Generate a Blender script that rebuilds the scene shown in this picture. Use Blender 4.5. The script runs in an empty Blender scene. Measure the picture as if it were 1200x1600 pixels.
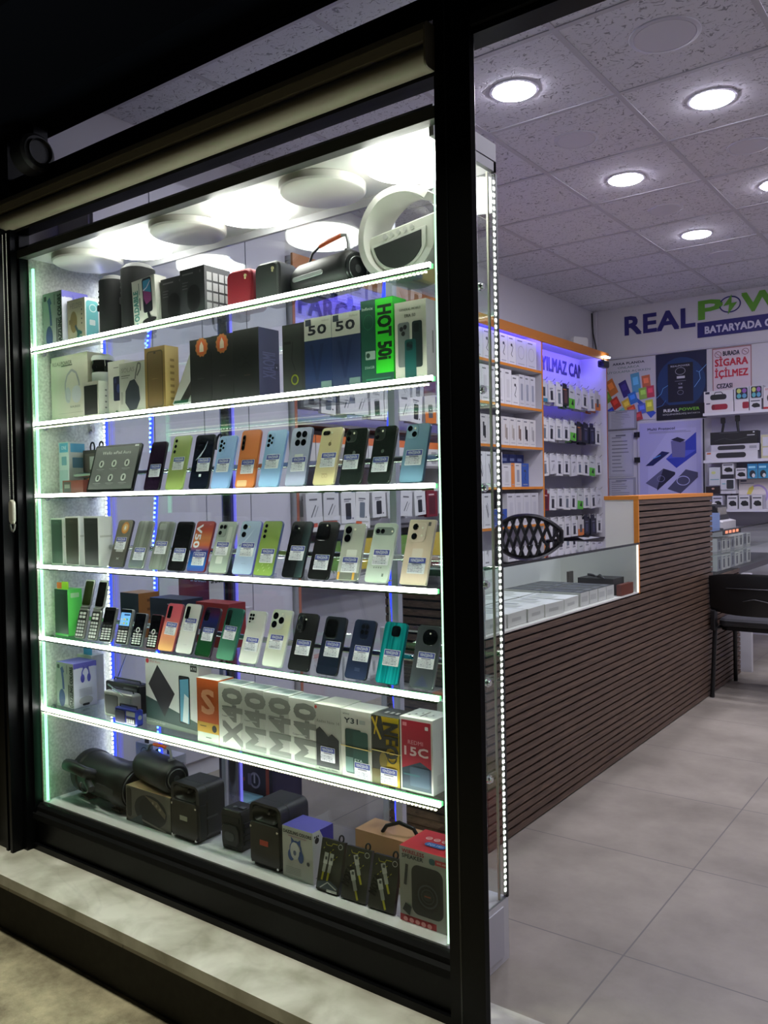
import bpy, math, random
from mathutils import Matrix, Vector
random.seed(7)
SC = bpy.context.scene
COL = SC.collection
R = math.radians

# ---------------------------------------------------------------- camera
cam_data = bpy.data.cameras.new('camera')
cam = bpy.data.objects.new('camera', cam_data); COL.objects.link(cam)
cam_data.sensor_fit = 'HORIZONTAL'; cam_data.sensor_width = 36.0
cam_data.lens = 36.0 * 1313.09 / 1200.0
cam_data.clip_start = 0.02
def cam_matrix(yaw, pitch, roll, loc):
    ca, sa, cb, sb, cg, sg = math.cos(yaw), math.sin(yaw), math.cos(pitch), math.sin(pitch), math.cos(roll), math.sin(roll)
    f = Vector((-sa*cb, ca*cb, -sb)); r = Vector((ca, sa, 0)); d = f.cross(r)
    r2 = cg*r + sg*d; d2 = -sg*r + cg*d
    m = Matrix((r2, -d2, -f)).transposed().to_4x4(); m.translation = loc
    return m
cam.matrix_world = cam_matrix(R(36.6447), R(1.23286), R(1.14186), Vector((0, 0, 1.2)))
SC.camera = cam

# ---------------------------------------------------------------- exposure, world, outdoor light
SC.view_settings.view_transform = 'Standard'
SC.view_settings.look = 'None'
SC.view_settings.gamma = 1.0
SC.view_settings.exposure = 0.0
SC.view_settings.use_curve_mapping = False
SC.cycles.max_bounces = 10
SC.cycles.transparent_max_bounces = 24
SC.cycles.sample_clamp_indirect = 4.0
SC.cycles.caustics_reflective = False
SC.cycles.caustics_refractive = False
world = bpy.data.worlds.new('night'); SC.world = world; world.use_nodes = True
bg = world.node_tree.nodes['Background']
bg.inputs[0].default_value = (0.35, 0.45, 0.7, 1); bg.inputs[1].default_value = 0.006

CEIL_LAMP = 150.0        # radiance of the lit downlights
CASE_LAMP = 17.0         # round lamps in the top of the show case
SHELF_LED = 25.0         # LED profile on the shelf fronts
STRIP_DOT = 16.0         # single LED chips
VIOLET_LED = 48.0       # strip in the wall units
BLUE_LED = 3.0

# unseen lamp added high above the shop front to light marble and pavement
ld = bpy.data.lights.new('unseen_outdoor_light', 'SPOT'); ld.energy = 420; ld.color = (1.0, 0.97, 0.80)
ld.spot_size = R(80); ld.spot_blend = 0.6; ld.shadow_soft_size = 0.12
lo = bpy.data.objects.new('unseen_outdoor_light', ld); COL.objects.link(lo)
lo.location = (-2.2, 1.02, 4.6)
lo.rotation_euler = (Vector((-1.9, 1.25, 0)) - Vector(lo.location)).to_track_quat('-Z', 'Y').to_euler()

# ---------------------------------------------------------------- materials
MATS = {}
def lin(c):
    return tuple(((v/255)/12.92 if v/255 <= 0.04045 else ((v/255+0.055)/1.055)**2.4) for v in c)
def M(col, rough=0.45, metal=0.0, spec=0.5, grain=0.0, coat=0.0):
    """plain coloured material; col in 0-255; grain adds a faint noise to the roughness and colour"""
    k = (col, rough, metal, spec, grain, coat)
    if k in MATS: return MATS[k]
    m = bpy.data.materials.new('surface_%d_%d_%d' % tuple(int(v) for v in col)); m.use_nodes = True
    nt = m.node_tree; b = nt.nodes['Principled BSDF']
    b.inputs['Base Color'].default_value = (*lin(col), 1); b.inputs['Roughness'].default_value = rough
    b.inputs['Metallic'].default_value = metal; b.inputs['Specular IOR Level'].default_value = spec
    b.inputs['Coat Weight'].default_value = coat
    if grain:
        n = nt.nodes.new('ShaderNodeTexNoise'); n.inputs['Scale'].default_value = 35; n.inputs['Detail'].default_value = 4
        tc = nt.nodes.new('ShaderNodeTexCoord'); nt.links.new(tc.outputs['Object'], n.inputs['Vector'])
        mp = nt.nodes.new('ShaderNodeMapRange'); mp.inputs[3].default_value = 1-grain; mp.inputs[4].default_value = 1+grain
        nt.links.new(n.outputs['Fac'], mp.inputs[0])
        mx = nt.nodes.new('ShaderNodeVectorMath'); mx.operation = 'SCALE'; mx.inputs[0].default_value = lin(col)
        nt.links.new(mp.outputs[0], mx.inputs['Scale']); nt.links.new(mx.outputs[0], b.inputs['Base Color'])
    MATS[k] = m; return m
def EM(name, rgb, s):
    k = ('em', name)
    if k in MATS: return MATS[k]
    m = bpy.data.materials.new(name); m.use_nodes = True
    b = m.node_tree.nodes['Principled BSDF']
    b.inputs['Base Color'].default_value = (*[min(1, v*0.8) for v in rgb], 1)
    b.inputs['Emission Color'].default_value = (*rgb, 1); b.inputs['Emission Strength'].default_value = s
    MATS[k] = m; return m
def nodes_mat(name):
    m = bpy.data.materials.new(name); m.use_nodes = True
    nt = m.node_tree; b = nt.nodes['Principled BSDF']
    def N(t, **kw):
        n = nt.nodes.new(t)
        for a, v in kw.items(): setattr(n, a, v)
        return n
    return m, nt, b, N, nt.links.new
def ramp(N, pts):
    r = N('ShaderNodeValToRGB'); e = r.color_ramp.elements
    for i, (p, c) in enumerate(pts):
        el = e[i] if i < 2 else e.new(p)
        el.position = p; el.color = (*c, 1)
    return r
def glass_mat(name, tint=(1, 1, 1), ior=1.5, gain=1.0):
    m, nt, b, N, L = nodes_mat(name)
    nt.nodes.remove(b); out = nt.nodes['Material Output']
    t = N('ShaderNodeBsdfTransparent'); t.inputs[0].default_value = (*tint, 1)
    g = N('ShaderNodeBsdfGlossy'); g.inputs['Roughness'].default_value = 0.0; g.inputs[0].default_value = (1, 1, 1, 1)
    f = N('ShaderNodeFresnel'); ge = N('ShaderNodeNewGeometry'); mi = N('ShaderNodeMapRange')
    mi.inputs[3].default_value = ior; mi.inputs[4].default_value = 1/ior      # the same reflection from either side of the sheet
    L(ge.outputs['Backfacing'], mi.inputs[0]); L(mi.outputs[0], f.inputs['IOR'])
    mu = N('ShaderNodeMath', operation='MULTIPLY'); mu.inputs[1].default_value = gain; mu.use_clamp = True
    mx = N('ShaderNodeMixShader'); L(f.outputs[0], mu.inputs[0]); L(mu.outputs[0], mx.inputs[0])
    L(t.outputs[0], mx.inputs[1]); L(g.outputs[0], mx.inputs[2]); L(mx.outputs[0], out.inputs[0])
    return m
def fade_mat(name, pts, axis=2, rough=0.25, size=1.0, metal=0.0):
    """a colour that runs along the object's own axis (printed or lacquered gradients, and one painted sheen)"""
    m, nt, b, N, L = nodes_mat(name)
    tc = N('ShaderNodeTexCoord'); s = N('ShaderNodeSeparateXYZ'); L(tc.outputs['Object'], s.inputs[0])
    d = N('ShaderNodeMath', operation='DIVIDE'); d.inputs[1].default_value = size
    L(s.outputs[axis], d.inputs[0]); r = ramp(N, [(p, lin(c)) for p, c in pts]); L(d.outputs[0], r.inputs[0])
    L(r.outputs[0], b.inputs['Base Color']); b.inputs['Roughness'].default_value = rough; b.inputs['Metallic'].default_value = metal
    return m
def streak_mat(name, c1, c2, rough=0.2, scale=90, size=None):
    m, nt, b, N, L = nodes_mat(name)
    tc = N('ShaderNodeTexCoord'); mp = N('ShaderNodeMapping'); mp.inputs['Rotation'].default_value = (0, R(12), 0); mp.inputs['Scale'].default_value = (1, 1, 0.04)
    L(tc.outputs['Object'], mp.inputs[0]); n = N('ShaderNodeTexNoise'); n.inputs['Scale'].default_value = scale; n.inputs['Detail'].default_value = 2
    L(mp.outputs[0], n.inputs['Vector']); r = ramp(N, [(0.35, lin(c1)), (0.65, lin(c2))]); L(n.outputs['Fac'], r.inputs[0])
    L(r.outputs[0], b.inputs['Base Color']); b.inputs['Roughness'].default_value = rough; b.inputs['Metallic'].default_value = 0.35
    return m
def mesh_mat(name, c1, c2, pitch=0.0032, rough=0.55):
    """perforated speaker grille: dots punched in a diagonal grid"""
    m, nt, b, N, L = nodes_mat(name)
    tc = N('ShaderNodeTexCoord'); mp = N('ShaderNodeMapping'); mp.inputs['Scale'].default_value = (1/pitch,)*3; mp.inputs['Rotation'].default_value = (0, R(45), 0)
    L(tc.outputs['Object'], mp.inputs[0])
    fr = N('ShaderNodeVectorMath', operation='FRACTION'); L(mp.outputs[0], fr.inputs[0])
    sb = N('ShaderNodeVectorMath', operation='SUBTRACT'); sb.inputs[1].default_value = (.5, .5, .5); L(fr.outputs[0], sb.inputs[0])
    s = N('ShaderNodeSeparateXYZ'); L(sb.outputs[0], s.inputs[0])
    c = N('ShaderNodeCombineXYZ'); L(s.outputs[0], c.inputs[0]); L(s.outputs[2], c.inputs[2])
    ln = N('ShaderNodeVectorMath', operation='LENGTH'); L(c.outputs[0], ln.inputs[0])
    r = ramp(N, [(0.26, lin(c2)), (0.36, lin(c1))]); L(ln.outputs['Value'], r.inputs[0])
    L(r.outputs[0], b.inputs['Base Color']); b.inputs['Roughness'].default_value = rough
    return m
def wood_mat():
    m, nt, b, N, L = nodes_mat('walnut_slats')
    tc = N('ShaderNodeTexCoord'); mp = N('ShaderNodeMapping'); mp.inputs['Scale'].default_value = (6, 1.3, 40)
    L(tc.outputs['Object'], mp.inputs[0]); n = N('ShaderNodeTexNoise'); n.inputs['Scale'].default_value = 4; n.inputs['Detail'].default_value = 7; n.inputs['Distortion'].default_value = 1.2
    L(mp.outputs[0], n.inputs['Vector']); r = ramp(N, [(0.28, lin((58, 44, 36))), (0.5, lin((94, 74, 60))), (0.72, lin((118, 94, 76)))])
    L(n.outputs['Fac'], r.inputs[0]); L(r.outputs[0], b.inputs['Base Color']); b.inputs['Roughness'].default_value = 0.5
    return m
def ceiling_mat():
    m, nt, b, N, L = nodes_mat('fissured_ceiling_tile')
    tc = N('ShaderNodeTexCoord'); n0 = N('ShaderNodeTexNoise'); n0.inputs['Scale'].default_value = 14; L(tc.outputs['Object'], n0.inputs['Vector'])
    mp = N('ShaderNodeMapping'); mp.inputs['Scale'].default_value = (1.0, 2.6, 1)
    ad = N('ShaderNodeMixRGB', blend_type='ADD'); ad.inputs[0].default_value = 0.22; L(tc.outputs['Object'], ad.inputs[1]); L(n0.outputs['Color'], ad.inputs[2])
    L(ad.outputs[0], mp.inputs[0])
    n = N('ShaderNodeTexNoise'); n.inputs['Scale'].default_value = 34; n.inputs['Detail'].default_value = 2.5; n.inputs['Roughness'].default_value = 0.45; L(mp.outputs[0], n.inputs['Vector'])
    r = ramp(N, [(0.335, (0.30, 0.295, 0.33)), (0.42, (0.68, 0.67, 0.73))]); L(n.outputs['Fac'], r.inputs[0]); L(r.outputs[0], b.inputs['Base Color'])
    b.inputs['Roughness'].default_value = 0.95
    bp = N('ShaderNodeBump'); bp.inputs['Strength'].default_value = 0.5; bp.inputs['Distance'].default_value = 0.004; L(r.outputs[0], bp.inputs['Height']); L(bp.outputs[0], b.inputs['Normal'])
    return m
def floor_mat():
    m, nt, b, N, L = nodes_mat('grey_stone_floor_tile')
    tc = N('ShaderNodeTexCoord'); s = N('ShaderNodeSeparateXYZ'); L(tc.outputs['Object'], s.inputs[0])
    lines = []
    for ax, off in ((0, -0.80), (1, 2.07)):
        a = N('ShaderNodeMath', operation='SUBTRACT'); a.inputs[1].default_value = off; L(s.outputs[ax], a.inputs[0])
        p = N('ShaderNodeMath', operation='PINGPONG'); p.inputs[1].default_value = 0.3; L(a.outputs[0], p.inputs[0])
        c = N('ShaderNodeMath', operation='LESS_THAN'); c.inputs[1].default_value = 0.0022; L(p.outputs[0], c.inputs[0]); lines.append(c)
    mx = N('ShaderNodeMath', operation='MAXIMUM'); L(lines[0].outputs[0], mx.inputs[0]); L(lines[1].outputs[0], mx.inputs[1])
    n = N('ShaderNodeTexNoise'); n.inputs['Scale'].default_value = 2.6; n.inputs['Detail'].default_value = 9; n.inputs['Roughness'].default_value = 0.62; L(tc.outputs['Object'], n.inputs['Vector'])
    r = ramp(N, [(0.3, lin((128, 121, 110))), (0.7, lin((166, 158, 145)))]); L(n.outputs['Fac'], r.inputs[0])
    mc = N('ShaderNodeMixRGB'); mc.inputs[2].default_value = (*lin((112, 108, 104)), 1); L(mx.outputs[0], mc.inputs[0]); L(r.outputs[0], mc.inputs[1]); L(mc.outputs[0], b.inputs['Base Color'])
    b.inputs['Roughness'].default_value = 0.42; b.inputs['Specular IOR Level'].default_value = 0.4
    bp = N('ShaderNodeBump'); bp.inputs['Strength'].default_value = 0.25; bp.inputs['Distance'].default_value = 0.003; bp.invert = True; L(mx.outputs[0], bp.inputs['Height']); L(bp.outputs[0], b.inputs['Normal'])
    return m
def marble_mat():
    m, nt, b, N, L = nodes_mat('worn_white_marble')
    tc = N('ShaderNodeTexCoord'); n = N('ShaderNodeTexNoise'); n.inputs['Scale'].default_value = 7; n.inputs['Detail'].default_value = 8; n.inputs['Distortion'].default_value = 0.4; L(tc.outputs['Object'], n.inputs['Vector'])
    r = ramp(N, [(0.3, lin((168, 165, 150))), (0.62, lin((220, 218, 208)))]); L(n.outputs['Fac'], r.inputs[0])
    mp = N('ShaderNodeMapping'); mp.inputs['Rotation'].default_value = (0, 0, R(35)); mp.inputs['Scale'].default_value = (0.8, 2.2, 1); L(tc.outputs['Object'], mp.inputs[0])
    w = N('ShaderNodeTexNoise'); w.inputs['Scale'].default_value = 1.7; w.inputs['Detail'].default_value = 6; w.inputs['Distortion'].default_value = 1.0; L(mp.outputs[0], w.inputs['Vector'])
    a = N('ShaderNodeMath', operation='SUBTRACT'); a.inputs[1].default_value = 0.5; L(w.outputs['Fac'], a.inputs[0])
    ab = N('ShaderNodeMath', operation='ABSOLUTE'); L(a.outputs[0], ab.inputs[0])
    v = ramp(N, [(0.0, (0.42, 0.42, 0.42)), (0.022, (1, 1, 1))]); L(ab.outputs[0], v.inputs[0])
    mu = N('ShaderNodeMixRGB', blend_type='MULTIPLY'); mu.inputs[0].default_value = 0.16; L(r.outputs[0], mu.inputs[1]); L(v.outputs[0], mu.inputs[2]); L(mu.outputs[0], b.inputs['Base Color'])
    b.inputs['Roughness'].default_value = 0.45
    return m
def pavement_mat():
    m, nt, b, N, L = nodes_mat('worn_concrete_paver')
    tc = N('ShaderNodeTexCoord'); n = N('ShaderNodeTexNoise'); n.inputs['Scale'].default_value = 6; n.inputs['Detail'].default_value = 10; n.inputs['Roughness'].default_value = 0.7; L(tc.outputs['Object'], n.inputs['Vector'])
    r = ramp(N, [(0.3, lin((104, 96, 76))), (0.68, lin((206, 196, 164)))]); L(n.outputs['Fac'], r.inputs[0]); L(r.outputs[0], b.inputs['Base Color']); b.inputs['Roughness'].default_value = 0.85
    n2 = N('ShaderNodeTexNoise'); n2.inputs['Scale'].default_value = 90; n2.inputs['Detail'].default_value = 5; L(tc.outputs['Object'], n2.inputs['Vector'])
    bp = N('ShaderNodeBump'); bp.inputs['Strength'].default_value = 0.7; bp.inputs['Distance'].default_value = 0.006; L(n2.outputs['Fac'], bp.inputs['Height']); L(bp.outputs[0], b.inputs['Normal'])
    return m
def panel_mat():
    m, nt, b, N, L = nodes_mat('speckled_side_panel')
    tc = N('ShaderNodeTexCoord'); n = N('ShaderNodeTexNoise'); n.inputs['Scale'].default_value = 120; n.inputs['Detail'].default_value = 5; L(tc.outputs['Object'], n.inputs['Vector'])
    r = ramp(N, [(0.35, lin((190, 190, 180))), (0.65, lin((222, 222, 212)))]); L(n.outputs['Fac'], r.inputs[0]); L(r.outputs[0], b.inputs['Base Color']); b.inputs['Roughness'].default_value = 0.6
    return m
WOOD = wood_mat(); CEIL = ceiling_mat(); FLOOR = floor_mat(); MARBLE = marble_mat(); PAVE = pavement_mat(); SPECK = panel_mat()
PANE = glass_mat('clear_pane', (0.97, 0.985, 0.975), 1.45, 0.16)
BACKPANE = glass_mat('clear_back_pane', (0.96, 0.98, 0.97), 1.6)
SHELFGLASS = glass_mat('green_shelf_glass', (0.92, 0.965, 0.935), 1.5)
BLACKALU = M((7, 8, 11), 0.38, 0.0, 0.16, 0.05)
DARKALU = M((22, 23, 25), 0.45, 0, 0.25)
CHROME = M((225, 225, 228), 0.18, 1.0)
WHITE = M((226, 226, 224), 0.5); OFFW = M((205, 203, 196), 0.5); BLACK = M((14, 14, 15), 0.4); GREY = M((120, 120, 122), 0.5)
WALLP = M((206, 204, 210), 0.75, 0, 0.3, 0.02)
ORANGE = M((214, 132, 40), 0.45)
LENSG = M((6, 7, 10), 0.08, 0, 0.7)
E_CASE = EM('lit_lamp_cover', (1.0, 1.0, 0.94), CASE_LAMP)
E_CEIL = EM('lit_downlight', (0.87, 0.85, 1.0), CEIL_LAMP)
E_SHELF = EM('shelf_led', (1.0, 0.985, 0.96), SHELF_LED)
E_EDGE = EM('glowing_glass_edge', (0.20, 0.95, 0.36), 0.8)  # LED light inside the shelf glass, put in as a glowing green edge
E_DOT = EM('led_chip', (0.93, 1.0, 0.90), STRIP_DOT)
E_GREEN = EM('green_led_line', (0.28, 1.0, 0.5), 2.6)
E_GREENDOT = EM('green_reflection_dot', (0.1, 0.75, 0.3), 1.6)
E_VIOLET = EM('violet_led', (0.125, 0.09, 1.0), VIOLET_LED)
E_BLUE = EM('blue_led', (0.02, 0.04, 1.0), BLUE_LED)
E_BLUEDOT = EM('blue_led_chip', (0.15, 0.35, 1.0), 8.0)
E_SCREEN = EM('phone_screen', (0.18, 0.45, 0.85), 0.7)
E_TABLET = EM('tablet_screen', (0.10, 0.105, 0.095), 0.55)
E_SPOT = EM('cctv_light', (0.95, 0.93, 1.0), 9.0)
E_REDLED = EM('red_led_text', (1.0, 0.30, 0.16), 1.1)
E_BLUELED = EM('blue_digit', (0.25, 0.45, 1.0), 1.2)
E_YELLOWGREEN = EM('yellow_green_led', (0.8, 1.0, 0.2), 2.5)

# ---------------------------------------------------------------- mesh helper
TEXTS = {}
def text_geo(s):
    if s in TEXTS: return TEXTS[s]
    c = bpy.data.curves.new('t', 'FONT'); c.body = s; c.size = 1.0; c.resolution_u = 2; c.space_character = 1.04; c.fill_mode = 'FRONT'
    o = bpy.data.objects.new('t', c)
    me = bpy.data.meshes.new_from_object(o)
    vs = [(v.co.x, v.co.y) for v in me.vertices]; fs = [tuple(p.vertices) for p in me.polygons]
    bpy.data.objects.remove(o); bpy.data.curves.remove(c); bpy.data.meshes.remove(me)
    if not vs: vs, fs = [(0, 0), (1, 0), (1, 1)], [(0, 1, 2)]
    x0 = min(v[0] for v in vs); x1 = max(v[0] for v in vs)
    TEXTS[s] = ([((x-x0)/0.7, y/0.7) for x, y in vs], fs, (x1-x0)/0.7)
    return TEXTS[s]

class MB:
    def __init__(s): s.v = []; s.f = []; s.mi = []; s.mats = []; s.T = None
    def mid(s, m):
        if m not in s.mats: s.mats.append(m)
        return s.mats.index(m)
    def add(s, vs, fs, m):
        n = len(s.v)
        if s.T is not None: vs = [tuple(s.T @ Vector(v)) for v in vs]
        s.v += [tuple(v) for v in vs]; k = s.mid(m)
        for f in fs: s.f.append(tuple(i+n for i in f)); s.mi.append(k)
        return s
    def box(s, x0, x1, y0, y1, z0, z1, m):
        return s.add([(x0, y0, z0), (x1, y0, z0), (x1, y1, z0), (x0, y1, z0), (x0, y0, z1), (x1, y0, z1), (x1, y1, z1), (x0, y1, z1)],
                     [(0, 3, 2, 1), (4, 5, 6, 7), (0, 1, 5, 4), (1, 2, 6, 5), (2, 3, 7, 6), (3, 0, 4, 7)], m)
    def boxm(s, x0, x1, y0, y1, z0, z1, mf, ms, mt):
        """box with its own front (-y), side and top materials"""
        V = [(x0, y0, z0), (x1, y0, z0), (x1, y1, z0), (x0, y1, z0), (x0, y0, z1), (x1, y0, z1), (x1, y1, z1), (x0, y1, z1)]
        s.add(V, [(0, 1, 5, 4)], mf); s.add(V, [(1, 2, 6, 5), (3, 0, 4, 7), (2, 3, 7, 6)], ms); s.add(V, [(4, 5, 6, 7), (0, 3, 2, 1)], mt)
        return s
    def prism(s, pts, lo, hi, m, axis='y', bev=0.0, mside=None):
        """outline (a, b) pushed along an axis; y: (x, z); z: (x, y); x: (y, z)"""
        def P(a, b, t): return (a, t, b) if axis == 'y' else ((a, b, t) if axis == 'z' else (t, a, b))
        n = len(pts)
        if bev:
            cx = sum(p[0] for p in pts)/n; cz = sum(p[1] for p in pts)/n
            def ins(d):
                o = []
                for i in range(n):
                    a, b, c = Vector(pts[i-1]), Vector(pts[i]), Vector(pts[(i+1) % n])
                    e = (c-a); nn = Vector((-e.y, e.x)); nn = nn.normalized() if nn.length else nn
                    if nn.dot(Vector((cx, cz))-b) < 0: nn = -nn
                    o.append(tuple(b+nn*d))
                return o
            loops = [(ins(bev), lo), (pts, lo+bev), (pts, hi-bev), (ins(bev), hi)]
        else: loops = [(pts, lo), (pts, hi)]
        V = [P(a, b, t) for L_, t in loops for a, b in L_]
        s.add(V, [tuple(range(n)), tuple(range(n*(len(loops)-1), n*len(loops)))[::-1]], m)
        F = []
        for k in range(len(loops)-1):
            for i in range(n):
                j = (i+1) % n; F.append((k*n+i, k*n+j, (k+1)*n+j, (k+1)*n+i))
        return s.add(V, F, mside or m)
    def rr(s, x0, x1, z0, z1, r, lo, hi, m, axis='y', bev=0.0, mside=None, n=5):
        return s.prism(rrect(x0, x1, z0, z1, r, n), lo, hi, m, axis, bev, mside)
    def cyl(s, c, r, h, m, axis='y', n=20, r2=None):
        r2 = r if r2 is None else r2; V = []
        for t, q in ((0, r), (h, r2)):
            for i in range(n):
                a = 2*math.pi*i/n; u, w = q*math.cos(a), q*math.sin(a)
                V.append((c[0]+u, c[1]+t, c[2]+w) if axis == 'y' else ((c[0]+u, c[1]+w, c[2]+t) if axis == 'z' else (c[0]+t, c[1]+u, c[2]+w)))
        return s.add(V, [tuple(range(n)), tuple(range(n, 2*n))[::-1]]+[(i, (i+1) % n, n+(i+1) % n, n+i) for i in range(n)], m)
    def lathe(s, prof, c, m, axis='z', n=28):
        V = []; k = len(prof)
        for i in range(n):
            a = 2*math.pi*i/n
            for r, t in prof:
                u, w = r*math.cos(a), r*math.sin(a)
                V.append((c[0]+u, c[1]+t, c[2]+w) if axis == 'y' else ((c[0]+u, c[1]+w, c[2]+t) if axis == 'z' else (c[0]+t, c[1]+u, c[2]+w)))
        F = [(i*k+j, ((i+1) % n)*k+j, ((i+1) % n)*k+j+1, i*k+j+1) for i in range(n) for j in range(k-1)]
        return s.add(V, F, m)
    def tube(s, path, r, m, n=8, closed=False):
        P_ = [Vector(p) for p in path]; k = len(P_); V = []; F = []
        up = Vector((0, 0, 1)); prev = None
        for i, p in enumerate(P_):
            a = P_[i-1] if (i or closed) else P_[0]; b = P_[(i+1) % k] if (i < k-1 or closed) else P_[-1]
            d = (b-a).normalized()
            if prev is None:
                u = d.cross(up)
                if u.length < 0.05: u = d.cross(Vector((1, 0, 0)))
                u.normalize()
            else:
                u = prev - d*prev.dot(d); u = u.normalized() if u.length > 1e-6 else d.orthogonal().normalized()
            prev = u; w = d.cross(u)
            rr_ = r[i] if isinstance(r, (list, tuple)) else r
            for j in range(n):
                t = 2*math.pi*j/n; V.append(tuple(p + u*rr_*math.cos(t) + w*rr_*math.sin(t)))
        for i in range(k if closed else k-1):
            for j in range(n):
                a, b = i*n+j, i*n+(j+1) % n; c, d = ((i+1) % k)*n+(j+1) % n, ((i+1) % k)*n+j
                F.append((a, b, c, d))
        if not closed: F += [tuple(range(n))[::-1], tuple(range((k-1)*n, k*n))]
        return s.add(V, F, m)
    def poly(s, pts, m): return s.add(pts, [tuple(range(len(pts)))], m)
    def plane_print(s, o, U, V, w, h, cmds, e=0.0004):
        """printing on one face: o corner, U and V its unit directions, w x h its size"""
        o, U, V = Vector(o), Vector(U), Vector(V); Nn = U.cross(V)
        def at(u, v, k): return tuple(o + U*(u*w) + V*(v*h) + Nn*(e+0.00018*k))
        for k, c in enumerate(cmds):
            t = c[0]
            if t == 'r':
                _, a, b, a2, b2, col = c; s.poly([at(a, b, k), at(a2, b, k), at(a2, b2, k), at(a, b2, k)], mm(col))
            elif t == 'p': s.poly([at(a, b, k) for a, b in c[1]], mm(c[2]))
            elif t == 'e':
                _, a, b, ra, rb, col = c; s.poly([at(a+ra*math.cos(i*math.pi/12), b+rb*math.sin(i*math.pi/12), k) for i in range(24)], mm(col))
            elif t == 'o':
                _, a, b, ra, rb, th, col = c; V_ = []
                for i in range(28):
                    q = i*math.pi/14; V_.append(at(a+ra*math.cos(q), b+rb*math.sin(q), k)); V_.append(at(a+(ra-th/w)*math.cos(q), b+(rb-th/h)*math.sin(q), k))
                s.add(V_, [(2*i, (2*i+2) % 56, (2*i+3) % 56, 2*i+1) for i in range(28)], mm(col))
            elif t == 'rr':
                _, a, b, a2, b2, r, col = c; s.poly([at(x/w, y/h, k) for x, y in rrect(a*w, a2*w, b*h, b2*h, r, 5)], mm(col))
            elif t == 'l':
                _, pts, th, col = c
                for i in range(len(pts)-1):
                    A = Vector((pts[i][0]*w, pts[i][1]*h)); B = Vector((pts[i+1][0]*w, pts[i+1][1]*h)); d = B-A
                    q = Vector((-d.y, d.x)).normalized()*th/2
                    s.poly([at(p.x/w, p.y/h, k) for p in (A-q, B-q, B+q, A+q)], mm(col))
            elif t in 'tT':
                _, st, u, v, size, col = c[:6]; rot = c[6] if len(c) > 6 else 0; fw = c[7] if len(c) > 7 else None
                vs, fs, tw = text_geo(st); sz = size*h; kx = sz
                if fw: kx = fw*(h if rot in (90, -90) else w)/max(tw, 1e-6)
                ca, sa = math.cos(R(rot)), math.sin(R(rot)); out = []
                d = 0.045 if t == 'T' else 0.012          # letters are printed bold (T) or regular (t)
                for dx, dy in ((-d, 0), (d, 0)) if t == 't' else ((-d, -d), (d, -d), (d, d), (-d, d), (0, 0)):
                    out = []; k += 0.22
                    for x, y in vs:
                        x2 = (x-tw/2)*kx+dx*sz; y2 = (y-0.5+dy)*sz; out.append(at(u+(x2*ca-y2*sa)/w, v+(x2*sa+y2*ca)/h, k))
                    s.add(out, fs, mm(col))
        return s
    def build(s, name, parent=None, loc=None, smooth=True, rot=None, angle=35):
        me = bpy.data.meshes.new(name); me.from_pydata(s.v, [], s.f)
        for m in s.mats: me.materials.append(m)
        me.polygons.foreach_set('material_index', s.mi)
        if smooth:
            me.polygons.foreach_set('use_smooth', [True]*len(s.f)); me.set_sharp_from_angle(angle=R(angle))
        me.update()
        o = bpy.data.objects.new(name, me); COL.objects.link(o)
        if parent: o.parent = parent
        if loc: o.location = loc
        if rot: o.rotation_euler = rot
        return o
def mm(c): return c if not isinstance(c, tuple) else M(c, 0.5)
def rrect(x0, x1, z0, z1, r, n=5):
    r = min(r, (x1-x0)/2-1e-5, (z1-z0)/2-1e-5); o = []
    for cx, cz, a0 in ((x1-r, z0+r, -90), (x1-r, z1-r, 0), (x0+r, z1-r, 90), (x0+r, z0+r, 180)):
        for i in range(n+1):
            a = R(a0+90*i/n); o.append((cx+r*math.cos(a), cz+r*math.sin(a)))
    return o
def tag(o, label=None, cat=None, group=None, kind=None):
    if label: o['label'] = label
    if cat: o['category'] = cat
    if group: o['group'] = group
    if kind: o['kind'] = kind
    return o
def empty(name, loc, label=None, cat=None, group=None, rot=None):
    o = bpy.data.objects.new(name, None); COL.objects.link(o); o.location = loc; o.empty_display_size = 0.05
    if rot: o.rotation_euler = rot
    return tag(o, label, cat, group)
def struct(name, mb, smooth=False): return tag(mb.build(name, smooth=smooth), kind='structure')
# ================================================================ the setting
struct('floor', MB().box(-3.05, 1.6, 1.42, 7.3, -0.06, 0, FLOOR))
struct('ceiling', MB().box(-3.05, 1.6, 1.62, 7.3, 2.8, 2.84, CEIL))
g = MB(); GRID = M((188, 186, 194), 0.5)
x = -1.264-0.6*2
while x < 1.6:
    g.box(x-0.011, x+0.011, 1.64, 7.25, 2.796, 2.802, GRID); x += 0.6
y = 3.34-0.6*2
while y < 7.25:
    g.box(-3.0, 1.55, y-0.011, y+0.011, 2.7955, 2.801, GRID); y += 0.6
struct('trim_1', g)
w = MB().box(-3.06, -3.0, 1.62, 7.3, 0, 2.8, WALLP)
struct('wall_left', w)
# tall white doors of the built-in cupboard on the left wall, beside the wall units
root = empty('wall_cupboard', (0, 0, 0), 'tall plain white cupboard with flat doors on the left wall behind the show case', 'cupboard')
MB().box(-3.0, -2.80, 1.92, 2.986, 0.0, 2.52, M((214, 212, 220), 0.5)).build('cupboard_body', root, smooth=False)
for y0 in (1.925, 2.19, 2.455, 2.72):
    MB().box(-2.80, -2.78, y0+0.003, y0+0.262, 0.08, 2.5, M((205, 203, 214), 0.4)).build('door', root, smooth=False)
struct('wall_back', MB().box(-3.06, 1.6, 7.25, 7.31, 0, 2.8, WALLP))
struct('wall_right', MB().box(1.55, 1.61, 1.62, 7.3, 0, 2.8, WALLP))
struct('trim_2', MB().box(-3.0, 1.55, 7.235, 7.25, 2.352, 2.366, M((190, 188, 200), 0.5)))
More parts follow.
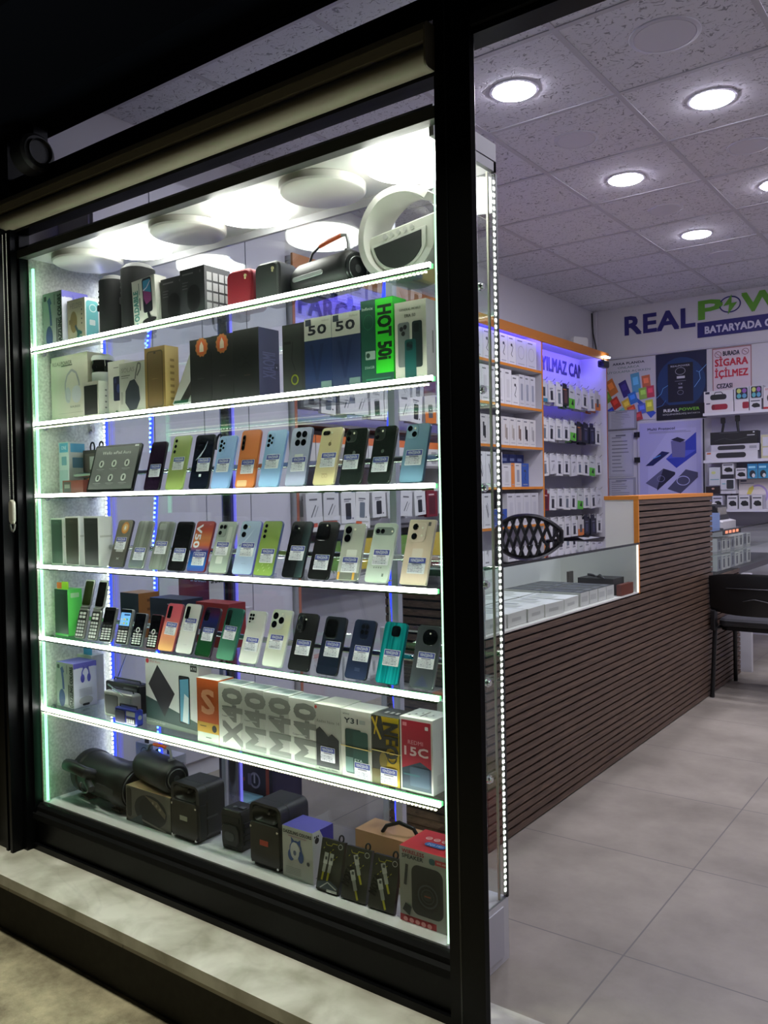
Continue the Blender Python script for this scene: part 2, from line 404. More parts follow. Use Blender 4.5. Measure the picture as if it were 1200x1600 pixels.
# front: dark lintel above the glass, wall to the right of the entrance, street
g = MB(); DW = M((7, 8, 12), 0.9, 0, 0.0)
g.box(-6, 4, 1.52, 1.62, 2.41, 3.6, DW); g.box(0.45, 4, 1.52, 1.64, -0.2, 2.45, DW); g.box(-6, -2.86, 1.5, 1.64, -0.2, 2.45, M((74, 66, 40), 0.8))
struct('wall_front', g)
struct('trim_3', MB().box(-6, 4, 1.44, 1.52, 2.405, 2.75, M((9, 11, 16), 0.9, 0, 0.0)).box(-6, 4, 1.445, 1.452, 2.75, 3.6, M((6, 7, 10), 0.9, 0, 0.0)))
g = MB().box(-6, 0.9, 1.4, 1.70, -0.032, 0.0005, MARBLE)
g.box(-1.005, -1.0, 1.399, 1.58, -0.031, 0.0009, M((120, 116, 104), 0.8))
struct('trim_4', g)
struct('wall_1', MB().box(-6, 4, 1.43, 1.5, -0.25, -0.03, M((52, 50, 46), 0.8, 0, 0.3, 0.3)))
g = MB(); g.box(-8, 6, -6, 1.43, -0.3, -0.212, M((40, 38, 34), 0.9))
random.seed(3)
yy = 1.222; rows = [(0.10, 0.34), (0.30, 0.45), (0.30, 0.6), (0.30, 0.45), (0.30, 0.5), (0.30, 0.5), (0.30, 0.5), (0.3, 0.5)]
g.box(-8, 6, 1.225, 1.43, -0.24, -0.203, PAVE)
for dp, wd in rows:
    xx = -5.5 + random.random()*0.3
    while xx < 3.5:
        g.box(xx, xx+wd-0.006, yy-dp+0.006, yy, -0.24, -0.2+random.uniform(-0.003, 0.002), PAVE); xx += wd
    yy -= dp
tag(g.build('pavement', smooth=False), kind='structure')

# ---------------------------------------------------------------- shop window frame: window_1
win = tag(bpy.data.objects.new('window_1', None), kind='structure'); COL.objects.link(win)
g = MB()
# kick panel and lower rail
g.box(-2.72, -0.995, 1.586, 1.60, 0.002, 0.115, BLACKALU); g.box(-2.72, -0.995, 1.572, 1.60, 0.0, 0.02, BLACKALU)
g.prism([(1.572, 0.105), (1.572, 0.125), (1.582, 0.132), (1.582, 0.146), (1.592, 0.157), (1.602, 0.157), (1.602, 0.105)], -2.72, -0.995, M((12, 13, 15), 0.7, 0, 0.15), 'x')
# top bar of the show pane, bar behind the blind, upper bar
g.box(-2.72, -1.0, 1.574, 1.604, 2.0245, 2.052, M((84, 86, 82), 0.45))  # light falling on the top bar is put into its lighter colour
g.box(-2.72, -0.995, 1.57, 1.62, 2.113, 2.150, BLACKALU); g.box(-2.80, -0.995, 1.57, 1.62, 2.235, 2.292, BLACKALU)
# left mullion with its stepped edge
g.box(-2.80, -2.705, 1.55, 1.62, 0.0, 2.42, BLACKALU); g.box(-2.705, -2.692, 1.575, 1.61, 0.12, 2.1, BLACKALU)
g.build('frame', win, smooth=False)
MB().box(-2.70, -1.0, 1.588, 1.594, 0.157, 2.026, PANE).build('pane', win, smooth=False)
MB().box(-2.70, -1.0, 1.59, 1.594, 2.053, 2.113, PANE).build('pane', win, smooth=False)
MB().box(-2.72, -1.0, 1.59, 1.594, 2.292, 2.41, PANE).build('pane', win, smooth=False)
# post between window and entrance, header above the entrance: door_1
door = tag(bpy.data.objects.new('door_1', None), kind='structure'); COL.objects.link(door)
g = MB()
g.prism([(-1.008, 1.572), (-1.008, 1.62), (-0.943, 1.62), (-0.937, 1.614), (-0.937, 1.600), (-0.943, 1.592), (-0.912, 1.580), (-0.908, 1.572), (-0.912, 1.56), (-1.002, 1.56)], 0.0, 2.45, BLACKALU, 'z')
g.box(-0.975, -0.971, 1.5594, 1.562, 0.0, 2.42, M((28, 30, 34), 0.25))
g.box(-0.94, 0.5, 1.57, 1.63, 2.17, 2.45, BLACKALU); g.box(-0.91, 0.5, 1.56, 1.575, 2.185, 2.21, DARKALU)
g.build('frame', door, smooth=False)
MB().box(-0.9375, -0.9345, 1.600, 1.618, 0.80, 1.0, M((96, 98, 102), 0.35, 0.8)).build('strike_plate', door, smooth=False)

# roller blind casing above the show pane
root = empty('roller_blind', (-1.86, 1.56, 2.15), 'rolled-up beige blind in its long casing above the show window', 'blind')
TAN = M((150, 142, 122), 0.6, 0, 0.4, 0.04)
def lx(a): return a+1.86
g = MB(); pr = []
for i in range(15):
    a = R(-120+240*i/14); pr.append((-0.006-0.028*math.cos(a), -0.005+0.028*math.sin(a)))
g.prism(pr, lx(-2.80), lx(-1.004), TAN, 'x'); g.build('rolled_cloth', root)
g = MB().box(lx(-2.80), lx(-1.004), -0.030, 0.008, 0.024, 0.058, M((150, 143, 124), 0.5)).box(lx(-2.80), lx(-1.004), -0.034, -0.028, 0.046, 0.060, M((92, 88, 78), 0.5)); g.build('head_rail', root, smooth=False)
g = MB().prism(rrect(-0.036, 0.008, -0.034, 0.064, 0.012), lx(-1.004), lx(-0.999), M((120, 114, 98), 0.5), 'x'); g.build('end_cap', root)

# shutter guide, bead chains and tensioner at the left edge
root = empty('shutter_guide', (-2.74, 1.52, 0), 'black upright shutter guide rail at the left edge beside the show window', 'guide rail')
g = MB().box(-0.14, 0.012, 0.0, 0.03, 0.001, 2.12, BLACKALU).box(0.0, 0.014, -0.012, 0.0, 0.001, 2.1, BLACKALU).box(-0.03, -0.018, -0.010, 0.0, 0.001, 2.1, BLACKALU)
g.build('rail', root, smooth=False)
root = empty('blind_chain', (-2.652, 1.500, 0), 'white bead chain loop of the blind hanging at the left edge', 'chain')
g = MB(); BEAD = M((190, 190, 180), 0.4)
for dx in (-0.011, 0.011):
    z = 1.22
    while z < 2.08:
        g.add([(dx+a*0.0022, b*0.0022, z+c*0.0022) for a, b, c in ((1, 0, 0), (-1, 0, 0), (0, 1, 0), (0, -1, 0), (0, 0, 1), (0, 0, -1))],
              [(0, 2, 4), (2, 1, 4), (1, 3, 4), (3, 0, 4), (2, 0, 5), (1, 2, 5), (3, 1, 5), (0, 3, 5)], BEAD); z += 0.0065
    g.tube([(dx, 0, 1.2), (dx, 0, 2.08)], 0.0008, BEAD, 5)
g.build('bead_chain', root, smooth=False)
g = MB(); g.rr(-0.014, 0.014, 1.125, 1.205, 0.014, -0.006, 0.006, M((206, 204, 190), 0.4), 'y', 0.003); g.build('tensioner', root)
g = MB(); g.tube([(0.014*math.cos(R(a)), 0, 1.125+0.024*math.sin(R(a))) for a in range(180, 361, 20)], 0.003, M((150, 150, 145), 0.4)); g.build('hook', root)
# dark round fitting under the lintel at the upper left
root = empty('security_siren', (-2.54, 1.535, 2.318), 'dark round fitting fixed high up at the left end of the blind', 'siren')
g = MB().lathe([(0.0, -0.03), (0.052, -0.03), (0.060, -0.02), (0.060, 0.04), (0.05, 0.05), (0, 0.05)], (0, 0, 0), M((24, 25, 27), 0.6), 'x'); g.build('housing', root)
g = MB().lathe([(0.0, 0.0), (0.034, 0.0), (0.04, 0.012), (0.04, 0.0), (0, 0.002)], (0.048, 0, 0), M((24, 26, 30), 0.4), 'x'); g.build('rim', root)
MB().box(-0.02, 0.02, 0.0, 0.05, 0.04, 0.10, DARKALU).build('bracket', root, smooth=False)

# ================================================================ ceiling downlights
LIT = [(-1.58, 3.05), (-1.58, 4.27), (-1.575, 5.48), (-0.975, 3.63), (-0.975, 4.86), (-0.375, 3.05), (-0.375, 4.27), (-0.375, 5.48), (0.225, 3.63), (0.225, 4.86)]
DARK = [(-0.97, 3.02), (-1.58, 3.65), (-1.575, 4.88), (-1.57, 6.07), (-0.975, 4.24)]
names_lit = ['lit round downlight nearest the black post', 'lit round downlight, second of the row near the left wall', 'lit round downlight farthest back in the row near the left wall',
             'lit round downlight on the right side of the ceiling', 'lit round downlight cut by the right edge of the photo',
             'lit downlight near the middle of the ceiling close to the entrance', 'lit downlight in the middle of the ceiling', 'lit downlight at the back of the middle of the ceiling', 'lit downlight over the right of the entrance', 'lit downlight far over on the right']
names_dark = ['large switched-off round downlight at the top of the photo', 'switched-off downlight between the two front lit ones of the left row', 'switched-off downlight, third of its kind back in the left row',
              'switched-off downlight closest to the back wall sign', 'switched-off downlight at the right edge of the photo']
for (px, py), nm, lit in [(p, n, True) for p, n in zip(LIT, names_lit)] + [(p, n, False) for p, n in zip(DARK, names_dark)]:
    k = 1.0 if not nm.startswith('large') else 1.25
    root = empty('ceiling_light', (px, py, 2.8), nm, 'ceiling light', 'round ceiling downlights')
    MB().lathe([(0.083*k, -0.003), (0.086*k, -0.006), (0.097*k, -0.004), (0.099*k, 0.0)], (0, 0, 0), M((196, 194, 206), 0.5), 'z', 40).build('trim_ring', root)
    if lit: MB().lathe([(0.0842*k, -0.004), (0.080*k, -0.009), (0.06*k, -0.012), (0, -0.013)], (0, 0, 0), E_CEIL, 'z', 36).build('diffuser', root)
    else: MB().cyl((0, 0, -0.0055), 0.084*k, 0.003, M((206, 204, 214), 0.6), 'z', 36).build('diffuser', root)

# ================================================================ the lit show case in the window
SZ = {1: 1.721, 2: 1.466, 3: 1.222, 4: 0.980, 5: 0.734, 6: 0.490, 7: 0.160}
XL, XR, YF, YB = -2.69, -1.036, 1.604, 1.895
case = empty('display_cabinet', (-1.863, 1.75, 0), 'tall glass show case with lit shelves filling the shop window', 'display cabinet')
def cx(a): return a+1.863
def cy(a): return a-1.75
g = MB().box(cx(XL), cx(XR), cy(YF), cy(YB), 0.0, 0.16, M((222, 222, 226), 0.4)); g.box(cx(XR), cx(XR)+0.003, cy(YF)+0.02, cy(YB)-0.03, 0.02, 0.145, M((206, 206, 214), 0.45)); g.build('plinth', case, smooth=False)
g = MB().box(cx(XL), cx(XR), cy(YF)+0.002, cy(YB), 2.031, 2.075, M((176, 176, 180), 0.5)); g.box(cx(XL), cx(XR), cy(YF)+0.002, cy(YB), 2.028, 2.0312, M((236, 236, 232), 0.4)); g.box(cx(XR)-0.012, cx(XR), cy(YF)+0.004, cy(YB), 2.005, 2.031, M((176, 176, 180), 0.5)); g.box(cx(XL), cx(XR), cy(YB)-0.012, cy(YB), 2.005, 2.031, M((176, 176, 180), 0.5)); g.build('top_box', case, smooth=False)
MB().box(cx(XL)-0.006, cx(XL)+0.004, cy(YF), cy(YB), 0.16, 2.028, SPECK).build('side_panel', case, smooth=False)
MB().box(cx(XR)-0.006, cx(XR), cy(YF), cy(YB)-0.014, 0.16, 2.005, PANE).build('side_pane', case, smooth=False)
MB().box(cx(XL), cx(-1.37), cy(1.885), cy(1.890), 0.16, 2.004, BACKPANE).build('back_pane', case, smooth=False)
MB().box(cx(-1.385), cx(XR), cy(1.880), cy(1.885), 0.16, 2.004, BACKPANE).build('back_pane', case, smooth=False)
g = MB().box(cx(-1.372), cx(-1.350), cy(1.872), cy(1.892), 0.16, 2.0, M((214, 214, 236), 0.4)); g.build('back_profile', case, smooth=False)
g = MB().box(cx(XR)-0.010, cx(XR)+0.001, cy(1.889), cy(1.897), 0.16, 2.0, BLACK); g.box(cx(XR)-0.012, cx(XR)-0.007, cy(1.862), cy(1.868), 0.16, 2.0, M((214, 214, 196), 0.4)); g.build('corner_profile', case, smooth=False)
def dots(mb, p0, p1, n, sx, sy, sz, m):
    for i in range(n):
        t = (i+0.5)/n; p = [a+(b-a)*t for a, b in zip(p0, p1)]
        mb.box(p[0]-sx, p[0]+sx, p[1]-sy, p[1]+sy, p[2]-sz, p[2]+sz, m)
g = MB().box(cx(XR)-0.0005, cx(XR)+0.0005, cy(1.872), cy(1.886), 0.17, 1.99, M((120, 124, 118), 0.5))
dots(g, (cx(XR)+0.001, cy(1.879), 0.175), (cx(XR)+0.001, cy(1.879), 1.985), 110, 0.0012, 0.0034, 0.0036, E_DOT); g.build('led_strip', case, smooth=False)
g = MB().box(cx(XL)+0.026, cx(XL)+0.030, cy(1.874), cy(1.884), 0.17, 1.99, M((70, 70, 160), 0.4))
dots(g, (cx(XL)+0.024, cy(1.872), 0.175), (cx(XL)+0.024, cy(1.872), 1.985), 110, 0.002, 0.002, 0.004, E_DOT)
g.box(cx(XL)+0.032, cx(XL)+0.036, cy(1.870), cy(1.880), 0.17, 1.99, E_BLUE); g.build('led_strip', case, smooth=False)
g = MB().box(cx(-2.672), cx(-2.664), cy(1.6055), cy(1.6115), 0.165, 1.99, E_GREEN); g.build('led_line', case, smooth=False)
g = MB().box(cx(-2.697), cx(-2.693), cy(1.6055), cy(1.612), 0.165, 1.99, M((16, 60, 36), 0.2)); dots(g, (cx(-2.6945), cy(1.605), 0.17), (cx(-2.6945), cy(1.605), 1.98), 120, 0.0012, 0.0012, 0.003, E_GREENDOT); g.build('led_line', case, smooth=False)  # dotted reflection beside the green line, put in as glowing dots
g = MB().box(cx(XR)-0.001, cx(XR)+0.002, cy(1.6055), cy(1.6085), 0.165, 1.99, EM('pale_led_line', (0.6, 1.0, 0.7), 1.4)); g.build('led_line', case, smooth=False)
# two blue light hoses hanging down behind the back panes
for (bx, ln) in ((-1.395, 'blue light hose hanging at the right back of the show case'), (-2.44, 'blue light hose hanging at the left back of the show case')):
    root = empty('light_hose', (bx, 1.912, 0.2), ln, 'light hose', 'blue light hoses')
    pth = [(0.008*math.sin(i*0.9+bx*7)+0.006*math.sin(i*0.37), 0.004*math.cos(i*0.7), i*0.05) for i in range(36)]
    MB().tube(pth, 0.0062, E_BLUE, 8).build('hose', root)
    g = MB()
    for i in range(0, 35):
        for t in (0, 0.33, 0.66):
            a, b = Vector(pth[i]), Vector(pth[i+1]); p = a+(b-a)*t
            if bx < -2: g.box(p.x-0.004, p.x+0.004, p.y-0.0075, p.y-0.005, p.z-0.0035, p.z+0.0035, E_BLUEDOT)
    if bx < -2: g.build('led_chips', root, smooth=False)
# shelves with their lit front profile
ords = {1: 'topmost glass shelf, under the loudspeakers', 2: 'second glass shelf from the top, under the tall phone cartons', 3: 'third glass shelf from the top, carrying the tablet and upper phone row',
        4: 'fourth glass shelf from the top, carrying the middle phone row', 5: 'fifth glass shelf from the top, carrying the lowest phone row and keypad phones', 6: 'lowest glass shelf, carrying the white phone cartons'}
for k in range(1, 7):
    z = SZ[k]; root = empty('glass_shelf', (-1.863, 1.75, z), ords[k], 'shelf', 'lit glass shelves of the show case')
    MB().box(cx(XL)+0.012, cx(XR)-0.012, cy(1.616), cy(1.868), -0.008, -0.0005, SHELFGLASS).build('glass_panel', root, smooth=False)
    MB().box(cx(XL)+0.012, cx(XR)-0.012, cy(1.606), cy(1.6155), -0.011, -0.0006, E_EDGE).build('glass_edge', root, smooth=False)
    MB().box(cx(XL)+0.012, cx(XR)-0.012, cy(1.599), cy(1.6055), -0.0105, 0.0006, E_SHELF).build('led_profile', root, smooth=False)
    g = MB().box(cx(XL)+0.012, cx(XR)-0.012, cy(1.5985), cy(1.6005), -0.0150, -0.0106, M((60, 84, 48), 0.4)); g.build('lower_lip', root, smooth=False)
    if k <= 2 or k == 6:
        g = MB(); dots(g, (cx(XL)+0.02, cy(1.603), -0.0190), (cx(XR)-0.02, cy(1.603), -0.0190), 150, 0.0026, 0.003, 0.0022, EM('warm_reflection_dot', (1.0, 0.98, 0.72), 2.2)); g.build('led_strip', root, smooth=False)  # reflection of the LEDs in the glass, built as small glowing dots
    for bx in (XL+0.012, XR-0.012):
        for by in (1.645, 1.83):
            g = MB().cyl((cx(bx)-0.008, cy(by), -0.012), 0.007, 0.016, CHROME, 'x', 12).cyl((cx(bx)-0.003, cy(by), -0.012), 0.011, 0.005, CHROME, 'x', 14); g.build('shelf_clip', root)
# chrome rails that the phones lean on
for k, nm in ((3, 'chrome rail behind the upper phone row'), (4, 'chrome rail behind the middle phone row'), (5, 'chrome rail behind the lowest phone row')):
    root = empty('phone_rail', (-1.85, 1.690, SZ[k]), nm, 'rail', 'chrome phone rails')
    MB().tube([(-0.755, 0.05, 0.062), (-0.74, 0.01, 0.062), (-0.72, 0.0, 0.062), (0.79, 0.0, 0.062), (0.80, 0.01, 0.062), (0.806, 0.05, 0.062)], 0.0085, CHROME, 12).build('tube', root)
    for bx in (-0.6, -0.2, 0.2, 0.6):
        MB().cyl((bx, 0, 0.001), 0.005, 0.056, CHROME, 'z', 10).cyl((bx, 0, 0.001), 0.012, 0.004, CHROME, 'z', 14).build('post', root)
# round lamps in the top of the case
for i, (lx_, lit) in enumerate(((-2.525, 0), (-2.265, 1), (-2.01, 0), (-1.74, 1), (-1.468, 0), (-1.185, 1))):
    nm = ['unlit round lamp in the far left of the case top', 'lit round lamp above the tall black speakers', 'unlit round lamp left of the middle in the case top', 'lit round lamp in the middle of the case top', 'unlit round lamp above the strapped boombox', 'lit round lamp above the ring speaker'][i]
    root = empty('case_lamp', (lx_, 1.727, 2.028), nm, 'lamp', 'round lamps under the case top')
    MB().lathe([(0.0, -0.001), (0.117, -0.001), (0.117, -0.018), (0.113, -0.023)], (0, 0, 0), M((224, 222, 216), 0.4) if not lit else EM('lit_lamp_rim', (1.0, 1.0, 0.94), CASE_LAMP*0.6), 'z', 44).build('housing', root)
    MB().lathe([(0.113, -0.023), (0.108, -0.026), (0.0, -0.027)], (0, 0, 0), E_CASE if lit else M((242, 240, 232), 0.35), 'z', 44).build('cover', root)
# chrome post behind the case with a black cable hanger
root = empty('chrome_post', (-2.12, 1.97, 0), 'dark chrome upright post standing just behind the show case', 'post')
MB().cyl((0, 0, 0), 0.024, 2.0, M((120, 120, 130), 0.12, 1.0), 'z', 20).build('tube', root)
MB().cyl((0, 0, 0), 0.06, 0.012, CHROME, 'z', 24).build('base', root)
MB().tube([(0.03, 0.0, 0), (0.03, 0, 2.0)], 0.005, EM('dim_violet_glow', (0.22, 0.2, 1.0), 0.8), 6).build('led_strip', root)  # violet glow on the post's right side, put in as a glowing tube
for z in (1.62, 1.36, 0.62):
    MB().tube([(0.022*math.cos(R(a))-0.006, -0.026, z+0.05*math.sin(R(a))) for a in range(0, 181, 15)], 0.004, BLACK, 6).build('cable_hook', root)
# ================================================================ phones on the three phone shelves
def sticker_mesh():
    mb = MB(); BL = M((70, 78, 158), 0.5); WH = M((236, 236, 240), 0.5); GL = M((150, 150, 165), 0.6); DK = M((96, 96, 120), 0.6)
    w, h = 0.050, 0.040
    mb.rr(-w/2, w/2, -h/2, h/2, 0.0015, -0.0004, 0.0, WH)
    c = [('r', 0.02, 0.64, 0.98, 0.97, BL), ('t', 'YENİŞEHİR', 0.5, 0.81, 0.17, (240, 240, 245), 0, 0.78), ('r', 0.22, 0.55, 0.78, 0.60, DK)]
    random.seed(11)
    for r in range(5):
        x = 0.06
        while x < 0.9:
            l = random.uniform(0.05, 0.16); c.append(('r', x, 0.08+r*0.09, min(0.94, x+l), 0.12+r*0.09, GL if random.random() < 0.7 else DK)); x += l+0.025
    mb.plane_print((-w/2, -0.0004, -h/2), (1, 0, 0), (0, 0, 1), w, h, c, 0.0001)
    o = mb.build('price_sticker', smooth=False); me = o.data; bpy.data.objects.remove(o); return me
STICKER = sticker_mesh()
def put_sticker(root, x, z, y=-0.0006, s=1.0, rot=0.0):
    o = bpy.data.objects.new('price_sticker', STICKER); COL.objects.link(o); o.parent = root
    o.location = (x, y, z); o.scale = (s, 1, s); o.rotation_euler = (0, rot, 0)
    return o
def lens(parent, x, z, y, r, ring=(60, 60, 64), out=0.0012):
    mb = MB(); mb.cyl((x, y-out, z), r, out, M(ring, 0.25, 0.8), 'y', 22); mb.cyl((x, y-out-0.0002, z), r*0.78, 0.0003, LENSG, 'y', 20)
    mb.cyl((x, y-out-0.0004, z), r*0.34, 0.0003, M((24, 28, 44), 0.05, 0, 0.9), 'y', 14)
    return mb.build('camera_lens', parent)
PH = 0
def phone(row, x, w, h, lean, yaw, back, side, label, islands=(), lenses=(), flash=(), sticker=(0.5, 0.42), prints=(), cover=None, srot=0.0, r=0.010):
    """islands: (cx, top, w, h, r, material); lenses: (cx, cz, r, ring) - all in mm from the upper left corner"""
    root = empty('smartphone', (x, 1.632, SZ[row]+0.0008+0.0095*math.sin(R(lean))), label, 'smartphone', 'phones leaning on the chrome rails', (-R(lean), 0, R(yaw)))
    mb = MB(); mb.rr(0, w, 0, h, r, 0.0, 0.0082, back, 'y', 0.0011, side, 6)
    if prints: mb.plane_print((0, 0, 0), (1, 0, 0), (0, 0, 1), w, h, prints, 0.0001)
    body = mb.build('body', root)
    mb = MB(); mb.box(w-0.0002, w+0.0006, 0.003, 0.0052, h*0.62, h*0.70, side); mb.box(w-0.0002, w+0.0006, 0.003, 0.0052, h*0.74, h*0.84, side); mb.build('side_buttons', root, smooth=False)
    isl = None; q = 1.13
    islands = [tuple(v*q if isinstance(v, (int, float)) else v for v in i_) for i_ in islands]; lenses = [(a*q, b*q, c_*q, d_) for a, b, c_, d_ in lenses]; flash = [tuple(v*q for v in f_) for f_ in flash]
    for (cx_, tz, iw, ih, ir, im) in islands:
        mb = MB(); mb.rr((cx_-iw/2)/1000, (cx_+iw/2)/1000, h-(tz+ih)/1000, h-tz/1000, ir/1000, -0.0016, 0.0, im, 'y', 0.0006); isl = mb.build('camera_island', root)
    for (lx_, lz, lr, ring) in lenses: lens(isl or root, lx_/1000, h-lz/1000, -0.0016 if isl else 0.0, lr/1000, ring)
    for (fx, fz, fr) in flash: MB().cyl((fx/1000, -0.0022, h-fz/1000), fr/1000, 0.0024, M((240, 236, 214), 0.3), 'y', 12).build('flash', isl or root)
    if cover:
        mb = MB(); cm = cover; mb.rr(-0.0012, w+0.0012, -0.0002, h+0.0012, r+0.001, 0.0005, 0.0092, cm, 'y', 0.001, cm, 6); mb.build('clear_case', root)
    if sticker: put_sticker(root, w*sticker[0], h*sticker[1], s=min(1.0, w/0.072)*1.0, rot=srot)
    return root
def A3(x=13, z0=14, dz=15, r=4.6, ring=(70, 72, 70)): return [(x, z0+dz*i, r, ring) for i in range(3)]
SIL = M((176, 178, 176), 0.3, 0.6)
GRN = M((136, 150, 86), 0.35); LBL = M((140, 172, 220), 0.35); ORG = M((204, 116, 66), 0.45)
WRAP = streak_mat('plastic_wrapped_silver', (122, 126, 120), (176, 180, 172), 0.25, 40)
STRIPES = streak_mat('iridescent_dark_stripes', (16, 14, 20), (52, 30, 60), 0.2, 260)
# upper phone row
phone(3, -2.136, .073, .155, 15, .2, STRIPES, BLACK, 'narrow black phone with purple-green stripes on its back, beside the tablet', sticker=(0.55, 0.40))
phone(3, -2.034, .078, .168, 15.2, -.8, GRN, M((150, 168, 96), 0.3), 'olive green phone on the upper phone row', lenses=A3(), sticker=(0.55, 0.48))
phone(3, -1.928, .078, .165, 14.4, 3.4, M((20, 24, 38), 0.2), BLACK, 'navy black phone with a light curved streak beside the olive green one, upper row', islands=[(22, 8, 30, 34, 8, M((14, 16, 24), 0.15))], lenses=[(15, 17, 5.5, (60, 64, 80)), (29, 17, 5.5, (60, 64, 80)), (15, 33, 5.0, (60, 64, 80))],
      prints=[('p', [(0.16, 0.52), (0.30, 0.60), (0.52, 0.72), (0.66, 0.88), (0.58, 0.74), (0.40, 0.60)], (196, 204, 216)), ('r', 0.46, 0.22, 0.58, 0.27, (226, 226, 230))], sticker=(0.62, 0.44))
LB_IS = M((150, 184, 224), 0.3)
phone(3, -1.833, .074, .157, 16.4, -.4, LBL, LBL, 'light blue phone left of the orange one on the upper row', islands=[(17, 7, 24, 40, 9, LB_IS)], lenses=[(13, 15, 4.6, (50, 54, 66)), (13, 27, 4.6, (50, 54, 66)), (13, 39, 4.6, (50, 54, 66)), (23, 21, 3.4, (50, 54, 66)), (23, 33, 3.4, (50, 54, 66))], sticker=(0.5, 0.43))
phone(3, -1.733, .076, .165, 12.8, -.7, ORG, M((184, 96, 44), 0.4), 'orange phone on the upper row', islands=[(12, 12, 11, 40, 5.5, M((40, 26, 20), 0.3))], lenses=[(12, 19, 4.2, (20, 18, 18)), (12, 32, 4.2, (20, 18, 18)), (12, 45, 4.2, (20, 18, 18))], sticker=(0.55, 0.36), prints=[('rr', 0.10, 0.02, 0.62, 0.13, 0.004, (222, 178, 134))])
phone(3, -1.642, .076, .162, 16.4, -.8, M((146, 180, 220), 0.35), LBL, 'light blue phone right of the orange one on the upper row', islands=[(17, 7, 24, 40, 9, LB_IS)], lenses=[(13, 15, 4.6, (50, 54, 66)), (13, 27, 4.6, (50, 54, 66)), (13, 39, 4.6, (50, 54, 66)), (23, 21, 3.4, (50, 54, 66)), (23, 33, 3.4, (50, 54, 66))], sticker=(0.52, 0.44), prints=[('l', [(0.30, 0.57), (0.60, 0.57)], 0.0012, (214, 228, 240))])
phone(3, -1.543, .074, .161, 13.8, -1.4, M((164, 168, 196), 0.35), M((92, 96, 120), 0.3), 'lavender phone with four big lenses in a square camera on the upper row', islands=[(34, 8, 42, 40, 15, M((176, 180, 206), 0.25))], lenses=[(25, 18, 8.0, (40, 42, 50)), (44, 18, 8.0, (40, 42, 50)), (25, 38, 8.0, (40, 42, 50)), (44, 38, 8.0, (40, 42, 50))], sticker=(0.55, 0.37),
      prints=[('rr', 0.30, 0.475, 0.72, 0.54, 0.002, (208, 214, 208))])
phone(3, -1.445, .073, .157, 17.3, -1.4, M((206, 190, 148), 0.3), M((214, 200, 164), 0.25, 0.5), 'gold phone with two small lenses in a pill on the upper row', islands=[(17, 8, 22, 11, 5.5, M((30, 28, 26), 0.2))], lenses=[(12, 13.5, 4.0, (60, 54, 40)), (22, 13.5, 4.0, (60, 54, 40))], flash=[(33, 13.5, 2.2)], sticker=(0.56, 0.43),
      prints=[('e', 0.5, 0.71, 0.075, 0.036, (110, 92, 60)), ('e', 0.575, 0.725, 0.026, 0.014, (206, 190, 148)), ('p', [(0.5, 0.755), (0.55, 0.785), (0.53, 0.755)], (110, 92, 60)), ('l', [(0.36, 0.19), (0.62, 0.19)], 0.0012, (150, 132, 96)), ('o', 0.46, 0.155, 0.06, 0.03, 0.0008, (150, 132, 96)), ('o', 0.60, 0.155, 0.06, 0.03, 0.0008, (150, 132, 96))])
DGR = M((32, 38, 36), 0.12, 0, 0.6); DIS = M((44, 52, 48), 0.2)
for xx, yw, wv, nm, st in ((-1.356, .4, .069, 'dark green-black phone beside the gold one on the upper row', (0.42, 0.40)), (-1.266, -1.8, .069, 'dark green-black phone beside the steel blue one on the upper row', (0.48, 0.33))):
    phone(3, xx, wv, .148, 16, yw, DGR, M((90, 92, 90), 0.25, 0.7), nm, islands=[(17, 4, 28, 29, 8, DIS)], lenses=[(11, 11, 5.6, (90, 96, 96)), (11, 25, 5.6, (90, 96, 96))], flash=[(24, 12, 2.4)], sticker=st, prints=[('e', 0.5, 0.56, 0.07, 0.033, (70, 78, 76))])
phone(3, -1.17, .069, .148, 16.6, -1.1, M((112, 146, 172), 0.3), M((70, 92, 112), 0.3, 0.6), 'steel blue phone at the right end of the upper row', islands=[(18, 4, 28, 29, 8, M((140, 170, 192), 0.25))], lenses=[(11, 11, 6.2, (40, 54, 66)), (24, 24, 6.2, (40, 54, 66))], flash=[(24, 11, 2.4)], sticker=(0.5, 0.42), prints=[('e', 0.5, 0.53, 0.07, 0.033, (104, 136, 160))])
# middle row
BRZ = fade_mat('bronze_fade', [(0.0, (84, 82, 80)), (0.5, (112, 108, 100)), (1.0, (138, 132, 116))], 2, 0.3, 0.157, 0.2)
phone(4, -2.325, .074, .157, 18.4, 1.4, BRZ, M((60, 58, 56), 0.3), 'grey-bronze phone with an orange seal on its back, left end of the middle row', sticker=(0.5, 0.50), prints=[('e', 0.56, 0.83, 0.25, 0.125, (216, 140, 62)), ('e', 0.56, 0.83, 0.17, 0.085, (232, 190, 120)), ('p', [(0.50, 0.79), (0.62, 0.79), (0.62, 0.84), (0.56, 0.88), (0.50, 0.84)], (240, 236, 226)), ('rr', 0.30, 0.32, 0.78, 0.40, 0.002, (176, 176, 172)), ('l', [(0.45, 0.16), (0.62, 0.20)], 0.002, (190, 190, 190)), ('l', [(0.45, 0.20), (0.62, 0.16)], 0.002, (190, 190, 190))])
phone(4, -2.224, .074, .155, 19.3, 1.4, WRAP, SIL, 'silver phone wrapped in crinkled plastic, second from the left end of the middle row', sticker=(0.55, 0.30), prints=[('r', 0.10, 0.03, 0.9, 0.17, (92, 100, 104))])
phone(4, -2.122, .073, .153, 19, 2.5, WRAP, M((150, 156, 150), 0.3), 'silver-grey wrapped phone left of the black one in the middle row', sticker=(0.5, 0.45), prints=[('rr', 0.18, 0.55, 0.62, 0.62, 0.002, (120, 126, 120)), ('rr', 0.12, 0.82, 0.55, 0.95, 0.006, (150, 154, 148))])
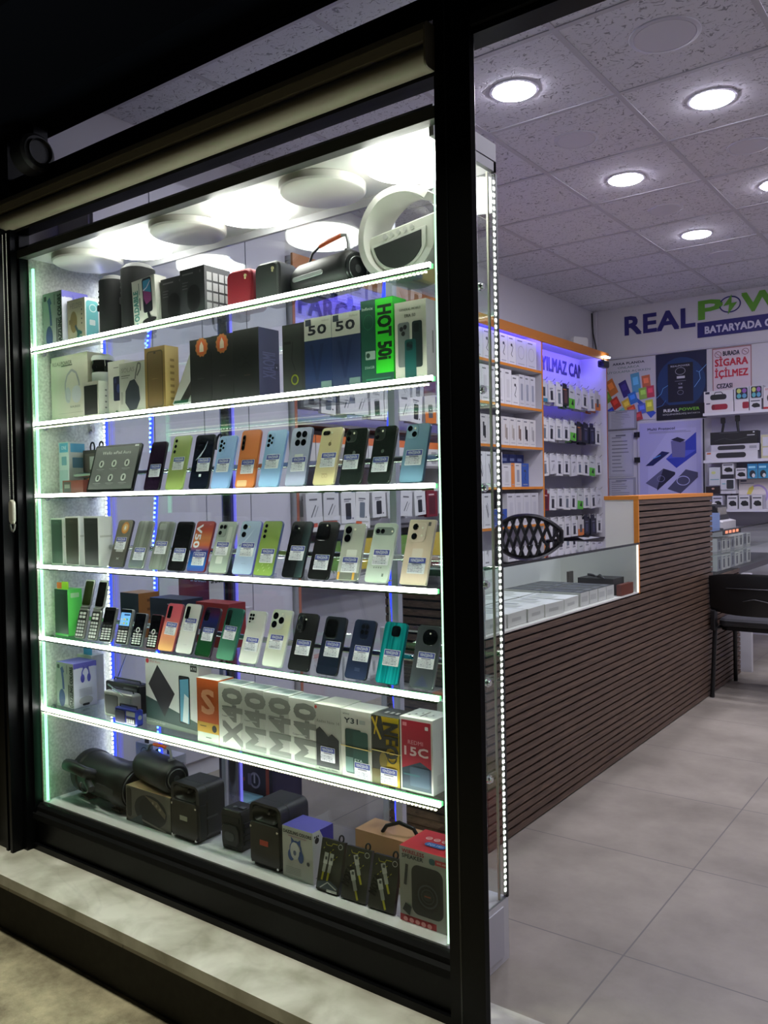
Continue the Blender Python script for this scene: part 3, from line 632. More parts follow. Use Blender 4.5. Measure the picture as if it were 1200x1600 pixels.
phone(4, -2.034, .073, .153, 19.2, 1.9, M((22, 22, 24), 0.15), BLACK, 'glossy black phone left of the orange-blue fronted phone in the middle row', islands=[(14, 6, 18, 34, 8, M((12, 12, 14), 0.12))], lenses=[(14, 14, 5.2, (50, 50, 52)), (14, 28, 5.2, (50, 50, 52))], sticker=(0.55, 0.32))
SUN = fade_mat('sunset_film', [(0.0, (70, 76, 150)), (0.16, (40, 110, 190)), (0.40, (52, 62, 130)), (0.52, (196, 104, 70)), (0.66, (214, 132, 84)), (0.82, (184, 76, 60)), (1.0, (150, 60, 66))], 2, 0.25, 0.155)
phone(4, -1.946, .075, .155, 19.5, 2.5, SUN, M((130, 40, 50), 0.35), 'phone showing an orange and blue advertising film with large white lettering', sticker=(0.55, 0.25), prints=[('T', 'V50', 0.24, 0.70, 0.15, (230, 228, 236), -90, 0.46), ('t', 'vivo', 0.78, 0.93, 0.022, (240, 120, 110)), ('r', 0.3, 0.42, 0.62, 0.428, (190, 200, 230)), ('r', 0.3, 0.40, 0.52, 0.407, (190, 200, 230))])
phone(4, -1.852, .074, .154, 20, .5, M((168, 176, 166), 0.3), SIL, 'silver-green phone in a clear case left of the pale blue one, middle row', islands=[(20, 6, 28, 36, 8, M((150, 158, 150), 0.25))], lenses=[(14, 15, 5.5, (100, 104, 100)), (27, 15, 5.5, (100, 104, 100)), (14, 31, 5.5, (100, 104, 100))], sticker=(0.5, 0.47), prints=[('rr', 0.30, 0.18, 0.66, 0.32, 0.003, (214, 218, 208)), ('rr', 0.62, 0.55, 0.82, 0.9, 0.004, (196, 202, 190))], cover=glass_mat('clear_case_plastic', (0.93, 0.95, 0.93), 1.4))
phone(4, -1.754, .076, .156, 19.3, 2.5, M((172, 190, 218), 0.3), M((110, 108, 190), 0.35), 'pale blue phone with lilac edge left of the green one in the middle row', lenses=[(15, 16, 7.2, (60, 64, 74)), (15, 36, 7.2, (60, 64, 74))], flash=[(29, 16, 2.2)], sticker=(0.55, 0.46), prints=[('p', [(0.08, 0.52), (0.16, 0.52), (0.72, 0.86), (0.50, 0.68)], (206, 220, 238)), ('t', 'SAMSUNG', 0.5, 0.2, 0.016, (130, 140, 170))])
phone(4, -1.669, .074, .156, 18.7, -.6, M((134, 158, 78), 0.33), M((84, 96, 130), 0.35), 'green phone with small leaf-like marks on its lower back in the middle row', lenses=A3(13, 13, 13.5, 4.6), sticker=(0.55, 0.36), prints=[('l', [(0.2+0.08*i, 0.08+0.05*((i*7) % 4)), (0.26+0.08*i, 0.11+0.05*((i*7) % 4))], 0.0014, (196, 204, 164)) for i in range(8)])
BKF = fade_mat('black_sheen_fade', [(0.0, (18, 18, 20)), (0.55, (26, 28, 30)), (1.0, (70, 88, 92))], 0, 0.22, 0.08)  # grey sheen on the right side painted in as a colour fade
phone(4, -1.563, .074, .156, 19.9, -.5, BKF, BLACK, 'black phone with a grey sheen on its right side right of the green one', lenses=[(14, 14, 5.4, (44, 46, 48)), (14, 30, 5.4, (44, 46, 48))], flash=[(26, 18, 1.8)], sticker=(0.55, 0.43))
phone(4, -1.47, .073, .155, 19.3, -2.1, M((20, 20, 21), 0.3), M((44, 44, 46), 0.3, 0.5), 'black phone with a big square camera of three lenses in the middle row', islands=[(23, 5, 40, 41, 10, M((14, 14, 15), 0.15))], lenses=[(13, 15, 7.4, (70, 70, 72)), (13, 36, 7.4, (70, 70, 72)), (32, 25, 7.4, (70, 70, 72))], flash=[(32, 10, 2.2)], sticker=(0.55, 0.29))
phone(4, -1.372, .071, .149, 17.1, .3, M((180, 182, 170), 0.28), M((200, 200, 196), 0.2, 0.7), 'silver phone with two large black lenses and a gold edged foot, middle row', islands=[(16, 5, 22, 40, 11, M((150, 152, 146), 0.25))], lenses=[(16, 16, 8.8, (16, 16, 18)), (16, 35, 8.8, (16, 16, 18))], flash=[(33, 14, 2.4)], sticker=(0.53, 0.28), prints=[('rr', 0.30, 0.40, 0.76, 0.54, 0.002, (214, 216, 208)), ('r', 0.02, 0.02, 0.98, 0.14, (110, 112, 104)), ('r', 0.05, 0.02, 0.14, 0.15, (206, 150, 60)), ('r', 0.72, 0.02, 0.82, 0.15, (206, 150, 60))])
phone(4, -1.281, .072, .152, 19.2, -1.4, M((198, 208, 196), 0.3), M((214, 220, 210), 0.3), 'white phone with a wide grey camera bar across its back in the middle row', islands=[(32, 10, 53, 18, 9, M((128, 140, 132), 0.2))], lenses=[(15, 19.5, 5.5, (70, 78, 76)), (28, 19.5, 5.5, (70, 78, 76))], flash=[(54, 19.5, 2.4)], sticker=(0.55, 0.42), prints=[('r', 0.3+0.1*i, 0.235, 0.36+0.1*i, 0.26, (150, 160, 150)) for i in range(4)]+[('r', 0.72, 0.10, 0.80, 0.15, (110, 120, 110))])
phone(4, -1.174, .077, .161, 18.8, -.3, M((222, 200, 178), 0.3), M((230, 214, 196), 0.3), 'peach phone in a clear sleeve at the right end of the middle row', islands=[(27, 8, 42, 42, 10, M((230, 210, 190), 0.25))], lenses=[(20, 17, 7.4, (190, 176, 160)), (20, 38, 7.4, (190, 176, 160))], flash=[(38, 19, 2.4), (38, 36, 2.4)], sticker=(0.55, 0.29), prints=[('rr', 0.30, 0.38, 0.70, 0.55, 0.002, (228, 214, 200)), ('r', 0.74, 0.90, 0.84, 0.96, (90, 80, 74))], r=0.004)
# lowest row
SALM = fade_mat('salmon_fade', [(0.0, (226, 168, 108)), (0.4, (226, 140, 112)), (0.7, (222, 104, 112)), (1.0, (220, 92, 108))], 2, 0.3, 0.147)
phone(5, -2.088, .070, .147, 19.8, .5, SALM, M((150, 70, 80), 0.35), 'salmon pink phone fading to orange beside the keypad phones', islands=[(15, 8, 15, 34, 4, M((24, 20, 22), 0.15))], lenses=[(15, 14, 4.6, (40, 36, 38)), (15, 25, 4.6, (40, 36, 38)), (15, 36, 4.6, (40, 36, 38))], sticker=(0.56, 0.47), srot=0.03)
phone(5, -2.005, .072, .151, 19.3, .2, M((206, 204, 200), 0.3), M((60, 60, 66), 0.3), 'white phone with black camera strip right of the salmon one in the lowest row', islands=[(15, 8, 15, 34, 4, M((20, 20, 24), 0.15))], lenses=[(15, 14, 4.6, (40, 40, 44)), (15, 25, 4.6, (40, 40, 44)), (15, 36, 4.6, (40, 40, 44))], sticker=(0.54, 0.58), prints=[('t', 'SAMSUNG', 0.5, 0.18, 0.016, (150, 150, 160))])
AUR = fade_mat('aurora_fade', [(0.0, (20, 54, 30)), (0.35, (26, 70, 40)), (0.5, (34, 40, 54)), (0.75, (36, 40, 96)), (0.9, (70, 30, 60)), (1.0, (44, 24, 44))], 2, 0.15, 0.146)
phone(5, -1.92, .069, .146, 20.3, -1.8, AUR, M((44, 30, 40), 0.3), 'dark phone shimmering green and violet in the lowest row', islands=[(14, 7, 18, 30, 7, M((16, 16, 22), 0.15))], lenses=[(14, 14, 5, (50, 50, 60)), (14, 27, 5, (50, 50, 60))], sticker=(0.55, 0.45))
TEALF = fade_mat('sea_green_fade', [(0.0, (96, 150, 124)), (0.5, (64, 122, 100)), (1.0, (40, 92, 84))], 2, 0.2, 0.15, 0.2)
phone(5, -1.828, .071, .150, 20.2, -1.7, TEALF, M((60, 110, 96), 0.25, 0.4), 'sea green phone right of the dark shimmering one in the lowest row', islands=[(15, 6, 17, 40, 5, M((24, 40, 38), 0.15))], lenses=[(15, 14, 5.4, (60, 80, 76)), (15, 27, 5.4, (60, 80, 76)), (15, 39, 4, (60, 80, 76))], sticker=(0.5, 0.52), srot=0.03)
phone(5, -1.735, .070, .148, 20, -.7, M((208, 206, 200), 0.35), M((220, 218, 212), 0.3), 'white phone with four small lenses in a dark grid in the lowest row', islands=[(16, 6, 21, 28, 4, M((214, 212, 206), 0.3))], lenses=[(11, 12, 3.6, (30, 30, 34)), (20, 12, 3.6, (30, 30, 34)), (11, 21, 3.6, (30, 30, 34)), (20, 21, 3.6, (30, 30, 34)), (11, 29, 2.4, (30, 30, 34))], sticker=(0.55, 0.36))
YW = fade_mat('pearl_fade', [(0.0, (206, 208, 198)), (0.5, (214, 214, 190)), (0.75, (222, 220, 184)), (1.0, (214, 214, 206))], 2, 0.3, 0.158)
phone(5, -1.644, .075, .158, 19.9, -1, YW, M((200, 204, 196), 0.3), 'pearl white phone with three big black lenses in the lowest row', islands=[(24, 6, 42, 44, 14, M((216, 218, 206), 0.25))], lenses=[(15, 17, 8.6, (30, 30, 32)), (15, 38, 8.6, (30, 30, 32)), (36, 27, 8.6, (30, 30, 32))], flash=[(36, 11, 2.2)], sticker=(0.5, 0.43))
phone(5, -1.548, .074, .154, 19.5, -.1, M((30, 31, 32), 0.3), M((16, 16, 16), 0.3), 'matt black phone with two bright ringed lenses, left of the navy one, lowest row', islands=[(18, 5, 26, 42, 12, M((16, 16, 17), 0.2))], lenses=[(15, 15, 8.4, (190, 190, 188)), (15, 35, 8.4, (190, 190, 188))], flash=[(30, 15, 2)], sticker=(0.56, 0.40))
phone(5, -1.448, .072, .152, 19.4, -.6, fade_mat('navy_fade', [(0.0, (20, 26, 40)), (0.6, (34, 42, 58)), (1.0, (40, 46, 56))], 2, 0.25, 0.152), M((24, 26, 30), 0.3), 'navy phone with a big ringed square camera in the lowest row', islands=[(24, 6, 38, 46, 10, M((60, 62, 64), 0.2, 0.5)), (24, 8, 34, 42, 9, M((16, 16, 18), 0.15))], lenses=[(15, 19, 7.4, (60, 60, 64)), (15, 39, 7.4, (60, 60, 64)), (33, 29, 6.4, (90, 90, 92))], sticker=(0.58, 0.44))
phone(5, -1.352, .071, .151, 19.8, -2.1, M((44, 52, 78), 0.15), M((24, 30, 44), 0.3), 'dark blue glossy phone left of the turquoise one', islands=[(35, 8, 24, 36, 8, M((28, 34, 54), 0.15))], lenses=[(29, 16, 5, (70, 76, 90)), (41, 16, 5, (70, 76, 90)), (29, 28, 5, (70, 76, 90)), (41, 28, 5, (70, 76, 90))], sticker=(0.6, 0.43), prints=[('r', 0.42, 0.14+0.02*i, 0.66, 0.146+0.02*i, (80, 88, 116)) for i in range(3)])
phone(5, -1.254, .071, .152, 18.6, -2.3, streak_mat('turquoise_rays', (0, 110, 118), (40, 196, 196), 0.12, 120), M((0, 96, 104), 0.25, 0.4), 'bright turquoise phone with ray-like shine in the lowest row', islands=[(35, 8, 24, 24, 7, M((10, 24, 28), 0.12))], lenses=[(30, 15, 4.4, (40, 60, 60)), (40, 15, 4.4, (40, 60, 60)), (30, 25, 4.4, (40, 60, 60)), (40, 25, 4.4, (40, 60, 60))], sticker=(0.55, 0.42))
phone(5, -1.152, .070, .151, 17.7, -1.9, M((72, 76, 80), 0.2), M((120, 124, 126), 0.25, 0.6), 'dark grey phone with a round black camera at the right end of the lowest row', islands=[(36, 8, 38, 34, 16, M((14, 16, 18), 0.12))], lenses=[(27, 19, 5.5, (60, 62, 66)), (44, 19, 5.5, (60, 62, 66)), (27, 31, 4.5, (60, 62, 66)), (44, 31, 4.5, (60, 62, 66))], flash=[(36, 17, 2)], sticker=(0.55, 0.45), prints=[('p', [(0.2, 0.04), (0.5, 0.22), (0.8, 0.04)], (40, 46, 70))])

# keypad phones, left end of the lowest row
KEYM = M((190, 190, 186), 0.4)
def keypad(mb, x0, x1, z0, z1, rows, cols, km):
    dw = (x1-x0)/cols; dh = (z1-z0)/rows
    for r_ in range(rows):
        for c_ in range(cols): mb.rr(x0+dw*c_+dw*.1, x0+dw*(c_+1)-dw*.1, z0+dh*r_+dh*.16, z0+dh*(r_+1)-dh*.16, 0.0016, -0.0014, 0.0, km, 'y', 0.0004, None, 2)
def flip(x, yaw, label, scr):
    root = empty('flip_phone', (x, 1.632, SZ[5]+0.0036), label, 'flip phone', 'keypad phones on the fifth shelf', (-R(15), 0, R(yaw)))
    w, h = .047, .100
    MB().rr(0, w, 0, h, .008, 0, .010, M((150, 150, 144), 0.3, 0.4), 'y', .0015).build('keypad_half', root)
    g = MB(); g.rr(.003, w-.003, .004, h-.006, .005, -.0006, .0002, M((40, 40, 38), 0.4)); keypad(g, .005, w-.005, .006, .062, 5, 3, KEYM); keypad(g, .007, w-.007, .066, .090, 2, 2, M((210, 210, 206), 0.3)); g.build('keypad', root)
    g = MB(); g.cyl((.004, .004, h+.003), .005, w-.008, M((120, 120, 116), 0.3, 0.5), 'x', 14); g.build('hinge', root)
    lid = MB().rr(0, w, h+.006, h+.100, .009, .004, .011, M((196, 196, 190), 0.25, 0.5), 'y', .0015).build('lid', root)
    MB().rr(.004, w-.004, h+.012, h+.094, .006, .003, .0045, scr, 'y', .0003).build('screen', lid)
flip(-2.523, 4.6, 'silver flip phone standing open, the left one of two', M((52, 62, 34), 0.12))
flip(-2.450, 2.7, 'silver flip phone standing open, the right one of two', M((26, 24, 24), 0.12))
def barphone(x, yaw, w, h, body, edge, scr, label, scr_h=0.40, ring=False, digits=False):
    root = empty('keypad_phone', (x, 1.632, SZ[5]+0.0042), label, 'keypad phone', 'keypad phones on the fifth shelf', (-R(16), 0, R(yaw)))
    MB().rr(0, w, 0, h, .007, 0, .012, body, 'y', .0018, edge).build('body', root)
    g = MB().rr(.005, w-.005, h*(1-scr_h)-.002, h-.012, .002, -.0006, .0004, scr)
    if digits: g.plane_print((.005, -.0006, h*(1-scr_h)-.002), (1, 0, 0), (0, 0, 1), w-.01, h*scr_h-.010, [('r', .35, .78, .95, .9, E_BLUEDOT if False else M((60, 100, 170), .4))]+[('rr', .08+.3*(i % 3), .1+.3*(i//3), .24+.3*(i % 3), .26+.3*(i//3), .001, M(((200, 220, 240), (240, 220, 120), (120, 220, 160))[i % 3], .4)) for i in range(6)])
    g.build('screen', root)
    g = MB(); keypad(g, .005, w-.005, .006, h*.40, 5, 3, M((196, 196, 192), 0.4)); keypad(g, .005, w-.005, h*.42, h*.50, 1, 3, M((70, 70, 74), .3))
    if ring: g.tube([(w/2+.007*math.cos(R(a)), -.0012, h*.49+.007*math.sin(R(a))) for a in range(0, 360, 24)], .0014, M((220, 220, 216), .3), 6, True)
    g.build('keypad', root)
barphone(-2.385, 5.9, .055, .114, M((26, 26, 27), .3), M((170, 170, 166), .3, .5), M((16, 16, 18), .12), 'black keypad phone with dark screen and silver edge, next to the flip phones', .44)
barphone(-2.299, 5.2, .054, .113, M((24, 24, 25), .3), M((176, 178, 176), .3, .5), E_SCREEN, 'keypad phone with a lit blue screen', .46, digits=True)
barphone(-2.222, 4.7, .050, .105, M((18, 20, 26), .25), M((140, 142, 146), .3, .5), M((12, 14, 20), .12), 'black keypad phone with round centre key and silver edge', .40, ring=True)
barphone(-2.145, 1.5, .050, .106, M((18, 18, 22), .25), M((110, 30, 36), .35), M((12, 12, 16), .12), 'black keypad phone with round centre key and dark red edge', .40, ring=True)

# tablet with its lit start screen
root = empty('tablet', (-2.438, 1.635, SZ[3]+.0036), 'dark tablet with a lit welcome screen on a stand', 'tablet', None, (-R(17), 0, R(3.0)))
tw, th = .228, .160
MB().rr(0, tw, 0, th, .008, 0, .009, M((18, 19, 20), .3), 'y', .0015).build('body', root)
c = [('t', 'Wello wPad Aura', .5, .86, .075, (220, 224, 214), 0, .66)]
for i in range(6):
    u = .20+.3*(i % 3); v = .60 if i < 3 else .26
    c += [('e', u, v, .058, .085, (200, 206, 196)), ('rr', u-.02, v-.045, u+.02, v+.045, .002, (60, 64, 60)), ('r', u-.09, v-.135, u+.09, v-.12, (150, 154, 148)), ('r', u-.05, v-.165, u+.05, v-.152, (130, 134, 128))]
mb = MB().rr(.008, tw-.008, .008, th-.008, .003, -.0006, .0004, E_TABLET); mb.plane_print((.008, -.0006, .008), (1, 0, 0), (0, 0, 1), tw-.016, th-.016, c, .0002); mb.build('screen', root)
MB().box(tw*.35, tw*.65, .009, .014, 0.0, .11, BLACK).build('stand', root, smooth=False)
MB().box(tw-.030, tw-.012, -.0010, -.0004, th-.010, th-.004, M((210, 210, 210), .5)).build('corner_label', root, smooth=False)
# ================================================================ cartons and loudspeakers on the shelves
def carton(name, label, cat, x0, w, h, d, y0, z, cf, cs=None, ct=None, F=(), S=(), T=(), group=None, lean=0, yaw=0, tilt=0, stick=None, extra=None):
    cs = cs or cf; ct = ct or cs
    mb = MB(); mb.boxm(0, w, 0, d, 0, h, mm(cf), mm(cs), mm(ct))
    if F: mb.plane_print((0, 0, 0), (1, 0, 0), (0, 0, 1), w, h, F)
    if S: mb.plane_print((w, 0, 0), (0, 1, 0), (0, 0, 1), d, h, S)
    if T: mb.plane_print((0, 0, h), (1, 0, 0), (0, 1, 0), w, d, T)
    if stick or extra:
        root = empty(name, (x0, y0, z+.0006+d*math.sin(R(lean))), label, cat, group, (-R(lean), R(tilt), R(yaw)))
        mb.build('box_body', root, smooth=False)
        if stick: put_sticker(root, w*stick[0], h*stick[1], -.0014, stick[2] if len(stick) > 2 else 1.0)
        if extra: extra(root, w, h, d)
        return root
    o = mb.build(name, None, (x0, y0, z+.0006+d*math.sin(R(lean))+(w*math.sin(R(-tilt))*0 if not tilt else 0)), smooth=False, rot=(-R(lean), R(tilt), R(yaw)))
    return tag(o, label, cat, group)
def headphones(u=.45, v=.35, s=1.0, col=(40, 44, 90), cat_ears=True):
    """printed over-ear headphones"""
    out = [('l', [(u-.20*s, v), (u-.19*s, v+.16*s), (u-.10*s, v+.26*s), (u+.04*s, v+.28*s), (u+.16*s, v+.20*s), (u+.20*s, v+.04*s)], .006*s, col),
           ('e', u-.17*s, v-.02*s, .11*s, .12*s, col), ('e', u+.17*s, v-.02*s, .10*s, .12*s, col)]
    if cat_ears: out += [('p', [(u-.15*s, v+.20*s), (u-.16*s, v+.36*s), (u-.02*s, v+.27*s)], col), ('p', [(u+.04*s, v+.27*s), (u+.17*s, v+.34*s), (u+.17*s, v+.18*s)], col)]
    return out
CASEG = 'cartons on the show case shelves'
DAZ_F = lambda: [('r', 0, 0, 1, 1, (142, 142, 138)), ('r', 0, 0, .62, .06, (120, 120, 118)), ('rr', .06, .86, .20, .95, .003, (34, 34, 36)), ('l', [(.34, .82), (.40, .60), (.42, .40)], .012, (60, 64, 120)), ('p', [(.24, .86), (.38, .92), (.48, .80), (.34, .74)], (60, 64, 120)), ('e', .32, .20, .18, .20, (44, 48, 100)), ('r', .70, .05, .76, .52, (50, 50, 52)), ('r', .62, .76, .66, .96, (90, 90, 90)), ('T', 'DAZZLING COLORS', .89, .48, .11, (24, 24, 26), 90, .9)]
DAZ_S = lambda: [('r', 0, 0, 1, 1, (206, 206, 222)), ('r', 0, .88, 1, 1, (104, 100, 190)), ('T', 'DAZZLING COLORS', .5, .87, .04, (214, 214, 230), 0, .8)]+headphones(.52, .66, .8, (86, 86, 176))+[('r', .22, .40-.03*i, .78, .41-.03*i, (150, 150, 160)) for i in range(6)]+[('e', .5, .14, .30, .10, (176, 176, 180)), ('rr', .35, .03, .65, .08, .004, (40, 40, 44))]
# --- top shelf
Z = SZ[1]
carton('headphone_box', 'grey and lilac headphone carton at the left end of the top shelf', 'carton', -2.672, .112, .188, .10, 1.645, Z, (142, 142, 138), (206, 206, 222), (210, 206, 230), DAZ_F(), DAZ_S(), group=CASEG)
carton('holder_box', 'sand coloured car holder carton with turquoise side on the top shelf', 'carton', -2.552, .100, .150, .055, 1.66, Z, (158, 152, 128), (226, 226, 220), (220, 214, 196), [('r', 0, 0, 1, .02, (60, 60, 50)), ('t', 'HELDER', .52, .86, .12, (118, 116, 104), 0, .7), ('e', .36, .50, .20, .24, (120, 104, 62)), ('r', .10, .46, .30, .56, (112, 96, 58)), ('l', [(.45, .42), (.68, .18)], .010, (58, 76, 84)), ('l', [(.56, .06), (.62, .28), (.82, .22)], .010, (40, 84, 80)), ('e', .72, .10, .16, .07, (70, 130, 116))]+[('e', .84, .74-.1*i, .03, .02, (60, 60, 56)) for i in range(4)],
       [('rr', .08, .1, .92, .94, .01, (112, 190, 194)), ('rr', .3, .40, .7, .52, .003, (220, 232, 230)), ('o', .55, .78, .26, .09, .003, (214, 236, 236))], group=CASEG)
def tower(x, w, d, h, label, y0):
    root = empty('tower_speaker', (x, y0, Z), label, 'loudspeaker', 'tall black speakers on the top shelf')
    CL = mesh_mat('speaker_cloth', (30, 31, 32), (16, 16, 17), .002, .8)
    MB().rr(0, w, 0, d, .038, .002, h, CL, 'z', .016, None, 8).build('cloth_body', root)
    MB().rr(.002, w-.002, .002, d-.002, .033, .0, .006, BLACK, 'z').build('foot', root)
    g = MB()
    for i in range(4): g.cyl((w*.18, .0065-.0005*i*0, h*.76-.018*i), .004, .004, M((66, 66, 68), .4), 'y', 10)
    g.build('buttons', root)
    MB().rr(w*.14, w*.26, h*.44, h*.54, .004, .002, .006, M((54, 55, 56), .4), 'y').build('port_cover', root)
tower(-2.392, .090, .095, .205, 'tall black cloth speaker beside the sand coloured carton', 1.655)
tower(-2.290, .098, .100, .228, 'tallest black cloth speaker, left of the phone stand carton', 1.665)
carton('stand_box', 'white phone stand carton leaning left with vertical teal lettering', 'carton', -2.172, .110, .150, .045, 1.645, Z, (210, 208, 198), (226, 224, 214), (232, 232, 226), [('e', .14, .07, .085, .055, (74, 132, 124)), ('T', 'OLDABLE', .15, .47, .15, (74, 132, 124), 90, .62), ('r', .30, .36, .34, .62, (50, 50, 54)), ('r', .30, .68, .33, .92, (110, 120, 120)), ('rr', .46, .28, .86, .98, .008, (28, 30, 40)), ('rr', .50, .58, .83, .94, .005, (62, 140, 180)), ('p', [(.50, .58), (.50, .74), (.83, .66), (.83, .50), (.60, .44)], (128, 60, 110)), ('l', [(.50, .74), (.66, .78), (.82, .90)], .003, (220, 210, 230)), ('l', [(.66, .28), (.72, .14)], .012, (30, 30, 32)), ('e', .70, .11, .30, .055, (24, 24, 26)), ('r', .42, .02, .76, .045, (90, 90, 90))], group=CASEG, tilt=-4)
BX = (40, 41, 43)
def bkF(wide): return [('r', .1, .88, .55, .91, (110, 110, 112)), ('r', .1, .72, .34, .74, (90, 90, 92)), ('r', .1, .66, .30, .68, (90, 90, 92)), ('r', .1, .60, .32, .62, (90, 90, 92)), ('rr', .30, .14, .82, .66, .03, (14, 14, 15)), ('e', .84, .90, .03, .03, (90, 90, 92))]
carton('speaker_box', 'small black speaker carton beside the phone stand carton', 'carton', -2.064, .106, .140, .06, 1.662, Z, BX, (48, 48, 50), (60, 60, 62), bkF(1), group=CASEG)
carton('speaker_box', 'larger black speaker carton with a light grid on its side', 'carton', -1.955, .106, .146, .10, 1.645, Z, (46, 47, 49), (66, 66, 68), (86, 86, 88), bkF(1), [('r', .08+.23*i, .12+.2*j, .27+.23*i, .28+.2*j, (150, 150, 150)) for i in range(4) for j in range(4)], group=CASEG)
def cube_speaker(x, w, h, d, y0, gm, bm, label):
    root = empty('cube_speaker', (x, y0, Z+.0006), label, 'loudspeaker', 'small cube speakers on the top shelf')
    MB().rr(0, w, 0, h, .020, .004, d, bm, 'y', .006, None, 7).build('housing', root)
    MB().rr(.004, w-.004, .004, h-.004, .018, 0, .008, gm, 'y', .003, None, 7).build('grille', root)
    MB().cyl((w-.020, -.003, h-.022), .0045, .004, M((226, 220, 170), .3), 'y', 12).cyl((w-.020, -.0035, h-.029), .003, .002, M((226, 220, 170), .3), 'y', 10).build('badge', root)
cube_speaker(-1.772, .100, .112, .07, 1.655, mesh_mat('red_grille', (168, 44, 58), (96, 18, 28)), M((146, 34, 46), .5), 'small red cube speaker with a dotted grille')
cube_speaker(-1.655, .092, .112, .075, 1.650, mesh_mat('grey_grille', (74, 78, 76), (26, 28, 28)), M((42, 44, 44), .5), 'small dark grey cube speaker with a dotted grille')
tag(MB().rr(0, .05, 0, .11, .01, 0, .04, M((26, 26, 28), .5), 'y', .004).build('black_speaker', None, (-1.86, 1.75, Z+.0006)), 'black small speaker half hidden behind the red cube speaker', 'loudspeaker')
def boombox(x, y0, z, L, r, yaw, label, grp, stripe=True, ends=(1,), strap_lift=.03):
    root = empty('boombox_speaker', (x, y0, z+r), label, 'loudspeaker', grp, (0, 0, R(yaw)))
    RB = M((33, 35, 35) if stripe else (20, 21, 22), .5); prof = [(0.0, 0.0), (r*.72, 0.0), (r*.9, .006), (r, .02), (r*1.0, L-.02), (r*.92, L-.006), (r*.80, L), (0, L)]
    MB().lathe([(a, t) for a, t in prof], (0, 0, 0), RB, 'x', 36).build('barrel', root)
    for e in (0, 1):
        xx = L+.0005 if e else -.0005; k = 1 if e else -1
        b = MB().lathe([(r*.80, -.006*k), (r*.78, .006*k), (r*.66, .006*k), (r*.62, -.002*k), (r*.60, .001*k), (0, .003*k)], (xx, 0, 0), M((28, 30, 32), .35), 'x', 32).build('bass_cone', root)
        MB().lathe([(r*.64, .004*k), (r*.60, .006*k), (r*.56, .004*k)], (xx, 0, 0), M((120, 124, 124), .3, .6), 'x', 32).build('rim', b)
        MB().cyl((xx, 0, 0), r*.2, .004*k, M((90, 92, 94), .3, .5), 'x', 16).build('dome', b)
    if stripe:
        MB().rr(L*.10, L*.66, -.006, .006, .006, -r-.003, -r+.004, M((150, 154, 152), .4), 'y', .001).build('stripe', root)
    MB().box(L*.12, L*.16, -.008, .008, r*.92, r*1.05, M((90, 92, 94), .4)).build('strap_mount', root); MB().box(L*.84, L*.88, -.010, .010, r*.9, r*1.10, M((120, 122, 124), .4)).build('strap_mount', root)
    h = r*1.05
    st = [(L*.14, 0, h), (L*.20, 0, h+strap_lift*.55), (L*.34, 0, h+strap_lift*.85)]
    MB().tube(st, .0035, M((70, 72, 74), .5), 8).build('strap', root)
    MB().tube([(L*.34, 0, h+strap_lift*.85), (L*.52, 0, h+strap_lift*1.0), (L*.74, 0, h+strap_lift*1.1)], [.0055, .0058, .0055], M((226, 98, 42), .5), 10).build('strap_grip', root)
    MB().tube([(L*.74, 0, h+strap_lift*1.1), (L*.83, 0, h+strap_lift*1.0), (L*.86, 0, h+strap_lift*.4), (L*.86, 0, h-.004)], .0045, M((150, 152, 154), .4), 8).build('strap', root)
    return root
boombox(-1.543, 1.725, Z, .218, .052, -9, 'grey barrel boombox with an orange strap on the top shelf', 'barrel boomboxes', strap_lift=.040)
# ring speaker with a lamp arc
def ring_speaker():
    root = empty('ring_speaker', (-1.205, 1.745, Z+.1205), 'big white ring speaker with a dark half-moon grille on the top shelf', 'loudspeaker')
    root.scale = (1.06, 1.06, 1.06); WH = M((208, 208, 200), .4); ro, ri, t = .112, .092, .055
    V = []; F = []; A = list(range(48, 331, 6)); n = len(A)
    mb = MB()
    sec = [(ro, -.5), (ro+.001, -.40), (ro+.001, .40), (ro, .5), (ri+.004, .5), (ri, .34), (ri+.005, .0), (ri, -.34), (ri+.004, -.5)]
    for a in A:
        tw = t*(1.0 if a > 120 else .55+.45*(a-48)/72)
        for q, y in sec: V.append((q*math.cos(R(a)), y*tw*2*.9, q*math.sin(R(a))))
    k = len(sec)
    for i in range(n-1):
        for j in range(k): F.append((i*k+j, i*k+(j+1) % k, (i+1)*k+(j+1) % k, (i+1)*k+j))
    F += [tuple(range(k)), tuple(range((n-1)*k, n*k))[::-1]]
    mb.add(V, F, WH)
    mb.build('ring', root)
    # lower bowl with slanted deck
    P = [(.102*math.cos(R(a)), .102*math.sin(R(a))) for a in range(184, 345, 8)]; P = [(-.098, -.010)]+P+[(.104, .022), (.098, .034), (-.090, .010)]
    MB().prism(P, -.030, .050, M((206, 208, 196), .4), 'y', .004).build('bowl', root)
    Pd = [(-.086, -.012)]+[(.080*math.cos(R(a))-.004, .074*math.sin(R(a))-.010) for a in range(190, 345, 8)]+[(.072, .006)]
    MB().prism(Pd, -.0345, -.028, M((214, 216, 206), .4), 'y', .001).build('grille_frame', root)
    Pg = [(-.076, -.020)]+[(.070*math.cos(R(a))-.004, .064*math.sin(R(a))-.014) for a in range(192, 340, 8)]+[(.060, -.002)]
    MB().prism(Pg, -.0365, -.034, M((36, 40, 38), .7), 'y').build('grille', root)
    g = MB()
    for i in range(5): g.cyl((-.042+.019*i, -.0365, .0005+.0023*i), .0055 if i else .007, .004, M((190, 192, 184), .35), 'y', 14)
    g.build('buttons', root)
    MB().cyl((.062, -.026, .075), .004, .003, M((120, 120, 116), .4), 'y', 10).build('screw', root)
    MB().box(-.03, .03, -.03, .04, -.1128, -.104, WH).build('foot', root)
ring_speaker()
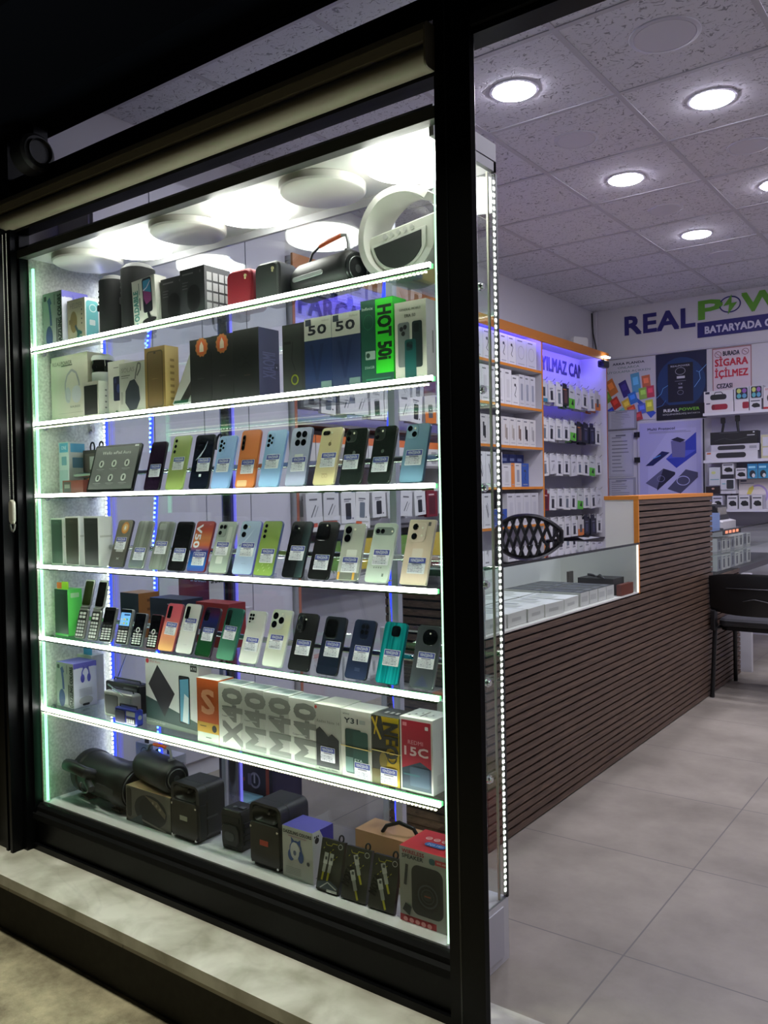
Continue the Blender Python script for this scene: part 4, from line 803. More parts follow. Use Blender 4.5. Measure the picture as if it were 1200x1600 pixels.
# --- second shelf
Z = SZ[2]
carton('headphone_box', 'cream headphone carton with a picture of white headphones, left on the second shelf', 'carton', -2.668, .215, .226, .09, 1.665, Z, (202, 196, 178), (196, 190, 172), (206, 200, 180), [('r', 0, .92, .02, 1, (50, 50, 50)), ('t', 'REAL', .17, .89, .058, (120, 116, 104), 0, .22), ('t', 'POWER', .44, .89, .058, (70, 68, 60), 0, .30), ('r', .30, .84, .60, .855, (90, 88, 80)), ('l', [(.40, .46), (.40, .58), (.46, .70), (.58, .77), (.70, .72), (.76, .60), (.78, .52)], .008, (168, 166, 168)), ('e', .47, .40, .08, .12, (186, 186, 190)), ('e', .70, .40, .13, .13, (196, 196, 200)), ('l', [(.40, .48), (.44, .32), (.52, .30)], .007, (176, 176, 180)), ('t', 'REALBUDS', .66, .22, .030, (70, 66, 60), 0, .26), ('r', .2, .13, .95, .133, (120, 116, 104))]+[('e', .2+.16*i, .045, .018, .014, (90, 86, 76)) for i in range(5)], group=CASEG)
root = empty('security_camera', (-2.418, 1.700, Z+.120), 'white cylinder camera with a dark window, standing on a small carton', 'camera')
MB().lathe([(0, 0), (.034, 0), (.036, .004), (.036, .030), (.035, .034), (0, .034)], (0, 0, 0), WHITE, 'z', 28).build('base', root)
MB().lathe([(.034, .034), (.034, .074), (0, .074)], (0, 0, 0), M((30, 30, 28), .1), 'z', 28).build('window', root)
MB().lathe([(0, .074), (.036, .074), (.037, .082), (.033, .090), (0, .091)], (0, 0, 0), WHITE, 'z', 28).build('cap', root)
MB().cyl((0, -.0345, .052), .012, .004, LENSG, 'y', 16).build('camera_lens', root)
carton('camera_box', 'small white carton with a dark front panel under the cylinder camera', 'carton', -2.452, .088, .119, .075, 1.643, Z, (196, 190, 176), (216, 214, 204), (224, 222, 212), [('rr', .10, .10, .92, .90, .002, (36, 34, 32))], [('r', .3+.2*(i % 2), .1+.08*i, .4+.2*(i % 2), .14+.08*i, (130, 130, 126)) for i in range(9)], group=CASEG)
carton('phone_box', 'white phone carton with a navy phone printed on it, second shelf', 'carton', -2.347, .087, .178, .055, 1.668, Z, (198, 194, 182), (214, 212, 204), (226, 226, 220), [('r', 0.350, 0.874, 0.650, 0.886, (100, 98, 92)), ('rr', .32, .28, .82, .72, .006, (24, 28, 52)), ('rr', .38, .60, .50, .69, .003, (50, 56, 90)), ('e', .62, .5, .10, .08, (50, 60, 110)), ('e', .5, .08, .08, .03, (100, 130, 100))], group=CASEG)
carton('speaker_box', 'light grey carton showing a dark round speaker with a loop strap, second shelf', 'carton', -2.256, .129, .160, .05, 1.645, Z, (172, 170, 158), (206, 204, 196), (214, 212, 204), [('t', 'SOLAS', .34, .86, .09, (136, 134, 126), 0, .5), ('r', .08, .74, .42, .755, (110, 108, 100)), ('r', .08, .70, .36, .71, (110, 108, 100)), ('p', [(.22, .22), (.24, .45), (.42, .64), (.60, .66), (.76, .50), (.80, .26), (.66, .08), (.40, .06)], (46, 50, 56)), ('l', [(.62, .66), (.66, .78), (.74, .96), (.84, .94), (.82, .84), (.70, .72)], .006, (110, 108, 104)), ('r', .06, .2, .14, .44, (150, 148, 138))], group=CASEG)
carton('phone_box', 'gold phone carton with a phone front printed on it, second shelf', 'carton', -2.126, .096, .193, .052, 1.643, Z, (132, 104, 56), (196, 164, 106), (206, 176, 118), [('rr', .12, .05, .90, .94, .010, (74, 58, 34)), ('rr', .16, .07, .86, .92, .008, (104, 82, 48)), ('r', .46, .89, .56, .92, (52, 40, 24)), ('r', 0.350, 0.496, 0.650, 0.504, (130, 106, 66))], [('r', .35, .16+.1*i, .65, .20+.1*i, (150, 120, 70)) for i in range(7)], group=CASEG)
carton('watch_box', 'white carton leaning back with a dark curved gadget printed on it', 'carton', -2.020, .100, .196, .04, 1.66, Z, (208, 208, 204), (222, 222, 218), (226, 226, 224), [('p', [(.30, .02), (.62, .62), (.78, .80), (.98, .86), (.98, .60), (.86, .52), (.68, .02)], (50, 50, 52)), ('r', .05, .0, .7, .05, (36, 96, 72)), ('t', 'BA', .84, .93, .07, (70, 70, 70), 0, .2)], group=CASEG, lean=24)
BADGE = lambda u, v, r: [('p', [(u+(r*(1.0 if i % 2 else .88))*math.cos(i*math.pi/12), v+(r*(1.0 if i % 2 else .88))*.5*math.sin(i*math.pi/12)) for i in range(24)], (184, 110, 54)), ('e', u, v, r*.72, r*.36, (206, 96, 48)), ('p', [(u-.10, v-.07), (u+.10, v-.07), (u+.09, v+.02), (u, v+.09), (u-.09, v+.02)], (222, 206, 190))]
DKB = (30, 30, 29)
carton('phone_box', 'dark phone carton with an orange seal, the left one of two', 'carton', -1.917, .092, .191, .06, 1.643, Z, DKB, (52, 52, 54), (60, 60, 62), BADGE(.56, .87, .30)+[('r', 0.350, 0.390, 0.650, 0.410, (50, 50, 49))], group=CASEG)
carton('phone_box', 'dark phone carton with an orange seal, the right one of two', 'carton', -1.824, .088, .192, .06, 1.643, Z, DKB, (52, 52, 54), (60, 60, 62), BADGE(.50, .87, .30)+[('r', 0.350, 0.390, 0.650, 0.410, (50, 50, 49))], group=CASEG)
carton('phone_box', 'wide dark phone carton with a faint cross mark and slate blue side', 'carton', -1.735, .099, .195, .080, 1.643, Z, (26, 26, 26), (58, 58, 88), (70, 70, 90), [('l', [(.30, .66), (.50, .58), (.70, .66)], .004, (16, 16, 16)), ('l', [(.30, .46), (.50, .54), (.70, .46)], .004, (16, 16, 16)), ('r', .42, .34, .66, .36, (62, 44, 38))], [('t', 'XIAOMI', .48, .48, .26, (86, 88, 124), 90, .36), ('rr', .74, .42, .96, .52, .003, (34, 34, 60)), ('t', 'x', .85, .47, .03, (220, 220, 230))], group=CASEG)
carton('phone_box', 'narrow black phone carton with a yellow-green ring, second shelf', 'carton', -1.552, .082, .186, .05, 1.648, Z, (40, 41, 40), (30, 30, 30), (50, 50, 50), [('rr', .05, .04, .80, .97, .004, (46, 48, 46)), ('r', 0.070, 0.720, 0.370, 0.760, (22, 22, 22)), ('l', [(.45, .75), (.40, .5), (.55, .34)], .003, (28, 28, 28)), ('o', .52, .21, .16, .075, .004, (120, 126, 30))], group=CASEG)
VF = lambda: [('r', 0, .70, 1, 1, (196, 194, 184)), ('T', '50', .48, .835, .12, (20, 22, 34), 0, .66), ('rr', .05, .90, .26, .985, .001, (50, 56, 70)), ('t', 'HyBend', .78, .945, .028, (150, 146, 132), 0, .26), ('p', [(.20, .64), (.32, .64), (.46, .26), (.60, .64), (.72, .64), (.50, .14), (.42, .14)], (24, 38, 74)), ('rr', .60, .02, .98, .13, .001, (100, 120, 120))]
carton('phone_box', 'blue phone carton with a big 50 on its pale top, left of two', 'carton', -1.469, .092, .190, .06, 1.643, Z, (30, 46, 86), (44, 60, 100), (200, 198, 190), VF(), group=CASEG)
carton('phone_box', 'blue phone carton with a big 50 on its pale top, right of two', 'carton', -1.376, .092, .189, .06, 1.643, Z, (36, 48, 84), (44, 60, 100), (176, 174, 168), VF()+[('rr', .26, .92, .62, .985, .002, (206, 206, 198))], group=CASEG)
carton('phone_box', 'bright green phone carton with vertical black lettering', 'carton', -1.282, .099, .208, .055, 1.643, Z, (22, 76, 60), (40, 190, 40), (60, 200, 60), [('r', .46, .13, .995, .995, (52, 204, 44)), ('T', 'HOT 50i', .74, .60, .19, (14, 46, 20), -90, .62), ('t', 'Infinix', .22, .90, .036, (206, 220, 210), 0, .34), ('o', .24, .74, .16, .09, .0012, (30, 110, 76)), ('rr', .14, .30, .44, .40, .002, (150, 170, 160)), ('e', .22, .35, .06, .03, (40, 70, 60)), ('t', '256GB', .26, .21, .03, (170, 186, 176), 0, .30), ('r', .15, .06, .90, .075, (40, 120, 90)), ('r', .15, .03, .60, .045, (40, 120, 90))], group=CASEG)
carton('phone_box', 'white phone carton showing three green-grey phones, right end of the second shelf', 'carton', -1.179, .090, .188, .055, 1.643, Z, (206, 204, 190), (222, 222, 214), (230, 230, 226), [('t', 'GENERAL MOBILE', .5, .90, .028, (60, 58, 54), 0, .68), ('t', 'ERA 50', .5, .82, .040, (60, 58, 54), 0, .34), ('rr', .10, .18, .48, .74, .006, (118, 126, 124)), ('rr', .56, .16, .88, .74, .006, (34, 48, 48)), ('rr', .32, .03, .68, .52, .006, (24, 84, 82)), ('e', .22, .66, .06, .03, (30, 34, 34)), ('e', .34, .68, .06, .03, (30, 34, 34)), ('e', .28, .60, .06, .03, (30, 34, 34)), ('rr', .62, .60, .78, .71, .004, (20, 28, 28)), ('rr', .38, .38, .58, .49, .004, (14, 52, 52)), ('e', .44, .45, .05, .025, (8, 20, 24)), ('e', .52, .43, .05, .025, (8, 20, 24))], [('r', .45, .34, .55, .62, (150, 150, 140))], group=CASEG)
# --- third shelf, left corner
Z = SZ[3]
carton('accessory_box', 'white and sky blue accessory carton in the left corner of the third shelf', 'carton', -2.674, .060, .180, .07, 1.69, Z, (206, 214, 214), (216, 220, 216), (226, 230, 228), [('r', .10, .80, .95, .98, (96, 170, 206)), ('t', 'ONE', .55, .89, .07, (226, 240, 246), 0, .5), ('rr', .3, .55, .8, .72, .003, (120, 160, 180)), ('r', .1, .1, .9, .46, (176, 196, 200))], [('r', .1, .8, .9, .97, (96, 170, 206)), ('rr', .2, .5, .8, .70, .003, (110, 150, 176))], group=CASEG)
def bag_loops(root, w, h, d):
    for a in (.25, .72): MB().tube([(w*a+.012*math.cos(R(t)), .02, h+.010+.018*math.sin(R(t))) for t in range(-60, 241, 20)], .003, BLACK, 6).build('loop', root)
carton('clear_gift_box', 'clear-windowed dark carton with two black loops on the third shelf', 'carton', -2.604, .110, .150, .05, 1.74, Z, (74, 66, 60), (60, 54, 50), (50, 46, 44), [('r', .10, .08, .9, .92, (104, 92, 84)), ('r', .35, .55, .7, .85, (206, 204, 196)), ('e', .3, .26, .10, .10, (220, 130, 50))], extra=bag_loops, group=CASEG)
carton('accessory_box', 'flat red-brown carton lying below the chrome rail by the tablet', 'carton', -2.585, .118, .044, .045, 1.645, Z, (112, 50, 36), (120, 56, 40), (130, 64, 46), [('r', .05, .1, .42, .9, (58, 62, 56)), ('r', .10, .4, .36, .7, (120, 124, 112))], group=CASEG)
# --- fourth shelf, left end
Z = SZ[4]
carton('phone_box', 'slim white phone carton at the far left of the fourth shelf', 'carton', -2.675, .026, .152, .055, 1.68, Z, (206, 206, 196), (220, 220, 212), (226, 226, 220), [('r', .3, .1+.1*i, .7, .15+.1*i, (120, 120, 112)) for i in range(6)], group=CASEG)
for i, (x0, w, h, d, cf, nm) in enumerate([(-2.660, .068, .158, .052, (56, 66, 58), 'phone carton with a greenish dark front, left of three on the fourth shelf'), (-2.575, .077, .164, .052, (62, 56, 46), 'phone carton with a brownish dark front, middle of three on the fourth shelf'), (-2.468, .080, .164, .055, (46, 46, 44), 'phone carton with a charcoal front, right of three on the fourth shelf')]):
    carton('phone_box', nm, 'carton', x0, w, h, d, 1.644, Z, (206, 206, 198), (222, 222, 216), (230, 230, 226), [('r', .03, .02, .97, .97, cf), ('r', .30, .90, .62, .915, tuple(int(v*1.35) for v in cf)), ('rr', .1, .08, .9, .86, .004, tuple(int(v*.86) for v in cf))], [('r', .1, .58, .9, .62, (190, 190, 180))], group=CASEG)
# --- fifth shelf, left end and cartons behind the keypad phones
Z = SZ[5]
carton('phone_box', 'plain white carton in the left corner of the fifth shelf', 'carton', -2.674, .040, .155, .06, 1.70, Z, (206, 208, 200), (220, 222, 214), (228, 228, 222), group=CASEG)
def green_tabs(root, w, h, d):
    MB().rr(.0, w*.42, h, h+.022, .003, .01, .013, M((226, 104, 44), .5), 'y').build('hang_tab', root); MB().rr(w*.45, w*.92, h, h+.026, .003, .006, .009, M((160, 206, 40), .5), 'y').build('hang_tab', root)
carton('phone_box', 'green phone carton with orange and lime hang tabs on the fifth shelf', 'carton', -2.652, .078, .160, .055, 1.645, Z, (24, 40, 30), (96, 214, 92), (120, 220, 116), [('r', 0, 0, 1, .05, (70, 160, 70)), ('rr', .12, .10, .86, .90, .006, (12, 20, 16)), ('e', .5, .5, .2, .2, (16, 26, 20))], [('rr', .2, .82, .8, .92, .002, (170, 220, 160))], extra=green_tabs, group=CASEG)
carton('speaker_box', 'dark blue carton with an orange-brown side behind the keypad phones', 'carton', -2.42, .098, .150, .085, 1.745, Z, (30, 38, 60), (168, 110, 58), (196, 150, 110), [], [('r', .4, .2+.2*i, .55, .26+.2*i, (120, 76, 40)) for i in range(4)], group=CASEG)
carton('speaker_box', 'navy carton right of the orange-sided one behind the keypad phones', 'carton', -2.262, .160, .142, .085, 1.745, Z, (28, 36, 58), (34, 42, 66), (48, 52, 84), [('r', 0.550, 0.870, 0.850, 0.890, (190, 196, 210))], group=CASEG)
carton('speaker_box', 'red carton behind the white and shimmering phones of the lowest row', 'carton', -2.06, .150, .138, .07, 1.765, Z, (140, 34, 44), (150, 44, 52), (160, 52, 58), group=CASEG)
# --- lowest shelf
Z = SZ[6]
carton('accessory_box', 'cream carton with a sky blue tab in the left corner of the lowest shelf', 'carton', -2.674, .085, .160, .05, 1.74, Z, (206, 202, 186), (214, 212, 198), (222, 220, 208), extra=lambda root, w, h, d: MB().rr(w*.3, w*.85, h, h+.024, .003, .01, .013, M((86, 170, 214), .5), 'y').build('hang_tab', root), group=CASEG)
carton('headphone_box', 'grey and lilac headphone carton at the left of the lowest shelf', 'carton', -2.650, .100, .152, .090, 1.643, Z, (142, 142, 138), (206, 206, 222), (126, 120, 200), DAZ_F(), DAZ_S(), group=CASEG)
def radio(x, y, w, h, d, body, label, grp, grille, ant=None, digits=False):
    root = empty('pocket_radio', (x, y, Z+.0006), label, 'radio', grp)
    MB().rr(0, w, 0, h, .008, 0, d, body, 'y', .003).build('case', root)
    MB().rr(w*.05, w*.50, h*.12, h*.86, .005, -.002, .002, grille, 'y', .001).build('speaker_grille', root)
    c = MB().rr(w*.56, w*.95, h*.60, h*.88, .002, -.0012, .001, M((120, 124, 124), .3), 'y'); c.rr(w*.56, w*.95, h*.14, h*.50, .002, -.001, .001, M((60, 62, 64), .35), 'y'); c.build('dial', root)
    g = MB().cyl((w*.955, d*.5, h*.55), h*.14, .006, M((150, 150, 148), .3, .5), 'x', 16); g.build('tuning_knob', root)
    g = MB()
    for i in range(4): g.rr(w*.58+w*.09*i, w*.64+w*.09*i, h*.2, h*.42, .001, -.002, .0, M((176, 178, 178), .35), 'y')
    g.build('keys', root)
    if ant: MB().tube(ant, [.0022, .0012], CHROME, 8).build('antenna', root)
    MB().tube([(w*.1, d*.5, h-.002), (w*.12, d*.5, h+.008), (w*.88, d*.5, h+.008), (w*.9, d*.5, h-.002)], .0025, M((40, 40, 42), .4), 6).build('carry_handle', root)
radio(-2.46, 1.705, .180, .098, .045, M((26, 26, 28), .35), 'black portable radio behind the silver and black one', 'radios on the lowest shelf', M((16, 16, 17), .5), [(.02, .03, .09), (.05, .06, .20)])
radio(-2.388, 1.648, .150, .084, .035, M((150, 150, 146), .3, .4), 'silver and black portable radio with its antenna folded down', 'radios on the lowest shelf', M((20, 20, 21), .5), [(.03, -.004, .108), (.115, -.006, .078)])
root = radio(-2.282, 1.612, .110, .052, .028, M((34, 44, 130), .3), 'small blue box radio with glowing digits in front of the silver one', 'radios on the lowest shelf', M((14, 18, 46), .4))
o = MB(); o.plane_print((-2.282, 1.612, Z), (1, 0, 0), (0, 0, 1), .110, .052, []); 
tag(MB().lathe([(0, -.02), (.022, -.02), (.028, -.012), (.028, .012), (.022, .02), (0, .02)], (0, 0, 0), M((190, 40, 56), .4), 'y', 28).build('mini_speaker', None, (-2.20, 1.735, Z+.0290)), 'small round red speaker between the radios and the tablet carton', 'loudspeaker')
carton('tablet_box', 'white tablet carton showing a dark tablet and its cover', 'carton', -2.186, .250, .214, .05, 1.662, Z, (206, 208, 206), (216, 218, 218), (226, 226, 224), [('p', [(0, 0), (1, 0), (1, .16), (.0, .42)], (58, 78, 78)), ('p', [(0, 0), (1, 0), (1, .05), (0, .10)], (150, 160, 154)), ('p', [(.06, .60), (.24, .90), (.56, .52), (.36, .16)], (44, 42, 50)), ('rr', .64, .12, .84, .80, .006, (24, 28, 36)), ('p', [(.66, .15), (.82, .13), (.82, .77), (.66, .74)], (96, 160, 190)), ('p', [(.70, .15), (.80, .13), (.82, .50), (.74, .55)], (206, 220, 222)), ('e', .05, .94, .03, .035, (206, 60, 70)), ('t', 'iPad Aura', .20, .94, .035, (190, 120, 120), 0, .20), ('t', 'LeatherFeel design', .20, .06, .030, (214, 220, 212), 0, .34), ('rr', .86, .88, .98, .97, .002, (50, 52, 54)), ('t', 'KTE', .92, .925, .03, (220, 220, 220), 0, .09)], group=CASEG)
TOPW = [('rr', .1, .12, .9, .88, .004, (176, 190, 186)), ('r', .15, .2, .5, .55, (206, 214, 210)), ('r', .55, .3, .85, .8, (150, 164, 160))]
carton('phone_box', 'orange phone carton with a large pale S', 'carton', -1.902, .091, .186, .060, 1.625, Z, (186, 84, 28), (206, 104, 40), (222, 222, 214), [('r', 0, 0, 1, .16, (176, 186, 170)), ('r', 0, .16, 1, .32, (190, 150, 50)), ('T', 'S', .52, .65, .36, (214, 150, 112), 0, .56), ('e', .80, .24, .11, .055, (40, 40, 36)), ('r', 0.130, 0.254, 0.430, 0.266, (70, 56, 20)), ('r', .4, .08, .66, .095, (90, 96, 86))], group=CASEG)
def casper(txt, small): return [('T', txt, .62, .50, .42, (126, 128, 122), 90, .86), ('t', 'Casper', .28, small, .026, (60, 62, 60), 0, .26), ('r', .42, small-.008, .7, small+.008, (170, 172, 166))]
for i, (x0, w, h, txt, nm) in enumerate([(-1.810, .089, .182, 'X40', 'white phone carton with vertical grey lettering beginning with X, beside the orange one'), (-1.720, .090, .180, 'M40', 'white phone carton with vertical grey M40 lettering, first of three after the X one'), (-1.629, .092, .178, 'M40', 'white phone carton with vertical grey M40 lettering, middle one of three'), (-1.537, .090, .175, 'M40', 'white phone carton with vertical grey M40 lettering, last of three before the red-dotted one')]):
    carton('phone_box', nm, 'carton', x0, w, h, .060, 1.625, Z, ((200, 202, 192), (184, 186, 178), (182, 184, 176), (206, 208, 198))[i], (206, 208, 200), (226, 228, 222), casper(txt, (.50, .50, .62, .46)[i]), (), TOPW, group=CASEG)
carton('phone_box', 'greyish phone carton with a red dot and black phones printed, beside the M40 ones', 'carton', -1.447, .089, .171, .085, 1.625, Z, (180, 180, 170), (200, 200, 190), (222, 220, 206), [('e', .06, .95, .05, .025, (200, 60, 54)), ('t', 'Redmi Note 14', .52, .75, .045, (120, 118, 110), 0, .84), ('p', [(.06, .06), (.06, .60), (.20, .66), (.60, .50), (.60, .06)], (30, 32, 36)), ('p', [(.50, .06), (.50, .52), (.66, .58), (.92, .50), (.92, .06)], (22, 24, 28)), ('t', 'Redmi 5G Note', .5, .035, .03, (60, 70, 64), 0, .7)], stick=(.5, .26, .95), group=CASEG)
carton('phone_box', 'white phone carton with a dark green phone and a rubber band around it', 'carton', -1.357, .095, .170, .075, 1.625, Z, (206, 204, 194), (220, 218, 208), (228, 226, 216), [('t', 'vivo', .17, .94, .034, (50, 56, 60), 0, .22), ('T', 'Y31', .34, .84, .075, (40, 48, 54), 0, .46), ('rr', .62, .81, .82, .87, .002, (170, 176, 170)), ('rr', .14, .06, .68, .72, .006, (24, 60, 54)), ('rr', .40, .06, .90, .70, .006, (34, 74, 66)), ('r', .14, .08, .40, .3, (110, 140, 134)), ('t', 'EYA', .58, .27, .04, (206, 220, 220), 0, .26)], stick=(.70, .13, 1.0), extra=lambda root, w, h, d: MB().tube([(-.0012, -.0012, h*.455), (w+.0012, -.0012, h*.445), (w+.0012, d+.0012, h*.46), (-.0012, d+.0012, h*.46)], .0011, M((206, 178, 96), .5), 6, True).build('rubber_band', root), group=CASEG)
carton('phone_box', 'yellow and black phone carton with diagonal graphics and a rubber band', 'carton', -1.260, .083, .168, .075, 1.625, Z, (190, 160, 30), (60, 60, 50), (70, 70, 62), [('p', [(0, .60), (0, 1), (.36, 1), (.52, .62), (.52, .20), (.3, 0), (0, 0)], (44, 44, 38)), ('l', [(.02, .97), (.34, .66)], .006, (200, 170, 40)), ('l', [(.22, .99), (.10, .72)], .004, (200, 170, 40)), ('T', 'NEO', .70, .66, .26, (40, 40, 30), -90, .50), ('o', .74, .42, .18, .09, .004, (60, 54, 26)), ('e', .42, .36, .14, .12, (120, 104, 40)), ('r', 0, .0, .3, .22, (90, 80, 34))], T=[('r', .2+.2*i, .4, .3+.2*i, .6, (206, 204, 196)) for i in range(3)], stick=(.62, .14, 1.0), extra=lambda root, w, h, d: MB().tube([(-.0012, -.0012, h*.49), (w+.0012, -.0012, h*.48), (w+.0012, d+.0012, h*.49), (-.0012, d+.0012, h*.49)], .0011, M((206, 178, 96), .5), 6, True).build('rubber_band', root), group=CASEG)
carton('phone_box', 'red-fronted white phone carton at the right end of the lowest shelf', 'carton', -1.174, .093, .177, .085, 1.625, Z, (206, 206, 200), (224, 224, 218), (228, 228, 222), [('r', .05, .03, .95, .96, (176, 32, 56)), ('p', [(.05, .03), (.95, .03), (.95, .34), (.62, .42), (.05, .30)], (50, 66, 84)), ('t', 'REDMI', .48, .67, .055, (222, 150, 160), 0, .46), ('T', '15C', .5, .55, .115, (230, 196, 200), 0, .72), ('rr', .09, .88, .22, .93, .001, (226, 140, 150)), ('rr', .78, .86, .88, .91, .002, (236, 236, 236)), ('rr', .3, .08, .9, .34, .004, (70, 90, 112)), ('r', .1, .22, .6, .24, (60, 110, 120))], [('r', .45, .45, .56, .82, (190, 190, 184)), ('rr', .2, .1, .8, .25, .002, (206, 206, 200))], [('r', .12+.12*i, .2+.15*(i % 3), .18+.12*i, .3+.15*(i % 4), (130, 130, 124)) for i in range(6)], group=CASEG)
carton('phone_box', 'white carton standing behind the red-fronted one in the right corner', 'carton', -1.155, .105, .186, .05, 1.76, Z, (206, 206, 202), (220, 220, 216), (230, 230, 226), [('r', 0, .86, 1, .87, (160, 160, 156))], group=CASEG)
# --- floor of the show case
Z = SZ[7]
def big_cylinder():
    root = empty('large_boombox', (-2.650, 1.755, Z+.078), 'big black barrel speaker with moulded handle on the show case floor', 'loudspeaker', None, (0, 0, R(-5)))
    K = M((19, 20, 21), .45); L, r = .33, .076
    MB().lathe([(0, 0), (r*.86, 0), (r, .018), (r, .05), (r*.94, .056), (r*.94, .25), (r, .256), (r, L-.016), (r*.88, L), (0, L)], (0, 0, 0), K, 'x', 40).build('barrel', root)
    b = MB().lathe([(r*.82, .0), (r*.80, .006), (r*.62, -.002), (0, .006)], (L, 0, 0), M((20, 20, 21), .4), 'x', 32).build('bass_cone', root)
    MB().lathe([(r*.84, -.002), (r*.82, .008), (r*.78, .002)], (L, 0, 0), M((60, 62, 64), .35), 'x', 32).build('rim', b)
    MB().tube([(.03, -.060, .030), (.03, -.095, .046), (.05, -.104, .050), (.13, -.104, .050), (.15, -.098, .044), (.155, -.062, .026)], .019, M((26, 27, 28), .45), 12).build('handle', root)
    MB().tube([(.15, -.085, .010), (.19, -.092, -.008)], .012, M((66, 68, 70), .35), 12).build('port_tube', root)
    MB().tube([(.135+.026*math.cos(R(t)), -.088, -.012+.020*math.sin(R(t))) for t in range(150, 391, 20)], .0025, M((150, 150, 150), .3, .6), 6).build('ring', root)
    MB().rr(.19, .30, -.010, .010, .004, -r-.001, -r+.004, M((44, 46, 48), .4), 'y').build('control_strip', root)
    MB().box(.04, .09, -.05, .05, -.078, -.07, K).box(.24, .29, -.05, .05, -.078, -.07, K).build('feet', root)
big_cylinder()
carton('speaker_box', 'grey speaker carton with an oval dark picture, lying under the small boombox', 'carton', -2.300, .222, .114, .10, 1.66, Z, (104, 100, 92), (96, 92, 84), (184, 152, 112), [('r', 0, 0, 1, .06, (60, 60, 58)), ('rr', .02, .14, .13, .96, .01, (46, 40, 34)), ('e', .56, .46, .36, .44, (40, 42, 42)), ('e', .60, .48, .30, .36, (22, 23, 24)), ('p', [(.42, .88), (.72, .78), (.90, .5), (.88, .36), (.60, .70)], (110, 100, 82)), ('e', .62, .72, .02, .04, (150, 140, 120)), ('e', .70, .67, .02, .04, (150, 140, 120)), ('e', .78, .60, .02, .04, (150, 140, 120)), ('l', [(.36, .16), (.9, .02)], .006, (140, 130, 126)), ('p', [(.06, .02), (.4, .02), (.36, .3)], (70, 84, 88))], group=CASEG)
boombox(-2.300, 1.735, Z+.1146, .215, .050, -11, 'black barrel boombox with an orange strap lying on a carton', 'barrel boomboxes', stripe=False, strap_lift=.030)
def pa_speaker(x, w, h, d, y0, badge, label):
    root = empty('party_speaker', (x, y0, Z+.0006), label, 'loudspeaker', 'black boxy speakers on the show case floor')
    K = M((26, 27, 29), .5); P = rrect(0, w, 0, h, .030, 8)
    g = MB().prism(rrect(0, w, .006, h, .022, 8), .034, d, K, 'y', .004); g.rr(0, w, .006, h*.71, .012, .004, .036, K, 'y', .004)
    P_ = [(0, h*.69), (w*.10, h*.69), (w*.10, h*.93), (w*.14, h*.955), (w*.86, h*.955), (w*.90, h*.93), (w*.90, h*.69), (w, h*.69)]+[(w-.022+.022*math.cos(R(a)), h-.022+.022*math.sin(R(a))) for a in range(0, 91, 15)]+[(.022+.022*math.cos(R(a)), h-.022+.022*math.sin(R(a))) for a in range(90, 181, 15)]
    g.prism(P_, .004, .036, K, 'y'); g.build('cabinet', root)
    MB().rr(.004, w-.004, .010, h*.70, .012, -.001, .008, M((13, 13, 14), .3), 'y', .002).build('front_plate', root)
    hm = MB(); n = 20; V = []
    for k, (sx, sz, yy) in enumerate(((w*.40, h*.125, .008), (w*.26, h*.080, .022), (.012, .010, .0335))):
        for i in range(n):
            a = 2*math.pi*i/n; V.append((w/2+sx*math.copysign(abs(math.cos(a))**.6, math.cos(a)), yy, h*.83+sz*math.copysign(abs(math.sin(a))**.6, math.sin(a))))
    hm.add(V, [(k*n+i, k*n+(i+1) % n, (k+1)*n+(i+1) % n, (k+1)*n+i) for k in range(2) for i in range(n)]+[tuple(range(2*n, 3*n))], M((16, 16, 17), .35))
    b = hm.T = None; horn = hm.build('horn', root, loc=(0, -.003, 0))
    MB().lathe([(0, -.006), (.006, -.004), (.009, .004), (.009, .01)], (w/2, .024, h*.84), M((110, 112, 116), .2, .5), 'y', 16).build('tweeter', horn)
    for sx in (.08, .92):
        for sz in (.06, .62): MB().cyl((w*sx, -.003, h*sz), .0035, .004, CHROME, 'y', 10).build('screw', root)
    MB().box(w*.36, w*.62, -.0022, -.0008, h*.36, h*.44, M(badge, .5)).build('badge', root, smooth=False)
    MB().box(w*.1, w*.9, .008, d-.01, 0, .008, BLACK).build('foot', root, smooth=False)
    MB().rr(d*.3, d*.7, h*.40, h*.43, .003, w-.001, w+.002, M((60, 62, 64), .4), 'x').build('side_groove', root)
pa_speaker(-2.073, .128, .172, .110, 1.655, (176, 176, 160), 'black boxy speaker with a silver badge, left one of two')
pa_speaker(-1.730, .122, .180, .120, 1.655, (190, 60, 40), 'black boxy speaker with a red badge, right one of two')
root = empty('mini_speaker', (-1.884, 1.690, Z+.0006), 'small black rugged speaker with an octagonal front between the two boxy ones', 'loudspeaker')
K = M((22, 23, 25), .5); w, h, d = .088, .118, .07
MB().prism([(.006, 0), (w-.006, 0), (w, .02), (w, h-.014), (w-.008, h), (.008, h), (0, h-.014), (0, .02)], 0, d, K, 'y', .003).build('housing', root)
MB().prism([(.014, .014), (w-.020, .014), (w-.010, .028), (w-.010, .062), (w-.022, .074), (.016, .074), (.006, .062), (.006, .028)], -.005, .002, M((24, 25, 26), .4), 'y', .002).build('front_grille', root)
MB().rr(.020, w-.026, .028, .054, .012, -.0065, -.004, M((52, 54, 56), .35), 'y', .001).build('grille_bars', root)
g = MB()
for i in range(4): g.box(w-.0005, w+.003, .008+.0*i, d-.01, .020+.018*i, .030+.018*i, M((26, 27, 28), .5))
g.build('side_ribs', root, smooth=False)
MB().cyl((w*.4, d*.35, h-.001), .006, .003, M((120, 122, 122), .3), 'z', 14).box(w*.6, w*.85, d*.3, d*.5, h-.001, h+.003, M((70, 72, 74), .4)).build('top_controls', root)
MB().rr(.01, w-.01, .082, .098, .003, -.002, .001, M((20, 20, 21), .5), 'y').build('vent', root)
